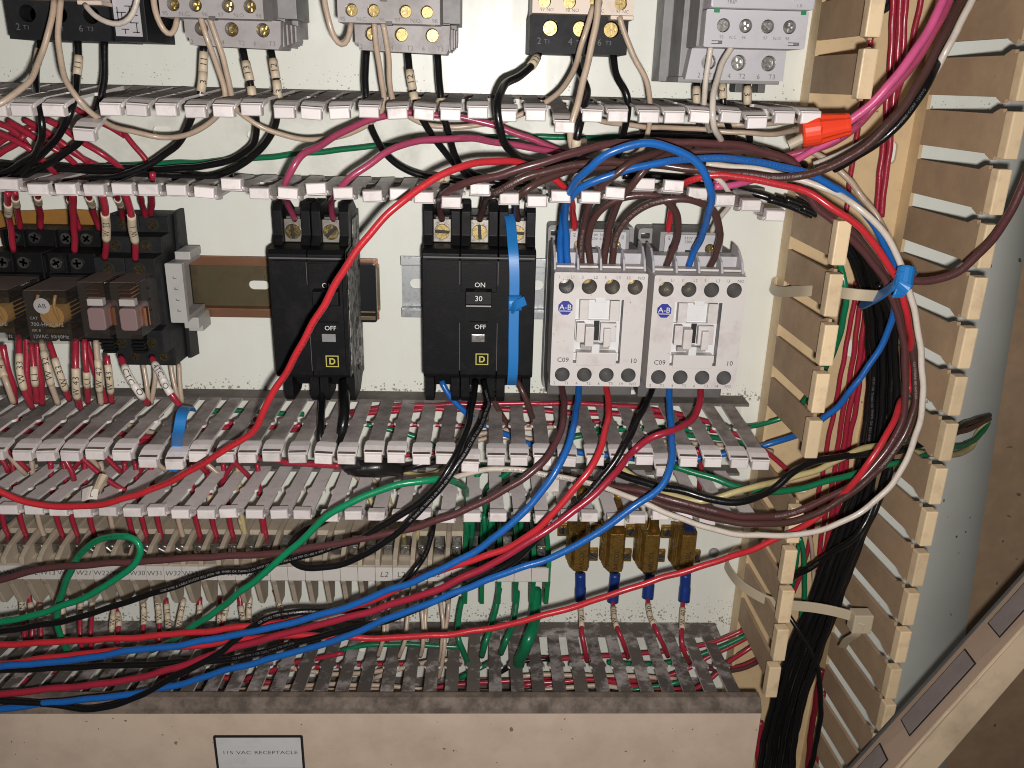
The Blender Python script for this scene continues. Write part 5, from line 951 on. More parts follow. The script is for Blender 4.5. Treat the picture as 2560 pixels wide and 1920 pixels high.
# ---- contactor load side and the loose wires that hang across the lower ducts
W('brown wire from the first contactor running down across the terminal blocks to the left', [(41.8, 50, -152.3), (42.4, 60, -155), (42.2, 72, -158.8), (39.7, 84, -163.5), (36.3, 90, -169.2), (31.1, 97, -175.6), (30.1, 98, -175.8), (19, 101, -183.4), (3.7, 103, -193.2), (-17.9, 104, -202.8), (-31, 104, -208.1), (-60.4, 103, -215.8), (-90.2, 102, -222.8), (-120.1, 101, -227), (-132.3, 101, -227.3), (-176.9, 100, -231.7), (-208.6, 99.5, -234.4), (-224.9, 99, -237.5), (-241.4, 99, -242.6), (-246.8, 99, -244.8)], 2.05, 'plum', prints=[])
W('blue wire from the first contactor crossing the lower ducts above the red wires', [(51.2, 50, -152.1), (50.1, 60, -156.3), (47.3, 76, -159.9), (43.5, 92, -164.8), (39.4, 100, -172.8), (33.9, 104, -181.7), (26.2, 106, -191.4), (19.8, 108, -198.6), (5.6, 109, -212.1), (-8.9, 110, -222.4), (-23.5, 110, -230.7), (-45.8, 109, -241.6), (-68.5, 108, -252.4), (-99.1, 107, -263.2), (-114.5, 106.5, -267.4), (-122, 106, -269.6), (-155.1, 105, -277.5), (-188.3, 104, -283), (-204, 103, -287.4), (-248.8, 102, -293.1), (-259.8, 102, -294.1)], 2.05, 'blue')
W('bright red wire from the first contactor passing behind the blue wire to the left edge', [(65.8, 50, -151.9), (65.7, 60, -155.4), (64.4, 74, -158.4), (61, 88, -164.3), (56, 100, -171.2), (48.6, 105, -181.8), (40.3, 107, -191.4), (35.6, 107.5, -197.5), (20.2, 107, -214), (-1.6, 106, -224.8), (-20.2, 104, -232.6), (-35.5, 100, -242.2), (-55.1, 97, -255.4), (-78.6, 96, -263.9), (-101.7, 97, -268.8), (-124.6, 98, -271.4), (-170.5, 98, -277.1), (-249, 98, -282.6), (-254.3, 98, -283)], 1.95, 'red')
W('black wire from the second contactor running down with the red and blue ones', [(91, 50, -153), (86.8, 60, -156.5), (79.1, 76, -161.5), (72.8, 86, -168.5), (68.2, 90, -175), (60.9, 93, -185.5), (52.3, 95, -195.1), (43.4, 99, -203.7), (28.1, 99.5, -217), (17.2, 100, -229.7), (6, 100, -237.1), (-9, 100.5, -245.7), (-24.2, 101, -254.1), (-47.1, 102, -263.6), (-70.4, 101, -270.8), (-101.9, 100, -281.3), (-125.5, 100, -288.9), (-195.9, 99, -295), (-251.2, 99, -297.8), (-262.2, 99, -298.2)], 2.0, 'black', prints=[('CU 600V VW-1 OR C(UL) TYPE T90 NYLON', 0.60, 'grey', True), ('(UL) MTW OR THHN', 0.16, 'grey', True)])
W('blue wire from the second contactor, lowest of the loose wires over the bottom duct', [(99.9, 50, -152.9), (98.3, 60, -158.5), (96.6, 74, -164.2), (95.6, 88, -170.8), (94.1, 96, -176.1), (91.3, 101, -181.3), (85.7, 104, -187.7), (74.5, 107, -194.6), (63.7, 108, -203.2), (56.6, 108, -208.5), (43.1, 109, -218.2), (27.8, 109.5, -224.6), (5.9, 110, -232.9), (-8.8, 110, -240.3), (-31.2, 109, -251.1), (-54, 108, -262.3), (-69.5, 107, -271), (-92.9, 106, -280), (-124.3, 105, -290.5), (-171.6, 104, -306.8), (-224.7, 103, -315.4), (-253.6, 102, -320.4), (-264.9, 102, -321.6)], 2.05, 'blue')
W('crimson wire from the second contactor dipping through a finger gap then down to the left', [(116.6, 50, -152.7), (114.9, 60, -156.9), (111.5, 68, -161.6), (104, 76, -164), (92.1, 84, -165), (83.3, 84, -167.8), (79.2, 78, -175.4), (74.4, 84, -177.7), (68.6, 94, -179.4), (62.7, 98, -185.1), (53.3, 102, -193.2), (41, 104, -202.4), (34.5, 108, -205.8), (20.2, 109, -215.7), (-1.5, 110, -229.5), (-23.6, 110, -240.8), (-46, 109, -250.3), (-68.8, 108, -258.6), (-99.7, 106, -269.5), (-123.2, 105, -277.6), (-176, 104, -298.2), (-214, 103, -305.3), (-251.2, 103, -309.7), (-262.4, 103, -311.1)], 2.1, 'crimson')
W('printed black wire from the three-pole breaker looping back behind the green wire', [(0.5, 44, -152.8), (2.3, 54, -157.1), (3, 66, -158.8), (0.1, 80, -162.3), (-5.3, 92, -167.4), (-11.3, 99, -175.8), (-17.9, 102, -185.3), (-27.1, 104, -196), (-36.4, 105, -206), (-42.7, 105, -213.1), (-45.6, 105, -215.2), (-60.7, 104, -226), (-74.3, 103, -231.9), (-87.2, 102, -234.1), (-95.3, 100, -233), (-99.4, 97, -229.3), (-98.4, 92, -225), (-93.2, 84, -223.5), (-87.6, 70, -226.5), (-82.5, 55, -230.7)], 1.9, 'black', prints=[('OR THHN OR THWN-2 OR AWM OR GR II 14 AWG 2.08 MM CU 600 V VW-1 OR C(UL) TYPE T90 NYLON OR TWN75 FT1', 0.04, 'white', True)])
W('printed black wire from the three-pole breaker slanting to the left edge over the tags', [(-3.9, 44, -152.9), (-4.2, 56, -156.4), (-6.1, 70, -162.3), (-8.6, 84, -167.5), (-12.1, 94, -173.4), (-16.8, 99, -181.3), (-27.3, 101, -193.5), (-39.7, 102, -203.5), (-55.4, 103, -212.2), (-56.7, 103, -214.4), (-75.5, 102, -221.8), (-98.2, 101, -229.8), (-121.1, 100, -236.6), (-127.2, 100, -236.1), (-159.9, 100, -247.4), (-187, 99, -258.1), (-214.5, 98, -268.1), (-248.2, 97, -275), (-253.6, 97, -276.3)], 1.9, 'black', prints=[('CME WIRE & CABLE E315239 (UL) MTW OR THHN OR THWN-2 OR AWM OR GR II 14 AWG 2.08 MM CU 600 V VW-1 OR C(UL) TYPE T90 NYLON', 0.36, 'white', True)])
W('green wire bridging from a finger gap down across the blank terminal tags', [(-8.1, 50, -219.8), (-8.6, 62, -208.6), (-12.3, 84, -193.9), (-20.1, 95, -185.8), (-27.4, 98, -185), (-36.5, 100, -186.3), (-54.8, 102, -191.1), (-67, 104, -196.7), (-79.5, 105, -205.7), (-85.4, 105, -212.9), (-97.2, 104, -224.6), (-109.3, 103, -236.4), (-121.8, 101, -248.2), (-129.9, 97, -256.9), (-145, 94, -270.3), (-157.3, 90, -280.7), (-168.9, 80, -293.9), (-189, 60, -315)], 2.0, 'brightgreen')
W('green wire coiled in an open loop over the terminal tags', [(-251.9, 98, -269.8), (-246.6, 98, -269), (-232, 100, -264), (-218.1, 101, -259.5), (-196.7, 103, -249), (-182.5, 104, -239.8), (-172.4, 105, -231.8), (-166.2, 105, -223.8), (-165.1, 104, -219.4), (-168.1, 103, -215.8), (-175.6, 101, -215.2), (-185.1, 98, -217.8), (-195.3, 95, -223.5), (-203.6, 92, -232.3), (-211, 89, -243.6), (-218.7, 86, -257), (-224.8, 83, -270.8), (-228.5, 80, -283.4), (-229.9, 77, -293.8), (-230.3, 70, -309.2), (-236.4, 50, -333.6)], 1.95, 'brightgreen', prints=[('AWM OR GR II 2.08 MM CU TYPE T90 NYLON', 0.42, 'black', True)])
W('black wire snaking under the blue wires down over the bottom duct to the left edge', [(-60.4, 84, -270.4), (-68.1, 90, -266.7), (-78.8, 95, -263.7), (-91.6, 99, -260.5), (-104.1, 101, -261.4), (-114, 102, -265.7), (-123.4, 103, -272.7), (-133.7, 106, -282), (-144.8, 107, -287.9), (-160.2, 107, -296.8), (-176.5, 106, -307.8), (-190.7, 105, -315.5), (-204.5, 104, -318.7), (-224.9, 103, -316.8), (-251.9, 103, -313.8), (-262.8, 103, -313.1)], 2.0, 'black', prints=[('OR C(UL) TYPE T90 NYLON OR TWN75', 0.12, 'white', True)])
W('thin black wire dropping from the duct past the L2 tags', [(-26.5, 46, -236.2), (-26.5, 54, -238.3), (-28.3, 66, -241.6), (-31.9, 78, -244.5), (-38, 82, -251.2), (-46.6, 70, -266.1), (-57.5, 45, -289.3), (-65.9, 25, -310.4)], 1.7, 'black', prints=[('(UL) THHN OR AWM OR GR II', 0.08, 'grey', False)])
W('blue wire leaving the bottom of the three-pole breaker into the duct', [(-22.7, 34, -156.7), (-20.6, 36, -161.2), (-16.1, 36, -167.8), (-10.5, 36, -173), (-2.7, 34, -179.8), (7.4, 32, -186.7), (18.3, 30, -192.1), (29.4, 28, -196.8), (45, 28, -200.6)], 1.9, 'blue')
W('brown wire from the bottom of the three-pole breaker, next to the printed black wires', [(4.2, 30, -165.3), (7.1, 30, -171.3), (12.3, 28, -180.5), (17.7, 26, -190.7), (22.3, 26, -199.4), (33.5, 26, -206.5)], 1.9, 'brown')
W('brown wire under the strapped pole of the three-pole breaker', [(18.4, 40, -153.3), (20.8, 44, -156.9), (24.4, 44, -164.9), (27.7, 40, -174.7), (29.8, 34, -185.6), (31.5, 30, -197.5)], 1.9, 'brown')
# taped splice
W('black wire running from the taped splice under the finger tips', [(-49.3, 40, -208.3), (-42, 42, -206.5), (-33.5, 42, -203.3), (-22.4, 38, -202.3), (-12.6, 30, -204.3)], 2.4, 'black')
t = thing('taped_splice', 'lumpy black electrical tape wrapped round a wire splice under the duct fingers', 'taped splice', (-62.9, 44, -204.6))
pa = Path([(-76.3, 46, -199.2), (-73, 48, -201.2), (-68.6, 48, -204.3), (-62.3, 48, -203.1), (-55.6, 46, -203.2), (-48.9, 44, -205.6), (-44.9, 42, -207.3)]); mb = MB(); n_ = len(pa.p)
sweep(mb, pa.p, pa.t, [3.6 + 1.1 * math.sin(i * 0.9) * 0.4 + 2.0 * math.sin(math.pi * i / (n_ - 1)) for i in range(n_)], 14); mb.build('tape_wrap', 'tape', t, smooth=True)
mb = MB(); strap(mb, [(-71.2, 52, -198.6), (-70.1, 53, -201.1), (-69, 50, -205.5)], 9, 0.5, (1, 0, 0.2)); mb.build('tape_end', 'tape', t)
W('tan wire under the taped splice passing down between the fingers', [(-87, 30, -205.1), (-81.1, 32, -208.1), (-75.5, 32, -212.8), (-71.3, 28, -219.6), (-70.1, 18, -228.7)], 1.5, 'tan')
W('tan wire beside the taped splice going down to the terminal blocks', [(-68.5, 26, -214.8), (-64, 28, -218.7), (-59.3, 26, -226.2), (-55.3, 30, -230.7), (-52, 34, -235.1)], 1.5, 'tan')
W('tan wire curling beneath the black splice lead', [(-46.1, 30, -213.5), (-39.3, 34, -213.9), (-30.5, 36, -213.2), (-22.5, 36, -209.6), (-18.4, 32, -205.8), (-14.2, 26, -199.8)], 1.5, 'yellow')
W('dark red wire stretched along the lower duct under the finger tips', [(-150.9, 32, -200.7), (-135.9, 34, -202.6), (-116.4, 36, -204.4), (-113.1, 38, -204.1), (-102.4, 38.7, -205.2), (-91.8, 39.3, -205.9), (-79, 40, -206)], 1.9, 'crimson')
W('red wire showing under the finger tips above the taped splice', [(-61.3, 24, -210.8), (-51.2, 22, -209.2), (-40.9, 22, -207.1), (-25.4, 22, -204.9)], 1.6, 'crimson')

# ---- cable crossing to the right
W('black wire crossing from the lower duct to the hole in the cabinet side', [(61.5, 60, -192.6), (73.2, 66, -196.8), (86.9, 74, -198.3), (105.3, 82, -198.6), (117.8, 86, -201), (130.5, 88, -202), (140.1, 88, -199.7), (147.6, 80, -201.1), (153.9, 80, -196.5), (164.4, 76, -187.8), (180.1, 70, -185.2), (195.6, 66, -184.6), (211.7, 62, -185.5), (232.3, 56, -184.8), (257.1, 40, -184.5), (274.3, 25, -185.9), (295.6, 8, -187.3), (315.7, -8, -189.7)], 2.3, 'black')
W('pale yellow wire crossing with the black one over the upright duct', [(74.7, 56, -197), (85.5, 64, -201.8), (97.9, 72, -204.4), (109.7, 80, -205.3), (119.1, 82, -203.8), (131.8, 82, -198.9), (145.3, 80, -195.4), (155.9, 74, -196.4), (173.4, 72, -192.3), (188.2, 68, -187.5), (199.6, 64, -182.4), (211.8, 60, -181), (221, 56, -182.6), (239.6, 50, -189.1), (260.4, 38, -196.3), (284.6, 20, -203.9), (301.7, 5, -204.4), (309.2, -5, -198.2), (317.5, -10, -193.1)], 2.0, 'yellow')
W('green wire crossing beside the pale yellow one over the upright duct', [(104.3, 60, -194.8), (119, 66, -197), (134.8, 72, -200.3), (139.7, 72, -201.4), (158.3, 70, -205), (172.9, 68, -203.1), (190.7, 66, -198.5), (208.7, 64, -193.8), (227.9, 60, -191.2), (240.3, 54, -191.6), (258.7, 40, -193), (282.3, 22, -197.9), (301.9, 6, -200.5), (313.6, -6, -196.8), (319.7, -12, -193.9)], 2.0, 'green')
W('brown cable stub entering the cabinet side above the green wire', [(258.4, 36, -188.7), (275.5, 24, -189.2), (296.4, 8, -191.1), (317.5, -10, -192.6)], 2.4, 'brown')
t = thing('side_hole', 'dark ragged hole in the cabinet side where wires leave', 'hole', (322, -29, -196))
mb = MB(); mb.front([(322 + r * math.cos(a), -196 + r * 1.4 * math.sin(a)) for a, r in [(i * math.pi / 8, 6.5 + 1.2 * math.sin(i * 2.7)) for i in range(16)]], -30, -29.2); mb.build('hole_rim', 'hole_black', t)
W('brown wire looping from the bundle tie out over the cabinet edge', [(190.2, 98, -81.2), (198.7, 99, -82.4), (205.6, 100, -81.4), (213.1, 101, -77.9), (220.4, 101, -71.3), (227.2, 100, -62.8), (233.9, 98, -51.6), (239, 96, -38.1), (240.1, 95, -31.2)], 2.2, 'plum', prints=[('OR THHN OR THWN GAS AND OIL RES II', 0.1, 'black', False)])
# ---- upper right
W('hot pink wire curving down from the top edge into the wire nut', [(196.4, 80, 40.1), (194.3, 82, 35.2), (189.9, 84, 25.3), (184.1, 86, 14.7), (175.3, 86, 1.8), (168.4, 84, -7.8), (161.7, 82, -14.1)], 2.3, 'hotpink')
W('second pink wire behind the hot pink one at the top right', [(204.5, 70, 41.2), (202.4, 72, 36.1), (198, 74, 25.7), (192.2, 75, 14.1), (182.7, 76, 0.8), (174.3, 74, -9.8), (167.8, 66, -21.5), (163.3, 62, -25.4), (152.9, 58, -29.5), (141.2, 56, -31.6), (125.6, 54, -37.8), (110.3, 60, -44.9)], 2.0, 'pink', prints=[('OR THWN', 0.42, 'black', True)])
W('pink wire emerging under the wire nut toward the brown wires', [(163.7, 70, -21.3), (157.7, 66, -25.6), (152.3, 62, -30), (147.5, 58, -33.7), (134.6, 54, -41.7), (121.3, 60, -45), (109.9, 62, -45.9)], 1.9, 'hotpink')
W('black printed wire following the brown one up to the top right', [(215.2, 56, 42.8), (213.4, 58, 34.6), (207.4, 66, 23.8), (201.1, 74, 12.9), (195.4, 82, 5.1), (189.6, 86, -5.1), (183.8, 86, -13.6), (177.7, 84, -20.9), (170.7, 76, -29.6), (165.1, 66, -36.2)], 2.1, 'black', prints=[('WIRE CORP 12AWG', 0.52, 'grey', True)])
W('white wire running down from the top right corner behind the brown wires', [(212.4, 74, 41.1), (209.5, 76, 34.6), (204.8, 78, 22.9), (200.6, 76, 10), (200.4, 70, 4.5), (198.8, 60, -4), (191.4, 52, -17), (181.2, 50, -27.1), (171.5, 50, -31.4), (161.7, 48, -35.9)], 1.9, 'white')
W('tan wire slanting down behind the bundle under the wire nut', [(160.2, 40, -29.1), (168.8, 42, -33), (179.8, 44, -41), (185.6, 50, -48.4), (193.7, 52, -57.3), (199.8, 56, -67.2)], 1.8, 'tan')
t = thing('wire_nut', 'orange-red wire nut joining pink and tan wires over the duct', 'wire nut', (152.8, 80, -18))
a, b = Vector((141.9, 80, -18.9)), Vector((161.4, 84, -14.9)); ax = (b - a).normalized(); u = ax.orthogonal().normalized(); w = ax.cross(u)
mb = MB(); lo = []
for f, r in ((0, 6.3), (0.04, 7.0), (0.35, 7.2), (0.40, 6.9), (0.92, 5.0), (0.94, 5.2), (1.0, 4.9)):
    c = a + (b - a) * f
    lo.append([tuple(c + (u * math.cos(2 * math.pi * k / 24) + w * math.sin(2 * math.pi * k / 24)) * (r * (1.0 if (f < 0.38 or k % 3) else 0.90))) for k in range(24)])
mb.loops(lo); mb.build('nut_shell', 'nut_red', t, bevel=0)
mb = MB(); mb.cyl(tuple(a - ax * 5 - Vector((0, 0, 5))), tuple(a + ax * 2 - Vector((0, 0, 2.5))), 2.2, 12); mb.build('twisted_strands', 'beige', t)

# ---- upright duct: red wires, black bundle
W('crimson wire in the upright duct, first of the three below the top grommet', [(200, 20, 45.6), (202.4, 20, 29.8), (204.7, 20, 9.6), (206.3, 20, -7.2), (207.8, 20, -28.7), (210.4, 20, -64.7)], 1.9, 'crimson')
W('dark red wire in the upright duct, second of the three below the top grommet', [(201.7, 24, 45.3), (204.1, 24, 29.7), (206.4, 24, 9.6), (207.9, 24, -11.2), (209.5, 24, -32.7), (211.3, 24, -64.1)], 1.9, 'crimson')
W('crimson wire in the upright duct, third of the three below the top grommet', [(206.5, 20, 45.7), (208.5, 20, 30), (209.9, 20, 15.4), (210.4, 20, -7.1), (210.7, 20, -24.3), (210.2, 20, -42), (212.4, 20, -68.4)], 1.8, 'crimson')
W('thin red wire slanting apart from the three below the top grommet', [(217.1, 14, 46.6), (217.5, 14, 37.8), (216.5, 14, 24), (215.2, 14, 11.5), (213.5, 14, -3.7), (212, 14, -21.1), (211.4, 14, -33.5)], 1.7, 'crimson')
W('thin red wire peeking out behind the upper left fingers of the upright duct', [(188.1, 30, 23.4), (194.1, 18, -2.4), (194.6, 16, -11), (195.4, 14, -27.6), (196.5, 12, -46.7), (197.3, 12, -66.2)], 1.6, 'crimson')
W('red wire low in the upright duct nearest its left wall', [(209.8, 10, -102.3), (210.9, 10.2, -119.5), (210.1, 10.5, -139.6), (209.5, 10.8, -156), (209.7, 11, -173.6), (208.1, 11.5, -192.4), (208.1, 11.8, -213.7), (207.2, 12, -235.6), (206.3, 12.7, -253.4), (206.1, 13.3, -276.2), (203.7, 14, -290), (200.7, 14, -304.5)], 1.6, 'crimson')
W('red wire low in the upright duct, second from its left wall', [(212.7, 12, -101.8), (213.7, 12, -117.4), (214.2, 12, -139), (214.5, 12, -155.5), (214.9, 12, -173.1), (213.5, 12, -175.4), (214.4, 12, -196.3), (214.9, 12, -222.3), (214.4, 12, -240), (213.6, 12, -256.4), (213.5, 12, -272.2), (216.5, 12, -286.4), (216.8, 12, -305.7)], 1.7, 'crimson')
W('red wire low in the upright duct, third from its left wall', [(214.8, 14, -101.3), (216.3, 14, -116.8), (217.2, 14, -138.4), (217.5, 14, -154.8), (218, 14, -172.3), (216.4, 14, -174.6), (217, 14, -195.4), (217.7, 14, -216.9), (217.6, 14, -234.5), (217.2, 14, -252.5), (216.7, 14, -271), (214.6, 14, -289.9)], 1.8, 'crimson')
W('red wire low in the upright duct, beside the black bundle', [(219.7, 10, -103.7), (220.4, 10, -119.4), (221.5, 10, -139.5), (221.8, 10, -156.1), (222.3, 10, -173.8), (221.8, 10, -195.4), (222.4, 10, -218.8), (222.4, 10, -239.2), (222, 10, -257.5), (220.7, 10, -276.2), (218.5, 10, -289.5)], 1.8, 'crimson')
W('green wire bowing out past the left fingers of the upright duct', [(175.5, 60, -79.1), (176.1, 66, -83.3), (178.9, 68, -92.9), (181.3, 66, -103.7), (183.5, 60, -118.9), (184.2, 52, -133.1), (186.5, 40, -146.3), (189.3, 24, -160.7), (186.3, 20, -171.9), (182.7, 16, -180), (175.6, 14, -185.9), (162.8, 14, -189), (149.3, 16, -190.1), (134.3, 16, -190.7), (119.3, 16, -191.3), (96.7, 16, -190.8), (78.4, 14, -192.6), (58.2, 14, -193.7)], 1.8, 'green')
W('first black wire of the bundle, along its left side', [(72.6, 16, -46.2), (109.7, 16, -47.2), (145, 30, -53.8), (157.6, 32, -57.8), (171.2, 34, -63.1), (183.1, 36, -71.7), (191.7, 36, -80.7), (198.9, 34, -92.6), (206.6, 30, -106.7), (213.3, 26, -123), (219.1, 24, -147.3), (222.3, 24, -168.4), (222.2, 26, -186.1), (220.6, 28, -214.4), (216, 30, -239.3), (209.7, 32, -264.8), (204.8, 34, -291.1), (193.7, 36, -335.5), (189.7, 36, -370.1), (187.5, 36, -406.3), (187.6, 36, -431.3)], 2.3, 'black', prints=[('600 VOLT (UL)', 0.12, 'grey', False)])
W('second black wire of the bundle, printed in grey', [(145.3, 36, -54.4), (160.6, 38, -58.6), (174.9, 40, -64.9), (185.4, 42, -74.1), (193.7, 42, -85.9), (203, 38, -101.1), (210.7, 34, -116.9), (216.8, 32, -140.7), (220.7, 32, -165.4), (221.7, 33, -183.1), (220.7, 34, -211.5), (216.7, 35, -236.5), (211.7, 36, -262.4), (207, 38, -288.4), (195.7, 40, -332.4), (191.8, 40, -366.7), (189.7, 40, -402.6), (189.9, 40, -427.4)], 2.3, 'black', prints=[('MTW OR THHN OR THWN OR GAS AND OIL', 0.32, 'grey', False)])
W('third black wire of the bundle', [(150.7, 30, -54.4), (164.8, 32, -58), (179.8, 34, -63.6), (191.2, 36, -72.9), (199.7, 36, -84.9), (208.7, 32, -102.5), (217, 28, -120.8), (223.2, 26, -144.9), (227.2, 26, -167.6), (227.6, 27.3, -185.5), (226.5, 28.7, -214), (223.1, 30, -239.2), (218, 31.3, -265.2), (213.6, 32.7, -291.9), (202.7, 34, -337), (198.4, 34, -371.8), (196.3, 34, -408.2), (196.6, 34, -433.3)], 2.3, 'black')
W('fourth black wire of the bundle', [(152.3, 40, -53.7), (166, 42, -57.6), (180.3, 44, -64.5), (191.6, 46, -74.6), (199.6, 46, -88.5), (208.8, 40, -104.2), (216.6, 36, -123.9), (221.8, 34, -143.9), (225.4, 34, -164.6), (226.3, 35, -182.2), (226.2, 36, -210.4), (222.7, 37, -235.4), (217.8, 38, -261.1), (213.7, 39, -287.7), (204.2, 40, -332.4), (199.5, 40, -366.7), (197.6, 40, -402.6), (197.9, 40, -427.4)], 2.3, 'black')
W('fifth black wire of the bundle', [(160.1, 34, -55), (174.1, 36, -59.3), (188.7, 38, -67), (199, 40, -78.4), (206.1, 40, -92.6), (215, 34, -109.3), (222.3, 30, -127.9), (227.1, 28, -145.8), (230.9, 28, -166.8), (231.7, 29, -184.7), (232, 30, -213.3), (228.9, 31, -238.6), (224, 32, -264.7), (219.9, 33, -291.7), (210.8, 34, -337), (206.2, 34, -371.8), (204.3, 34, -408.2), (204.7, 34, -433.4)], 2.3, 'black')
W('sixth black wire of the bundle, shiny, on its right side', [(159.7, 44, -57.1), (175.1, 46, -63.3), (188.4, 48, -72.9), (199.8, 48, -86.7), (209.2, 44, -101.7), (219.4, 38, -119.5), (225.7, 36, -143.1), (227.9, 37, -160.1), (231.5, 38, -183.3), (232.3, 39, -204.8), (229, 40, -230.3), (222.9, 42, -254.3), (217.8, 44, -280.7), (209.8, 44, -329.3), (205.3, 44, -363.3), (203.5, 44, -398.9), (204, 44, -423.5)], 2.3, 'black')
W('seventh black wire of the bundle, swinging out to its right', [(203.8, 50, -94.6), (212.1, 46, -107), (219.9, 42, -119.8), (225.9, 40, -141.8), (229.9, 40, -162.2), (229.8, 41.3, -167.7), (231.9, 42.7, -184.5), (232.1, 44, -201.6), (228.4, 47, -218.2), (222, 50, -232.5), (215.9, 52, -251), (212.1, 52, -270.2), (209.6, 52, -284.4), (207, 52, -312.3), (201.8, 52, -339.6), (199.2, 52, -373.8), (202.1, 52, -415.6)], 2.3, 'black')

W('black wire branching from the bundle to the left under the fingers of the upright duct', [(217.6, 60, -214.8), (213.9, 64, -224.8), (209.1, 66, -231.9), (204, 64, -240.5), (198.9, 58, -250), (193.2, 50, -262.8), (189.2, 40, -275.3), (189.6, 28, -288.6), (189.7, 16, -303.2)], 2.2, 'black', prints=[('COLE MTW', 0.45, 'grey', True)])
W('thin black wire crossing from the left fingers down through the upright duct', [(187.9, 40, -302.8), (192.1, 46, -308.2), (198.2, 50, -316), (203.6, 52, -326.4), (207.8, 54, -338), (211.2, 54, -354.8), (214.3, 52, -379.6), (215, 50, -405.4), (213.8, 50, -417.6)], 1.7, 'black')
W('green wire behind the left finger tips low in the upright duct', [(190.6, 34, -253.1), (194.4, 34, -263.7), (198.1, 32, -278.6), (201, 30, -299.4), (201.1, 30, -312), (203.3, 30, -334.4), (202.8, 30, -351.6)], 1.7, 'green')
W('second green wire beside it low in the upright duct', [(195, 24, -259.7), (195.2, 24, -272.5), (196.9, 20, -286.2), (196.7, 20, -296.6)], 1.5, 'green')
W('tan wire low in the upright duct beside the green one', [(202.4, 18, -256.8), (205.8, 18, -268.7), (210.4, 14, -284.2), (213.3, 14, -297.3), (213, 14, -308.5)], 1.5, 'tan')
W('red wire bundle strand at the foot of the upright duct', [(225.3, 20, -359.5), (223.9, 22, -382), (224.5, 22, -406.7), (227, 22, -445.3)], 2.2, 'darkred')
W('second red strand at the foot of the upright duct', [(233.1, 12, -384.3), (233.7, 12, -409.4), (237.4, 12, -455.2)], 2.2, 'crimson')
W('third red strand at the foot of the upright duct, behind the covered duct end', [(194.1, 10, -411.1), (195.5, 10, -430.5), (197.7, 10, -457)], 2.4, 'crimson')

# ---- wires at the plug-in relays
RT = 'wires above the relays'
W('red wire with a W marker over the cut-off relay', [(-217.7, 74, -53.7), (-225.2, 62, -62.9), (-232.4, 50, -73.2), (-236.2, 44, -86.8)], 1.7, 'crimson', marks=[(0.38, 'W', 13, True)], group=RT)
W('red wire with a 1 marker over the cut-off relay', [(-221.9, 60, -55.5), (-230.8, 44, -63.6), (-238.5, 30, -73.9), (-240.7, 26, -78.7)], 1.7, 'crimson', marks=[(0.36, '1', 12, True)], group=RT)
W('red wire with a short W marker over the gap between the large relays', [(-211.3, 60, -55.3), (-219.8, 44, -63.4), (-227.6, 30, -73), (-230.2, 26, -78.5)], 1.7, 'crimson', marks=[(0.3, 'W', 11, True)], group=RT)
W('thick red wire straight down to the front screws of the second large relay', [(-187.6, 76, -52.9), (-193.9, 64, -62.6), (-199.8, 54, -73.9), (-205.1, 46, -86.2)], 1.9, 'crimson', group=RT)
W('thin red wire behind the thick red one at the second large relay', [(-197.4, 60, -55), (-205.2, 42, -64.7), (-209.9, 28, -74.3), (-210.4, 26, -78.8)], 1.4, 'crimson', marks=[(0.35, '1', 8, True)], group=RT)
W('red wire with a W marker slanting to the rear screw of the second large relay', [(-188, 60, -54.8), (-194.5, 44, -62.9), (-198.5, 32, -71.4), (-200.1, 26, -78.6)], 1.7, 'crimson', marks=[(0.36, 'W1', 12, True)], group=RT)
W('red wire marked W 23 to the first slim relay', [(-172.6, 80, -52.1), (-175.7, 72, -61.7), (-180.6, 62, -72.2), (-184.8, 56, -81.2), (-188.9, 50, -88.5)], 1.9, 'crimson', marks=[(0.5, 'W 23', 20, True)], group=RT)
W('red wire with a W marker ending behind the slim relays', [(-174.7, 60, -54.6), (-181.5, 42, -62.9), (-185.8, 30, -69.4), (-188.3, 24, -73.8)], 1.6, 'crimson', marks=[(0.42, 'W', 12, True)], group=RT)
W('red wire marked W 1 to the second slim relay', [(-162.6, 80, -51.2), (-163.6, 74, -59.3), (-167.3, 64, -70.3), (-169.8, 58, -79.2), (-173.9, 50, -88.9)], 1.9, 'crimson', marks=[(0.52, 'W 1', 20, True)], group=RT)
W('red wire with bare strands at the rear of the second slim socket', [(-166.3, 54, -54.5), (-171.2, 40, -61.6), (-175.2, 28, -68.1), (-176.5, 24, -72.2)], 1.7, 'crimson', group=RT)
W('red wire ending at the rear edge of the second slim socket', [(-156.6, 60, -45.5), (-159.2, 54, -51.2), (-166.1, 40, -60.8), (-172.8, 26, -70.4)], 1.7, 'crimson', group=RT)
RB = 'marked wires below the relays'
def drop(label, pts, col, mk=None, r=1.7): W(label, pts, r, col, marks=[(mk[1], mk[0], mk[2], True) + ((mk[3],) if len(mk) > 3 else ())] if mk else (), group=RB)
drop('tan wire at the far left below the relays', [(-250.2, 50, -134.4), (-246.6, 56, -143.3), (-241.3, 62, -150.6), (-241, 60, -162.4)], 'tan', ('4', 0.4, 10))
drop('red wire at the far left below the relays', [(-246.8, 50, -134.3), (-245.5, 52, -144.6), (-245.6, 50, -155), (-249.7, 44, -168.7)], 'crimson', None, 1.9)
drop('red wire marked W 33, the one nearest the picture edge', [(-234.4, 56, -127.3), (-232.7, 62, -135.4), (-231.6, 66, -144.7), (-230.5, 66, -154.1), (-232, 60, -165.2)], 'crimson', ('W 33', 0.45, 18))
drop('red wire without marker right of the first W 33', [(-237.3, 44, -130.9), (-238, 46, -142.8), (-238.4, 48, -153.3), (-241.3, 44, -169.3)], 'crimson', None, 1.9)
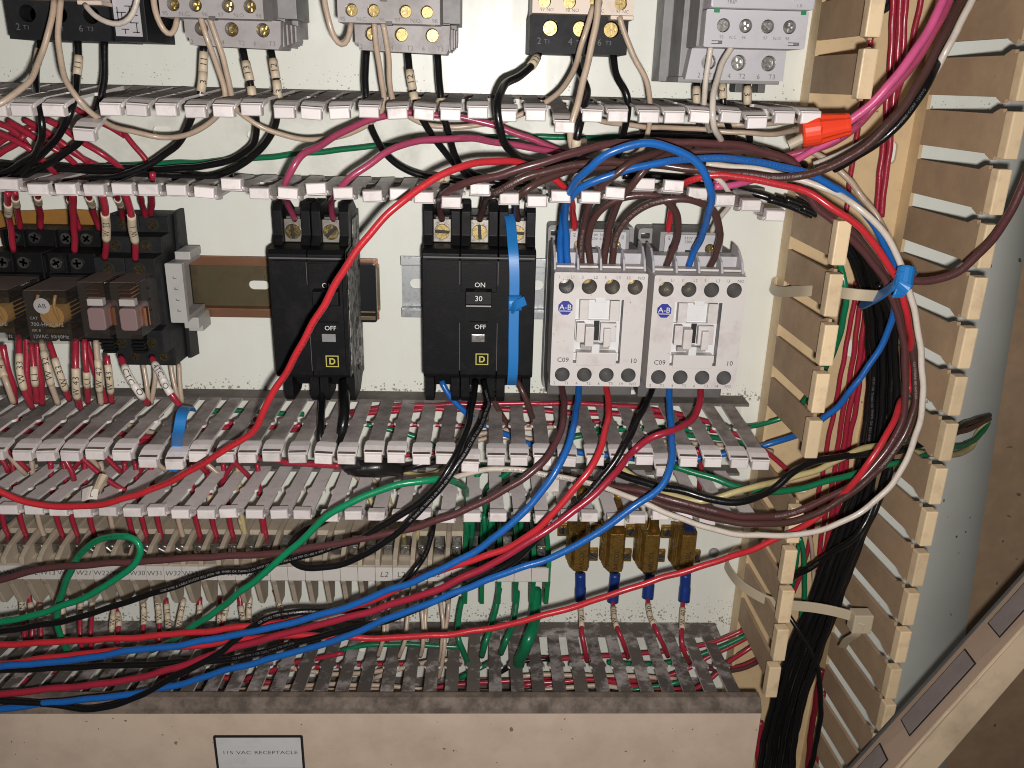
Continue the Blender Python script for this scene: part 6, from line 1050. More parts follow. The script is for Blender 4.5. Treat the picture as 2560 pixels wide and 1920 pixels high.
drop('red wire marked L1 below the second large relay', [(-231.2, 52, -132.8), (-229.7, 56, -141.6), (-229.4, 58, -149.7), (-232.4, 54, -164.6)], 'crimson', ('L1', 0.5, 10))
drop('red wire hidden behind the L1 marker', [(-234.7, 40, -136.5), (-234.9, 42, -147.8), (-235.5, 42, -158.5), (-238.9, 38, -171.6)], 'crimson', None, 2.2)
drop('tan wire marked W 32 below the second large relay', [(-223.7, 56, -130), (-220.1, 62, -138), (-218.5, 64, -146.7), (-219.6, 58, -163.6)], 'tan', ('W 32', 0.4, 18))
drop('red wire marked W 33 below the second large relay', [(-220.9, 54, -131.3), (-216.2, 60, -140.8), (-214.6, 60, -150.2), (-215.5, 54, -162.8)], 'crimson', ('W 33', 0.52, 18))
drop('red wire marked W 43 in front of the first slim relay', [(-205.5, 58, -128.4), (-204, 64, -136.4), (-204.5, 66, -145), (-206.2, 64, -155.9), (-209.6, 56, -166.5)], 'crimson', ('W 43', 0.55, 18), 1.9)
drop('red wire marked L1 below the first slim relay', [(-205, 50, -130.8), (-204, 54, -141.9), (-205.2, 54, -152.2), (-209.3, 48, -166.6)], 'crimson', ('L1', 0.56, 9))
drop('red wire slanting behind the W 42 wire', [(-208.2, 42, -133.3), (-206.9, 42, -145.9), (-204.8, 42, -156.5), (-204.1, 38, -170.4)], 'crimson', None, 1.8)
drop('tan wire marked W 42 below the first slim relay', [(-197.4, 54, -130.2), (-196.1, 58, -139), (-195.9, 60, -147.7), (-199.5, 54, -164.9)], 'tan', ('W 42', 0.5, 18))
drop('red wire marked W 43 next to the tan W 42 wire', [(-193, 54, -138.1), (-192.2, 56, -144), (-192.4, 56, -150.6), (-195.7, 50, -165.6)], 'crimson', ('W 43', 0.45, 17))
W('red wire with a long white CTC O sleeve below the slim relays', [(-186.9, 52, -139.4), (-182.4, 58, -144.6), (-178.2, 62, -150.4), (-175.2, 62, -156.3), (-174.2, 56, -163.8)], 1.9, 'crimson', marks=[(0.40, 'CTC', 14, False, 'sleeve_white'), (0.66, 'O', 9, False, 'sleeve_white')], group=RB)
W('red wire with a long white 4TC O sleeve below the slim relays', [(-173.5, 46, -141.1), (-167.7, 54, -146.5), (-162.5, 60, -152.4), (-158.3, 62, -157.5), (-156.2, 60, -163.5)], 1.9, 'crimson', marks=[(0.34, '4TC', 14, False, 'sleeve_white'), (0.62, 'O', 9, False, 'sleeve_white')], group=RB)
drop('tan wire below the slim sockets, first of four', [(-183.5, 34, -149), (-182.3, 36, -156.8), (-181.4, 38, -164.6), (-182.6, 36, -171.7)], 'tan', None, 1.5)
drop('tan wire below the slim sockets, second of four', [(-177.4, 34, -149.3), (-177.2, 36, -156.7), (-179.2, 36, -164.5), (-182, 34, -172.4)], 'tan', None, 1.5)
drop('tan wire below the slim sockets, third of four', [(-172.7, 24, -151.4), (-171.6, 26, -159.4), (-169.9, 28, -167.4), (-169.5, 28, -173.8)], 'tan', None, 1.5)
drop('tan wire below the slim sockets, last of four', [(-168.9, 22, -152.8), (-168.7, 24, -160.8), (-168.2, 26, -168.9), (-168, 26, -174.5)], 'tan', None, 1.5)

# ---- red wires fanned out in the upper duct on the left
FAN = 'red wires fanned out inside the upper duct'
fan = [[(-239.3, 40, -29.9), (-230.8, 40, -31.8), (-224.1, 40, -36.1), (-218.5, 38, -41.2), (-217.3, 30, -48), (-218.4, 18, -53.9)], [(-236.3, 30, -25.2), (-228.2, 30, -30.2), (-219.8, 30, -34.4), (-212.5, 28, -40.4), (-208.4, 22, -46.2)], [(-230.1, 26, -25.3), (-219.5, 26, -30.2), (-211.4, 24, -36.2), (-204.6, 20, -46.3)], [(-214.7, 34, -24.5), (-206.4, 34, -28.7), (-196.7, 34, -34.4), (-187.9, 32, -41.1), (-184.3, 24, -47.8)], [(-186, 16, -30.8), (-181.9, 16, -35.3), (-177.1, 16, -41.4), (-173.9, 16, -47.6), (-174, 16, -55.5)], [(-248.4, 22, -26.6), (-239.7, 22, -29.4), (-233.3, 22, -36.8), (-227.8, 22, -45.9)], [(-230.6, 18, -27.1), (-220.1, 18, -34.5), (-210.9, 18, -40.4), (-200.7, 18, -46.4), (-194.7, 18, -48.6)], [(-253, 18, -39.8), (-245.1, 18, -35), (-237.5, 18, -31.1), (-229.4, 18, -29.4)], [(-209.5, 14, -19.3), (-203.7, 14, -22.2), (-194.9, 14, -26.5), (-186.2, 14, -31.7)], [(-249.4, 26, -43.7), (-241, 26, -39.7), (-235.7, 26, -35.8), (-229.7, 26, -31.9)]]
for k, q in enumerate(fan): W(f'red wire fanned out in the upper duct under the black relay, {ORD[k]} of ten', q, 1.75, 'crimson', group=FAN, wig=0.8)

# ---- short wires into the tops of the terminal blocks
TT = 'short wires dropping into the terminal blocks'
tops = [(20, 'crimson', ''), (165, 'crimson', ''), (305, 'tan', '-'), (455, 'crimson', ''), (572, 'crimson', '-'), (712, 'crimson', ''), (872, 'tan', '-'), (1020, 'crimson', ''), (1125, 'crimson', ''), (1245, 'crimson', 'W'), (1415, 'tan', ''), (1552, 'crimson', '-'), (1682, 'crimson', '-'), (1815, 'crimson', ''), (1915, 'yellow', 'W'), (2080, 'crimson', '-')]
TOPX = [(-280.1, 26, -250.4), (-269.6, 26, -250.4), (-259.3, 26, -250.3), (-248.4, 26, -250.2), (-239.8, 26, -250.1), (-229.6, 26, -250), (-217.8, 26, -249.9), (-207, 26, -249.8), (-199.3, 26, -249.8), (-190.4, 26, -249.7), (-177.9, 26, -249.6), (-167.8, 26, -249.5), (-158.2, 26, -249.4), (-148.3, 26, -249.3), (-140.9, 26, -249.3), (-128.7, 26, -249.2)]
for k, ((_, c, mk), q) in enumerate(zip(tops, TOPX)):
    x, d, z = q; j = random.uniform(-2, 2)
    W(f'short {"tan" if c in ("tan", "yellow") else "red"} wire into a terminal block, {ORD[k]} from the left edge', [(x - 2 + j, 20, -214), (x - 1.2, 23, -230), (x, 26, z), (x + 0.6, 25.5, -257.5), (x + 0.8, 24, -262)], 1.75, c, marks=[(0.45, '' if mk == '-' else mk, 5, True)] if mk else (), group=TT)
W('tan wire into the seventeenth terminal from the left edge', [(-142.3, 24, -247.4), (-141.6, 26, -251.2), (-141.1, 24, -259.3), (-141.2, 22, -264.5)], 1.6, 'yellow', marks=[(0.1, '', 5)], group=TT)
W('red wire into the last wired terminal left of the blank tags', [(-129.9, 24, -244.3), (-129.1, 26, -249.1), (-129.8, 24, -261.3), (-130.5, 22, -265.5)], 1.8, 'crimson', group=TT)
for k, q in enumerate([[(-65.3, 30, -229.8), (-62.7, 32, -236.4), (-60.7, 30, -247.3), (-60.8, 24, -255.7)], [(-54.6, 26, -231.8), (-51.8, 30, -238.4), (-56.1, 28, -247.4), (-56.6, 22, -256.8)], [(-49.3, 26, -247.5), (-48.6, 26, -254.4), (-49.4, 24, -262.7)], [(-45.6, 28, -245.3), (-45.5, 26, -254.4), (-47.1, 22, -263.8)], [(-37.9, 26, -246.4), (-37.5, 26, -253.4), (-38.3, 24, -262.6)]]):
    W(f'tan wire into the L2 terminal blocks, {ORD[k]} from the blank tags', q, 1.5, 'yellow', group=TT)
for k, q in enumerate([[(-9.3, 24, -245.2), (-8.4, 26, -251.1), (-7.9, 22, -263.5)], [(-4.9, 26, -243.1), (-5, 26, -251.1), (-5.7, 22, -263.5)], [(1.7, 24, -244.1), (2.2, 26, -251), (2.4, 22, -264.5)], [(5.7, 26, -243), (5.8, 28, -249.9), (4.4, 24, -262.3)], [(24.2, 26, -242.9), (24, 26, -250.8), (24, 22, -263.3)], [(2, 24, -211.8), (-2.4, 26, -217.4), (-6.8, 26, -227.3), (-8.2, 24, -236.7), (-6.6, 26, -250.9)], [(25.5, 24, -206.7), (12.4, 26, -218.1), (3.7, 24, -226.6), (2.3, 22, -238.5), (4, 24, -251.9)], [(30.1, 24, -211.5), (17.7, 26, -221.3), (8.3, 22, -234.3), (7.1, 24, -253.6)]]):
    W(f'green earth wire above the green terminal blocks, {ORD[k]} of eight', q, 1.9, 'green', group='green earth wires above the green blocks')
# ---- wires out of the bottoms of the terminal blocks
TBW = 'marked wires under the terminal blocks'
def under(label, pts, c, mk): W(label, pts, 1.6, c, marks=mk, group=TBW)
under('wire with an N marker under the terminals at the far left', [(-276.6, 28, -301.1), (-275.1, 32, -305.6), (-274.7, 34, -311.3), (-271.7, 40, -316), (-269.8, 44, -321.1)], 'crimson', [(0.2, 'N', 9, True)])
under('red wire with a striped marker, second from the far left under the terminals', [(-273.3, 26, -298.9), (-270.8, 30, -305.1), (-269, 34, -310.4), (-266.4, 40, -315.1), (-266.8, 44, -322.9)], 'crimson', [(0.32, '', 7, True), (0.55, '', 5, True)])
under('red wire with a striped marker, third from the far left under the terminals', [(-266.2, 28, -302.9), (-264.6, 32, -307.3), (-263.1, 36, -312.6), (-262, 40, -317.8), (-261.3, 44, -322.9)], 'crimson', [(0.25, '', 7, True), (0.5, '', 5, True)])
under('wire with a pale marker behind the green loop under the terminals', [(-252.6, 28, -301), (-251.4, 32, -307.2), (-250.5, 36, -313.4), (-248.1, 42, -318)], 'tan', [(0.4, '', 8, True)])
under('red wire with a U marker under the terminals', [(-241.2, 28, -299.2), (-240.7, 32, -305.4), (-239.2, 38, -311.9), (-237, 44, -319.2), (-236.6, 46, -327.6)], 'crimson', [(0.24, 'U', 8, True)])
under('plain red wire right of the U marker', [(-234.3, 28, -300.9), (-234.2, 32, -307.2), (-232.6, 38, -312.8), (-230.9, 44, -318.3), (-231.5, 46, -327.6)], 'crimson', [(0.18, '', 7, True)])
under('tan wire with a W marker below tag W22', [(-222.1, 28, -303.6), (-220.7, 34, -308.4), (-220.7, 38, -314.6), (-219.8, 42, -317.9)], 'tan', [(0.62, 'W', 9, True)])
under('red wire with a W marker below tag W23', [(-225.3, 24, -303.6), (-220.5, 30, -308.5), (-218.1, 34, -312.9), (-216.3, 40, -315.8), (-216.4, 44, -323.7)], 'crimson', [(0.5, 'W', 9, True)])
under('red wire dropping from under tag W23 with a two-digit sleeve', [(-206.4, 26, -298.5), (-202.4, 32, -303.4), (-201.7, 36, -309.6), (-200.7, 42, -314.3), (-200.2, 46, -319.4)], 'crimson', [(0.3, '23', 10, True), (0.56, 'W', 7, True)])
under('red wire dropping from under tag W30 with two sleeves', [(-196.9, 26, -298.5), (-194.1, 32, -303.4), (-193, 36, -309.6), (-191.2, 42, -314.3), (-190.7, 46, -320.3)], 'crimson', [(0.24, '30', 8, True), (0.5, 'W', 8, True)])
under('red wire dropping from under tag W31 with two sleeves', [(-190.7, 28, -301.6), (-189.3, 32, -307), (-187.1, 38, -311.7), (-185.8, 42, -314.2)], 'crimson', [(0.42, '31', 10, True), (0.85, 'W', 7, True)])
under('tan wire with a flared sleeve under tag W32', [(-179.8, 28, -301.6), (-180.6, 32, -306.9), (-180.6, 38, -311.7), (-180.4, 42, -316)], 'tan', [(0.3, '32', 10, True), (0.75, 'W', 9, True)])
under('red wire with one short sleeve under tag W33', [(-170.2, 28, -300.6), (-169.7, 32, -306.9), (-169.6, 36, -312.2), (-168.8, 42, -316)], 'crimson', [(0.42, '33', 9, True)])
under('red wire slanting behind the green wire under tag W41', [(-153.5, 26, -294.7), (-153.3, 32, -303.2), (-154.2, 36, -309.4), (-155.3, 40, -313.8)], 'crimson', [(0.62, '41', 10, True)])
under('red wire hanging straight under tag W40', [(-159.1, 26, -301.9), (-157.8, 32, -306.8), (-157, 36, -311.2), (-155.9, 40, -315.6)], 'crimson', [(0.75, 'W', 8, True)])
under('red wire with a long sleeve next to the tan wire under tag W42', [(-146.8, 26, -296.4), (-145.5, 30, -303.6), (-143.9, 34, -308.1), (-141.3, 40, -312.8)], 'crimson', [(0.68, 'W', 11, True)])
under('tan wire with a flared sleeve under tag W42', [(-139.9, 28, -298.6), (-139.7, 32, -304), (-139.4, 36, -308.5), (-138, 40, -313.7)], 'tan', [(0.35, '42', 10, True), (0.8, 'W', 8, True)])
under('red wire alone with a small sleeve below the blank tags', [(-125.3, 26, -297.2), (-122.8, 30, -300.8), (-120.3, 34, -303.3), (-118.5, 38, -309), (-118.9, 44, -322.6)], 'crimson', [(0.3, '43', 8, True)])
TG = 'tan and green wires under the right-hand terminal blocks'
for k, q in enumerate([[(-59.1, 28, -292.3), (-59.3, 32, -299.1), (-58, 38, -310.9), (-58, 44, -319.2), (-62, 40, -334.2)], [(-55.1, 28, -293.4), (-55.3, 32, -301.2), (-55.3, 38, -310.8), (-56.5, 42, -319.7)], [(-44.3, 28, -295.4), (-44.3, 32, -304.4), (-44.2, 38, -314), (-45.1, 44, -321.3), (-49.4, 40, -335.2)], [(-36.6, 28, -295.4), (-35.5, 32, -305.4), (-34.3, 38, -314), (-33.5, 44, -321.3), (-36.2, 40, -334.1)], [(-32.1, 28, -295.4), (-32.8, 32, -305.4), (-33, 38, -314), (-32.3, 42, -321.7)], [(-24.8, 28, -295.3), (-23.3, 32, -305.3), (-22.2, 38, -313.9), (-22.4, 44, -322.4), (-24.5, 40, -341.8)], [(-18.5, 28, -295.3), (-19.3, 32, -305.3), (-20.3, 40, -312.5), (-20.8, 48, -321.5), (-24.6, 46, -345.8)]]):
    W(f'tan wire under the L2 terminals, {ORD[k]} of seven', q, 1.5, 'tan', group=TG)
for k, (q, r) in enumerate([([(-10.8, 28, -300.6), (-12.4, 34, -306), (-13.5, 42, -311), (-11.9, 50, -315.7), (-8.4, 46, -329.4), (-4.8, 36, -350.5)], 2.0), ([(11.9, 28, -293), (9.7, 34, -302.8), (7.5, 42, -308.8), (4, 52, -314.1), (1.5, 48, -327.8)], 2.1), ([(22.8, 28, -295.1), (22.1, 34, -303.8), (20.1, 42, -310.9), (15.5, 52, -314.1), (13.2, 46, -327.2)], 2.1), ([(34.1, 30, -292.6), (33.8, 38, -298.8), (32.6, 48, -304.4), (28.6, 60, -307.1), (25.6, 56, -319.5), (23.5, 44, -339.7)], 4.2)]):
    W(['green wire printed in black under the first green block', 'green wire under the third green block', 'green printed wire under the fourth green block', 'very thick green earth cable under the last green block'][k], q, r, 'green', prints=[('AWG 600V', 0.1, 'black', False)] if k in (0, 2) else (), group=TG)
# ---- resistor leads: blue sleeves and marked red wires
RL = [[(63.7, 9, -294.7), (64.1, 10, -303.4), (64.3, 12, -312.8)], [(86, 9, -294.6), (85.6, 10, -303.2), (85.2, 12, -313.6)], [(108.1, 9, -294.5), (108, 10, -302.2), (107.5, 12, -310.7)], [(131.3, 9, -294.3), (131.5, 10, -303), (131.2, 12, -312.9)]]
RW = [[(64.3, 12, -311.4), (63.8, 20, -313.4), (63.3, 28, -317), (63.2, 36, -320.5), (65.2, 40, -328.5), (67.8, 34, -342.5)], [(85.1, 12, -312.2), (84.7, 20, -313.3), (84.4, 28, -317), (85.8, 38, -318.9), (90.3, 38, -328.1), (94.1, 30, -342.8)], [(107.4, 12, -309.3), (106.7, 20, -311.3), (107.5, 28, -315.9), (109, 38, -317.9), (113.6, 38, -326.2), (119.1, 32, -340.2)], [(130.8, 12, -311.5), (128.6, 20, -315), (126.9, 28, -319.6), (124.8, 38, -321.6), (126.8, 40, -330.3), (132.5, 34, -343.4)]]
for k in range(4):
    nm = ['first', 'second', 'third', 'fourth'][k]; mk = ['W 1', 'W 20', 'W 30', 'W 40'][k]
    pa = Path(RL[k], 1.5); mb = MB(); n_ = len(pa.p); sweep(mb, pa.p, pa.t, [3.4 if i < n_ * 0.45 else 3.7 for i in range(n_)], 14)
    mb.build('blue_sleeve', 'sleeve_blue', None, smooth=True, label=f'dark blue heat-shrink sleeve under the {nm} gold resistor', category='sleeve', group='blue sleeves under the resistors', origin=RL[k][0])
    W(f'red wire with a marker reading {mk}, below the {nm} resistor sleeve', RW[k], 1.65, 'crimson', marks=[(0.27, mk, 15, True)], group='marked wires under the resistors')
for k, (q, c) in enumerate([([(55.2, 60, -210), (57.3, 46, -226.7), (60.9, 20, -250.8), (62.3, 12, -264)], 'yellow'), ([(77.1, 50, -216.5), (79.6, 40, -229.7), (84.1, 18, -250), (85.6, 12, -263.8)], 'yellow'), ([(105.1, 20, -246.1), (107.5, 12, -259.2), (107.9, 11, -264.2)], 'yellow')]):
    pa = Path(q, 1.5); mb = MB(); sweep(mb, pa.p, pa.t, 3.0, 14)
    mb.build('olive_sleeve', 'resistor_gold', None, smooth=True, label=f'olive gold sleeve above the {["first", "second", "third"][k]} gold resistor', category='sleeve', origin=q[0])
q = [(126.3, 24, -246.3), (129.2, 14, -257), (130.2, 11, -264)]; pa = Path(q, 1.5); mb = MB(); sweep(mb, pa.p, pa.t, 3.3, 14); mb.build('blue_sleeve', 'sleeve_blue', None, smooth=True, label='dark blue sleeve above the last gold resistor', category='sleeve', origin=q[0])

# ---- wires lying inside the lower ducts, seen through the slots
IN2 = 'wires lying inside the lower duct'
ins = [([(-75.3, 20, -181.7), (-65.1, 20, -178.9), (-50.7, 20, -177.4), (-29, 20, -176.3), (0, 20, -175.5), (36.1, 20, -174.4), (65.3, 20, -174.5), (87.5, 20, -176.1), (106, 20, -177.9), (121.2, 20, -182.4), (136.5, 20, -186.2)], 'crimson'), ([(-74.7, 24, -181.7), (-64.7, 24, -180), (-50.3, 24, -178.7), (-28.7, 24, -177.4), (0.1, 24, -177), (44.4, 24, -178.2), (65.1, 24, -179.1), (87, 24, -179.2), (109.2, 24, -180.9), (124, 24, -182.3)], 'crimson'), ([(-111.6, 16, -194.9), (-95.4, 16, -193.1), (-66, 16, -190.4), (-44, 16, -190.2), (-14.6, 16, -190.9), (15, 16, -190.2), (44.3, 16, -188.6), (74, 16, -187)], 'crimson'), ([(-68.6, 28, -185), (-53.7, 28, -188.3), (-38.7, 28, -192.4), (-26.5, 28, -199), (-14.2, 28, -205.3), (-6.8, 28, -211.6)], 'green'), ([(-15.9, 20, -198.4), (0.2, 20, -193.4), (22.3, 20, -190.8), (45.2, 20, -188.9), (51.4, 20, -189.6)], 'tan'), ([(-14.5, 18, -203.4), (7.7, 18, -196.6), (30, 18, -198), (46, 18, -202.7)], 'tan'), ([(50.6, 30, -191.7), (72.4, 28, -187.6), (94.5, 26, -185.8), (117.5, 24, -191.9), (140.6, 22, -194.1), (160.7, 20, -200.5)], 'green'), ([(89, 20, -196.4), (111.5, 20, -197.8), (134.1, 20, -199.1), (156.9, 20, -200.5), (172.4, 20, -203.6)], 'tan'), ([(131.4, 26, -187.7), (146, 27, -188.7), (157.5, 28, -194.5), (169.4, 29, -202.8), (181.7, 30, -213.6)], 'crimson'), ([(66.6, 26, -209.3), (75.8, 26, -213.3), (82.7, 26, -205.1), (88.1, 26, -198.6)], 'darkred'), ([(124.1, 30, -198), (129.6, 26.7, -207.5), (129.3, 23.3, -219), (131.1, 20, -229.1)], 'crimson'), ([(167.6, 24, -211.7), (176.8, 24, -218.2), (188.3, 20, -230.2)], 'tan'),
  ([(-276.2, 20, -189.6), (-268.4, 20, -184.4), (-258.6, 20, -189.4), (-247.6, 20, -192.6), (-234.7, 20, -194.2), (-220.3, 20, -190.6), (-210.2, 20, -184.5)], 'crimson'), ([(-273.3, 26, -191.3), (-263.7, 26, -192.8), (-248.8, 26, -194.3), (-231.7, 26, -192.4), (-217.8, 26, -191.4), (-202.8, 26, -193.8), (-191.7, 26, -197), (-172.2, 26, -195.1), (-148.4, 26, -187.2), (-125, 26, -183.6)], 'crimson'), ([(-207, 18, -189.6), (-197.8, 19.2, -194.1), (-185.9, 20.4, -196), (-174.3, 21.6, -200.5), (-163.1, 22.8, -209.3), (-150.6, 24, -221.8)], 'tan'), ([(-201.3, 30, -194.6), (-189.2, 30, -188.5), (-180.8, 30, -181.8), (-178.2, 30, -179.3)], 'crimson'), ([(-198.3, 24, -200.6), (-184.9, 24, -198.7), (-172.8, 24, -194.3), (-145.2, 24, -188.8), (-122.1, 24, -190.3), (-101.6, 24, -188.3)], 'crimson'), ([(-180.3, 30, -196.8), (-174.1, 30, -190), (-170.1, 30, -187.5)], 'tan'), ([(-162, 12, -188), (-155.3, 12, -183.6), (-144.3, 12, -184.3), (-128.6, 12, -185.4), (-103.9, 12, -186.4)], 'green'), ([(-235.8, 40, -193.1), (-231.3, 42, -198.7), (-225.9, 44, -208.5), (-225.3, 44, -214.4)], 'crimson'), ([(-222.6, 44, -196.1), (-215.7, 45.3, -203.6), (-207.4, 46.7, -212.1), (-197.2, 48, -218), (-193.1, 48, -220.5)], 'crimson'), ([(-210.9, 38, -200.3), (-206.3, 37, -207.5), (-202.9, 36, -213)], 'crimson'), ([(-184.4, 34, -205.2), (-182.6, 32, -210.4), (-180, 30, -214.8)], 'tan'), ([(-267, 34, -201.1), (-263.4, 32, -208.7), (-259.1, 30, -218.2)], 'tan'), ([(-261.6, 38, -199.2), (-258, 36, -206.8), (-254.8, 34, -213.7)], 'crimson'), ([(-276.2, 26, -207.4), (-272.5, 26, -212.5), (-271.3, 26, -218.6)], 'crimson'), ([(-191.7, 24, -210), (-197.3, 22, -218), (-202.1, 20, -224.3)], 'crimson'), ([(-166.6, 28, -206.1), (-163.2, 26, -212.2), (-159, 24, -219.2)], 'crimson'), ([(-137.5, 26, -205), (-145.2, 24, -214.7), (-153.3, 22, -228.2)], 'crimson'), ([(-145.8, 34, -201.4), (-139.7, 31, -209.6), (-133.5, 28, -219.7)], 'crimson'), ([(-225.5, 30, -204.1), (-221.1, 28, -210.2), (-219.8, 26, -216.3)], 'tan'), ([(-225.2, 24, -205.2), (-231.9, 22, -213.1), (-238.7, 20, -221.1)], 'crimson')]
cnt = {}
for k, (q, c) in enumerate(sorted(ins, key=lambda a: min(p[0] for p in a[0]))):
    cn = {'crimson': 'red', 'darkred': 'dark red'}.get(c, c); cnt[cn] = cnt.get(cn, 0) + 1
    W(f'{ordw(cnt[cn])} {cn} wire from the left among those seen through the lower duct slots', q, 1.65, c, group=IN2, step=4)
IN3 = 'wires lying inside the covered bottom duct'
ins3 = [([(25.5, 34, -340.7), (41.4, 32, -342.3), (57.5, 30, -342.8), (81.7, 28, -343.4), (106, 26, -342.5), (130.5, 24, -341), (147.1, 22, -339.1), (163.2, 20, -332.9), (170.8, 20, -328.1)], 'crimson'), ([(33.7, 40, -360.7), (49.5, 37.1, -356.3), (73.6, 34.3, -354.8), (98.4, 31.4, -360), (123, 28.6, -358.4), (146.8, 25.7, -346), (163, 22.9, -338.4), (175.4, 20, -332.8)], 'crimson'), ([(25.5, 44, -352.6), (41, 44, -350.7), (56.5, 44, -348.8), (79.8, 44, -347.8), (95.8, 44, -353.5), (111.9, 44, -357.3), (127.5, 44, -355.4)], 'crimson'), ([(81.6, 30, -346.6), (98, 28.4, -348.8), (122.6, 26.8, -350), (142.7, 25.2, -344.4), (158.7, 23.6, -337.9), (172.9, 22, -330.4)], 'green'), ([(72.4, 46, -359.5), (87.8, 46, -355.7), (111, 46, -351.8), (126.3, 46, -348)], 'green'), ([(132.9, 40, -361.6), (145.8, 34.7, -357.3), (158.2, 29.3, -347), (171.3, 24, -342.4), (177.1, 24, -336.6)], 'crimson'), ([(142, 30, -348.4), (155.5, 27.3, -354.4), (168.5, 24.7, -354.5), (181, 22, -349.8)], 'crimson'), ([(142.6, 36, -345.6), (158, 32, -351.7), (171.4, 28, -352.9), (181.9, 24, -349.2)], 'plum'), ([(26.1, 30, -357.3), (42.1, 30, -355.4), (58.1, 30, -356.3), (82.3, 30, -357.2), (106.5, 30, -357.2), (126.8, 30, -359.1)], 'tan'), ([(25.5, 46, -356.6), (44.8, 46, -353.8), (60.3, 46, -351.9), (75.8, 46, -350.9), (95.6, 46, -354.7)], 'tan'), ([(-92.1, 30, -340.9), (-75.2, 30, -334.1), (-56.8, 30, -333), (-29.1, 30, -334), (-10.6, 30, -335.1)], 'green'), ([(-130.5, 34, -351.2), (-102.7, 34, -346.7), (-75.1, 34, -345.5), (-47.4, 34, -344.3), (-10.4, 34, -343.2)], 'crimson'), ([(-144.5, 40, -352), (-128.6, 40, -345.3), (-110.1, 40, -338.7), (-82.7, 40, -332)], 'crimson'), ([(-116.5, 34, -347.8), (-102.9, 34, -351.2), (-84.5, 34, -352.3), (-66, 34, -351.1), (-47.5, 34, -346.6)], 'tan'), ([(-65.3, 40, -350.8), (-46.8, 40, -342.9), (-28.5, 40, -337.4), (-10.3, 40, -337.4)], 'tan'), ([(-12.1, 40, -350.7), (-1.1, 40, -344), (8, 40, -338.4)], 'green'), ([(11.9, 36, -350.5), (26.5, 36, -340.4), (45, 36, -339.3)], 'black'), ([(-300.6, 30, -369), (-276.9, 30, -358.2), (-249.2, 30, -347.4), (-230, 30, -334.2)], 'crimson'), ([(-253.7, 36, -366.7), (-208.6, 36, -353.2), (-165.2, 36, -353.2), (-121.9, 36, -358.5)], 'crimson'), ([(-277.8, 30, -363.6), (-234.1, 30, -363.5), (-189.2, 30, -355.4), (-155.9, 30, -352.6)], 'green'), ([(-178.2, 34, -368.4), (-133.7, 34, -362.9), (-78.2, 34, -360.1), (-33.8, 34, -364.2)], 'tan'), ([(-120.6, 42, -358.9), (-77, 42, -357.6), (-33.2, 42, -360.2), (10.9, 42, -358.9)], 'tan'), ([(-45.4, 30, -368.9), (-11.5, 30, -363.4), (22.3, 30, -360.6), (56.3, 30, -360)], 'crimson')]
cnt = {}
for k, (q, c) in enumerate(sorted(ins3, key=lambda a: min(p[0] for p in a[0]))):
    cn = {'crimson': 'red', 'plum': 'brown'}.get(c, c); cnt[cn] = cnt.get(cn, 0) + 1
    W(f'{ordw(cnt[cn])} {cn} wire from the left among those inside the covered bottom duct', q, 1.7, c, group=IN3, step=4)

# ================================================================= cable ties, loose tags
t = thing('cable_tie', 'blue cable tie strapped vertically round the three-pole breaker', 'cable tie', (15, 58, -105.3))
mb = MB(); strap(mb, [(12, 38, -64.9), (13, 42, -66.5), (13.6, 50, -73.9), (14.3, 56, -80), (15, 57.5, -89.1), (15.3, 57.5, -104.6), (15.4, 57.5, -122.9), (15.7, 57, -138.6), (15.5, 55, -147.3), (15.3, 48, -153.1)], 5.2, 1.0, (1, 0, 0)); mb.build('strap', 'tie_blue', t, bevel=0.2, seg=1)
c = Vector((15.7, 59, -105.4)); mb = MB(); mb.cyl(tuple(c + Vector((-3.4, 0.5, 0))), tuple(c + Vector((3.4, 0.5, 0))), 4.0, 20); mb.build('head', 'tie_blue', t, bevel=0.5)
mb = MB(); strap(mb, [tuple(c + Vector((-2, 3.5, -3))), tuple(c + Vector((0, 6, 0))), tuple(c + Vector((4.8, 8, 3.2)))], 4.6, 1.0, (0.2, 0.5, -1)); mb.build('cut_tail', 'tie_blue', t, bevel=0.2, seg=1)
t = thing('cable_tie', 'blue cable tie cinched round the bundle in the upright duct', 'cable tie', (188.5, 104, -80.5))
mb = MB(); strap(mb, [(196.3, 50, -104.4), (192.8, 62, -101.8), (189.2, 80, -94.5), (186.9, 94, -87.9), (186.1, 103, -82), (188.2, 104, -78.9), (193.9, 98, -79.2), (201.4, 88, -83.2)], 6.4, 1.1, (0.35, 0, 1)); mb.build('strap', 'tie_blue', t, bevel=0.2, seg=1)
c = Vector((190, 104, -80.1)); mb = MB(); mb.cyl(tuple(c + Vector((0.5, -3, 5))), tuple(c + Vector((-1.5, 1, -4))), 3.9, 14); mb.build('head', 'tie_blue', t, bevel=1.2)
mb = MB(); strap(mb, [(187.9, 108, -80.8), (185.9, 109, -84.3), (185.2, 108, -87.6)], 5.6, 1.2, (1, 0, 0.6)); mb.build('cut_tail', 'tie_blue', t, bevel=0.2, seg=1)
t = thing('cable_tie', 'natural white cable tie reaching from the upright duct wall to the blue tie', 'cable tie', (174.7, 70, -94.6))
mb = MB(); strap(mb, [(191.3, 78, -94.3), (183.7, 80, -93.6), (177.9, 78, -93.6), (174.7, 70, -94.7), (172, 60, -96.7), (166.9, 52, -98.4), (164.5, 40, -101.6), (162.5, 26, -105.4), (163.1, 10, -107.8), (163.9, 2, -106.5), (165.9, 1, -104.5), (171.2, 4, -104.7), (171.5, 10, -104.5)], 5.6, 1.1, (0.1, 0.1, 1)); mb.build('strap', 'tie_natural', t, bevel=0.2, seg=1)
t = thing('cable_tie', 'natural white cable tie bowed out of the upright duct and holding the lower bundle', 'cable tie', (195, 70, -278.7))
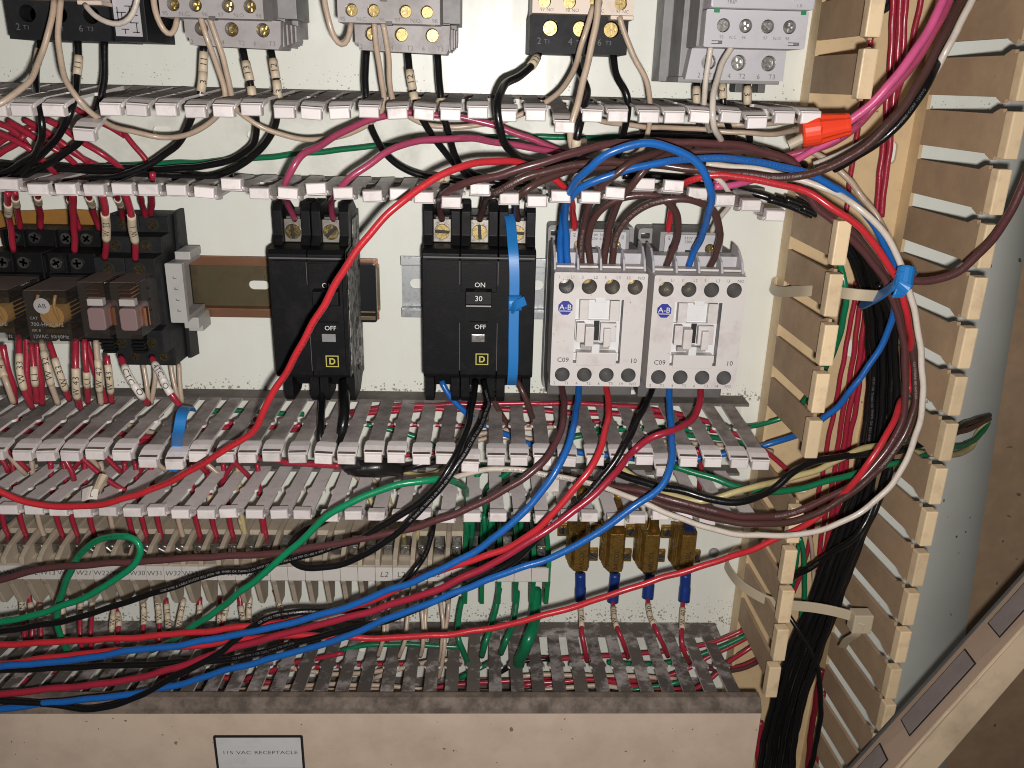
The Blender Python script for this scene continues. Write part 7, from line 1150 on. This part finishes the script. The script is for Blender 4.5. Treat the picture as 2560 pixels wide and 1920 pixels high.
mb = MB(); strap(mb, [(214.5, 74, -281.8), (206.3, 74, -278.8), (198.4, 72, -277.8), (188, 66, -279.5), (178.3, 60, -282.6), (170.8, 52, -285.6), (163.3, 44, -285.3), (157.1, 34, -284.6), (154.8, 20, -284), (156.9, 8, -286), (161.1, 2, -283.1), (166.9, 1, -280.3)], 6.4, 1.1, (0.1, 0.1, 1)); mb.build('strap', 'tie_natural', t, bevel=0.2, seg=1)
c = Vector((214.6, 76, -281.8)); mb = MB(); mb.box(c.x - 6, c.x + 5, c.y - 4, c.y + 4, c.z - 6, c.z + 6); mb.build('head', 'tie_natural', t, bevel=0.8)
mb = MB(); strap(mb, [(212.6, 80, -280.5), (212.3, 78, -288.9), (212.1, 70, -298.9), (215, 60, -311.6)], 4.6, 1.0, (1, 0.3, 0)); mb.build('cut_tail', 'tie_natural', t, bevel=0.2, seg=1)
t = thing('cable_tie', 'blue cable tie hooked over a finger of the duct below the slim relays', 'cable tie', (-148.5, 80, -163.3))
mb = MB(); strap(mb, [(-151.9, 58, -166.2), (-150.6, 64, -162.1), (-149.4, 74, -159.1), (-148.3, 82, -160.3), (-149, 84, -165.3), (-152.1, 80, -172.2), (-156.2, 72, -181.1), (-156.3, 76, -185.5), (-158.9, 74, -193.4)], 5.4, 1.0, (1, 0, -0.15)); mb.build('strap', 'tie_blue', t, bevel=0.2, seg=1)
t = thing('wire_tag', 'loose curled tan wire tag lying on the duct fingers', 'wire tag', (-200.9, 72, -205.8))
mb = MB(); strap(mb, [(-202.2, 70, -204.5), (-198.2, 73, -200.2), (-195.3, 74, -200), (-196, 72, -203.4), (-198.7, 70, -206.8)], 8.0, 0.5, (0.3, -0.6, 0.75)); mb.build('curl', 'sleeve', t)
mb = MB(); strap(mb, [(-207.7, 72, -209.1), (-202.7, 73, -206.9), (-198.8, 73, -206.9)], 7.0, 0.5, (0.2, -0.6, 0.75)); mb.build('flag', 'sleeve_white', t); text(t, 'L', (-201.5, 75, -207.1)[0], (-201.5, 75, -207.1)[2], 75.2, 3.2, 'ink_black')
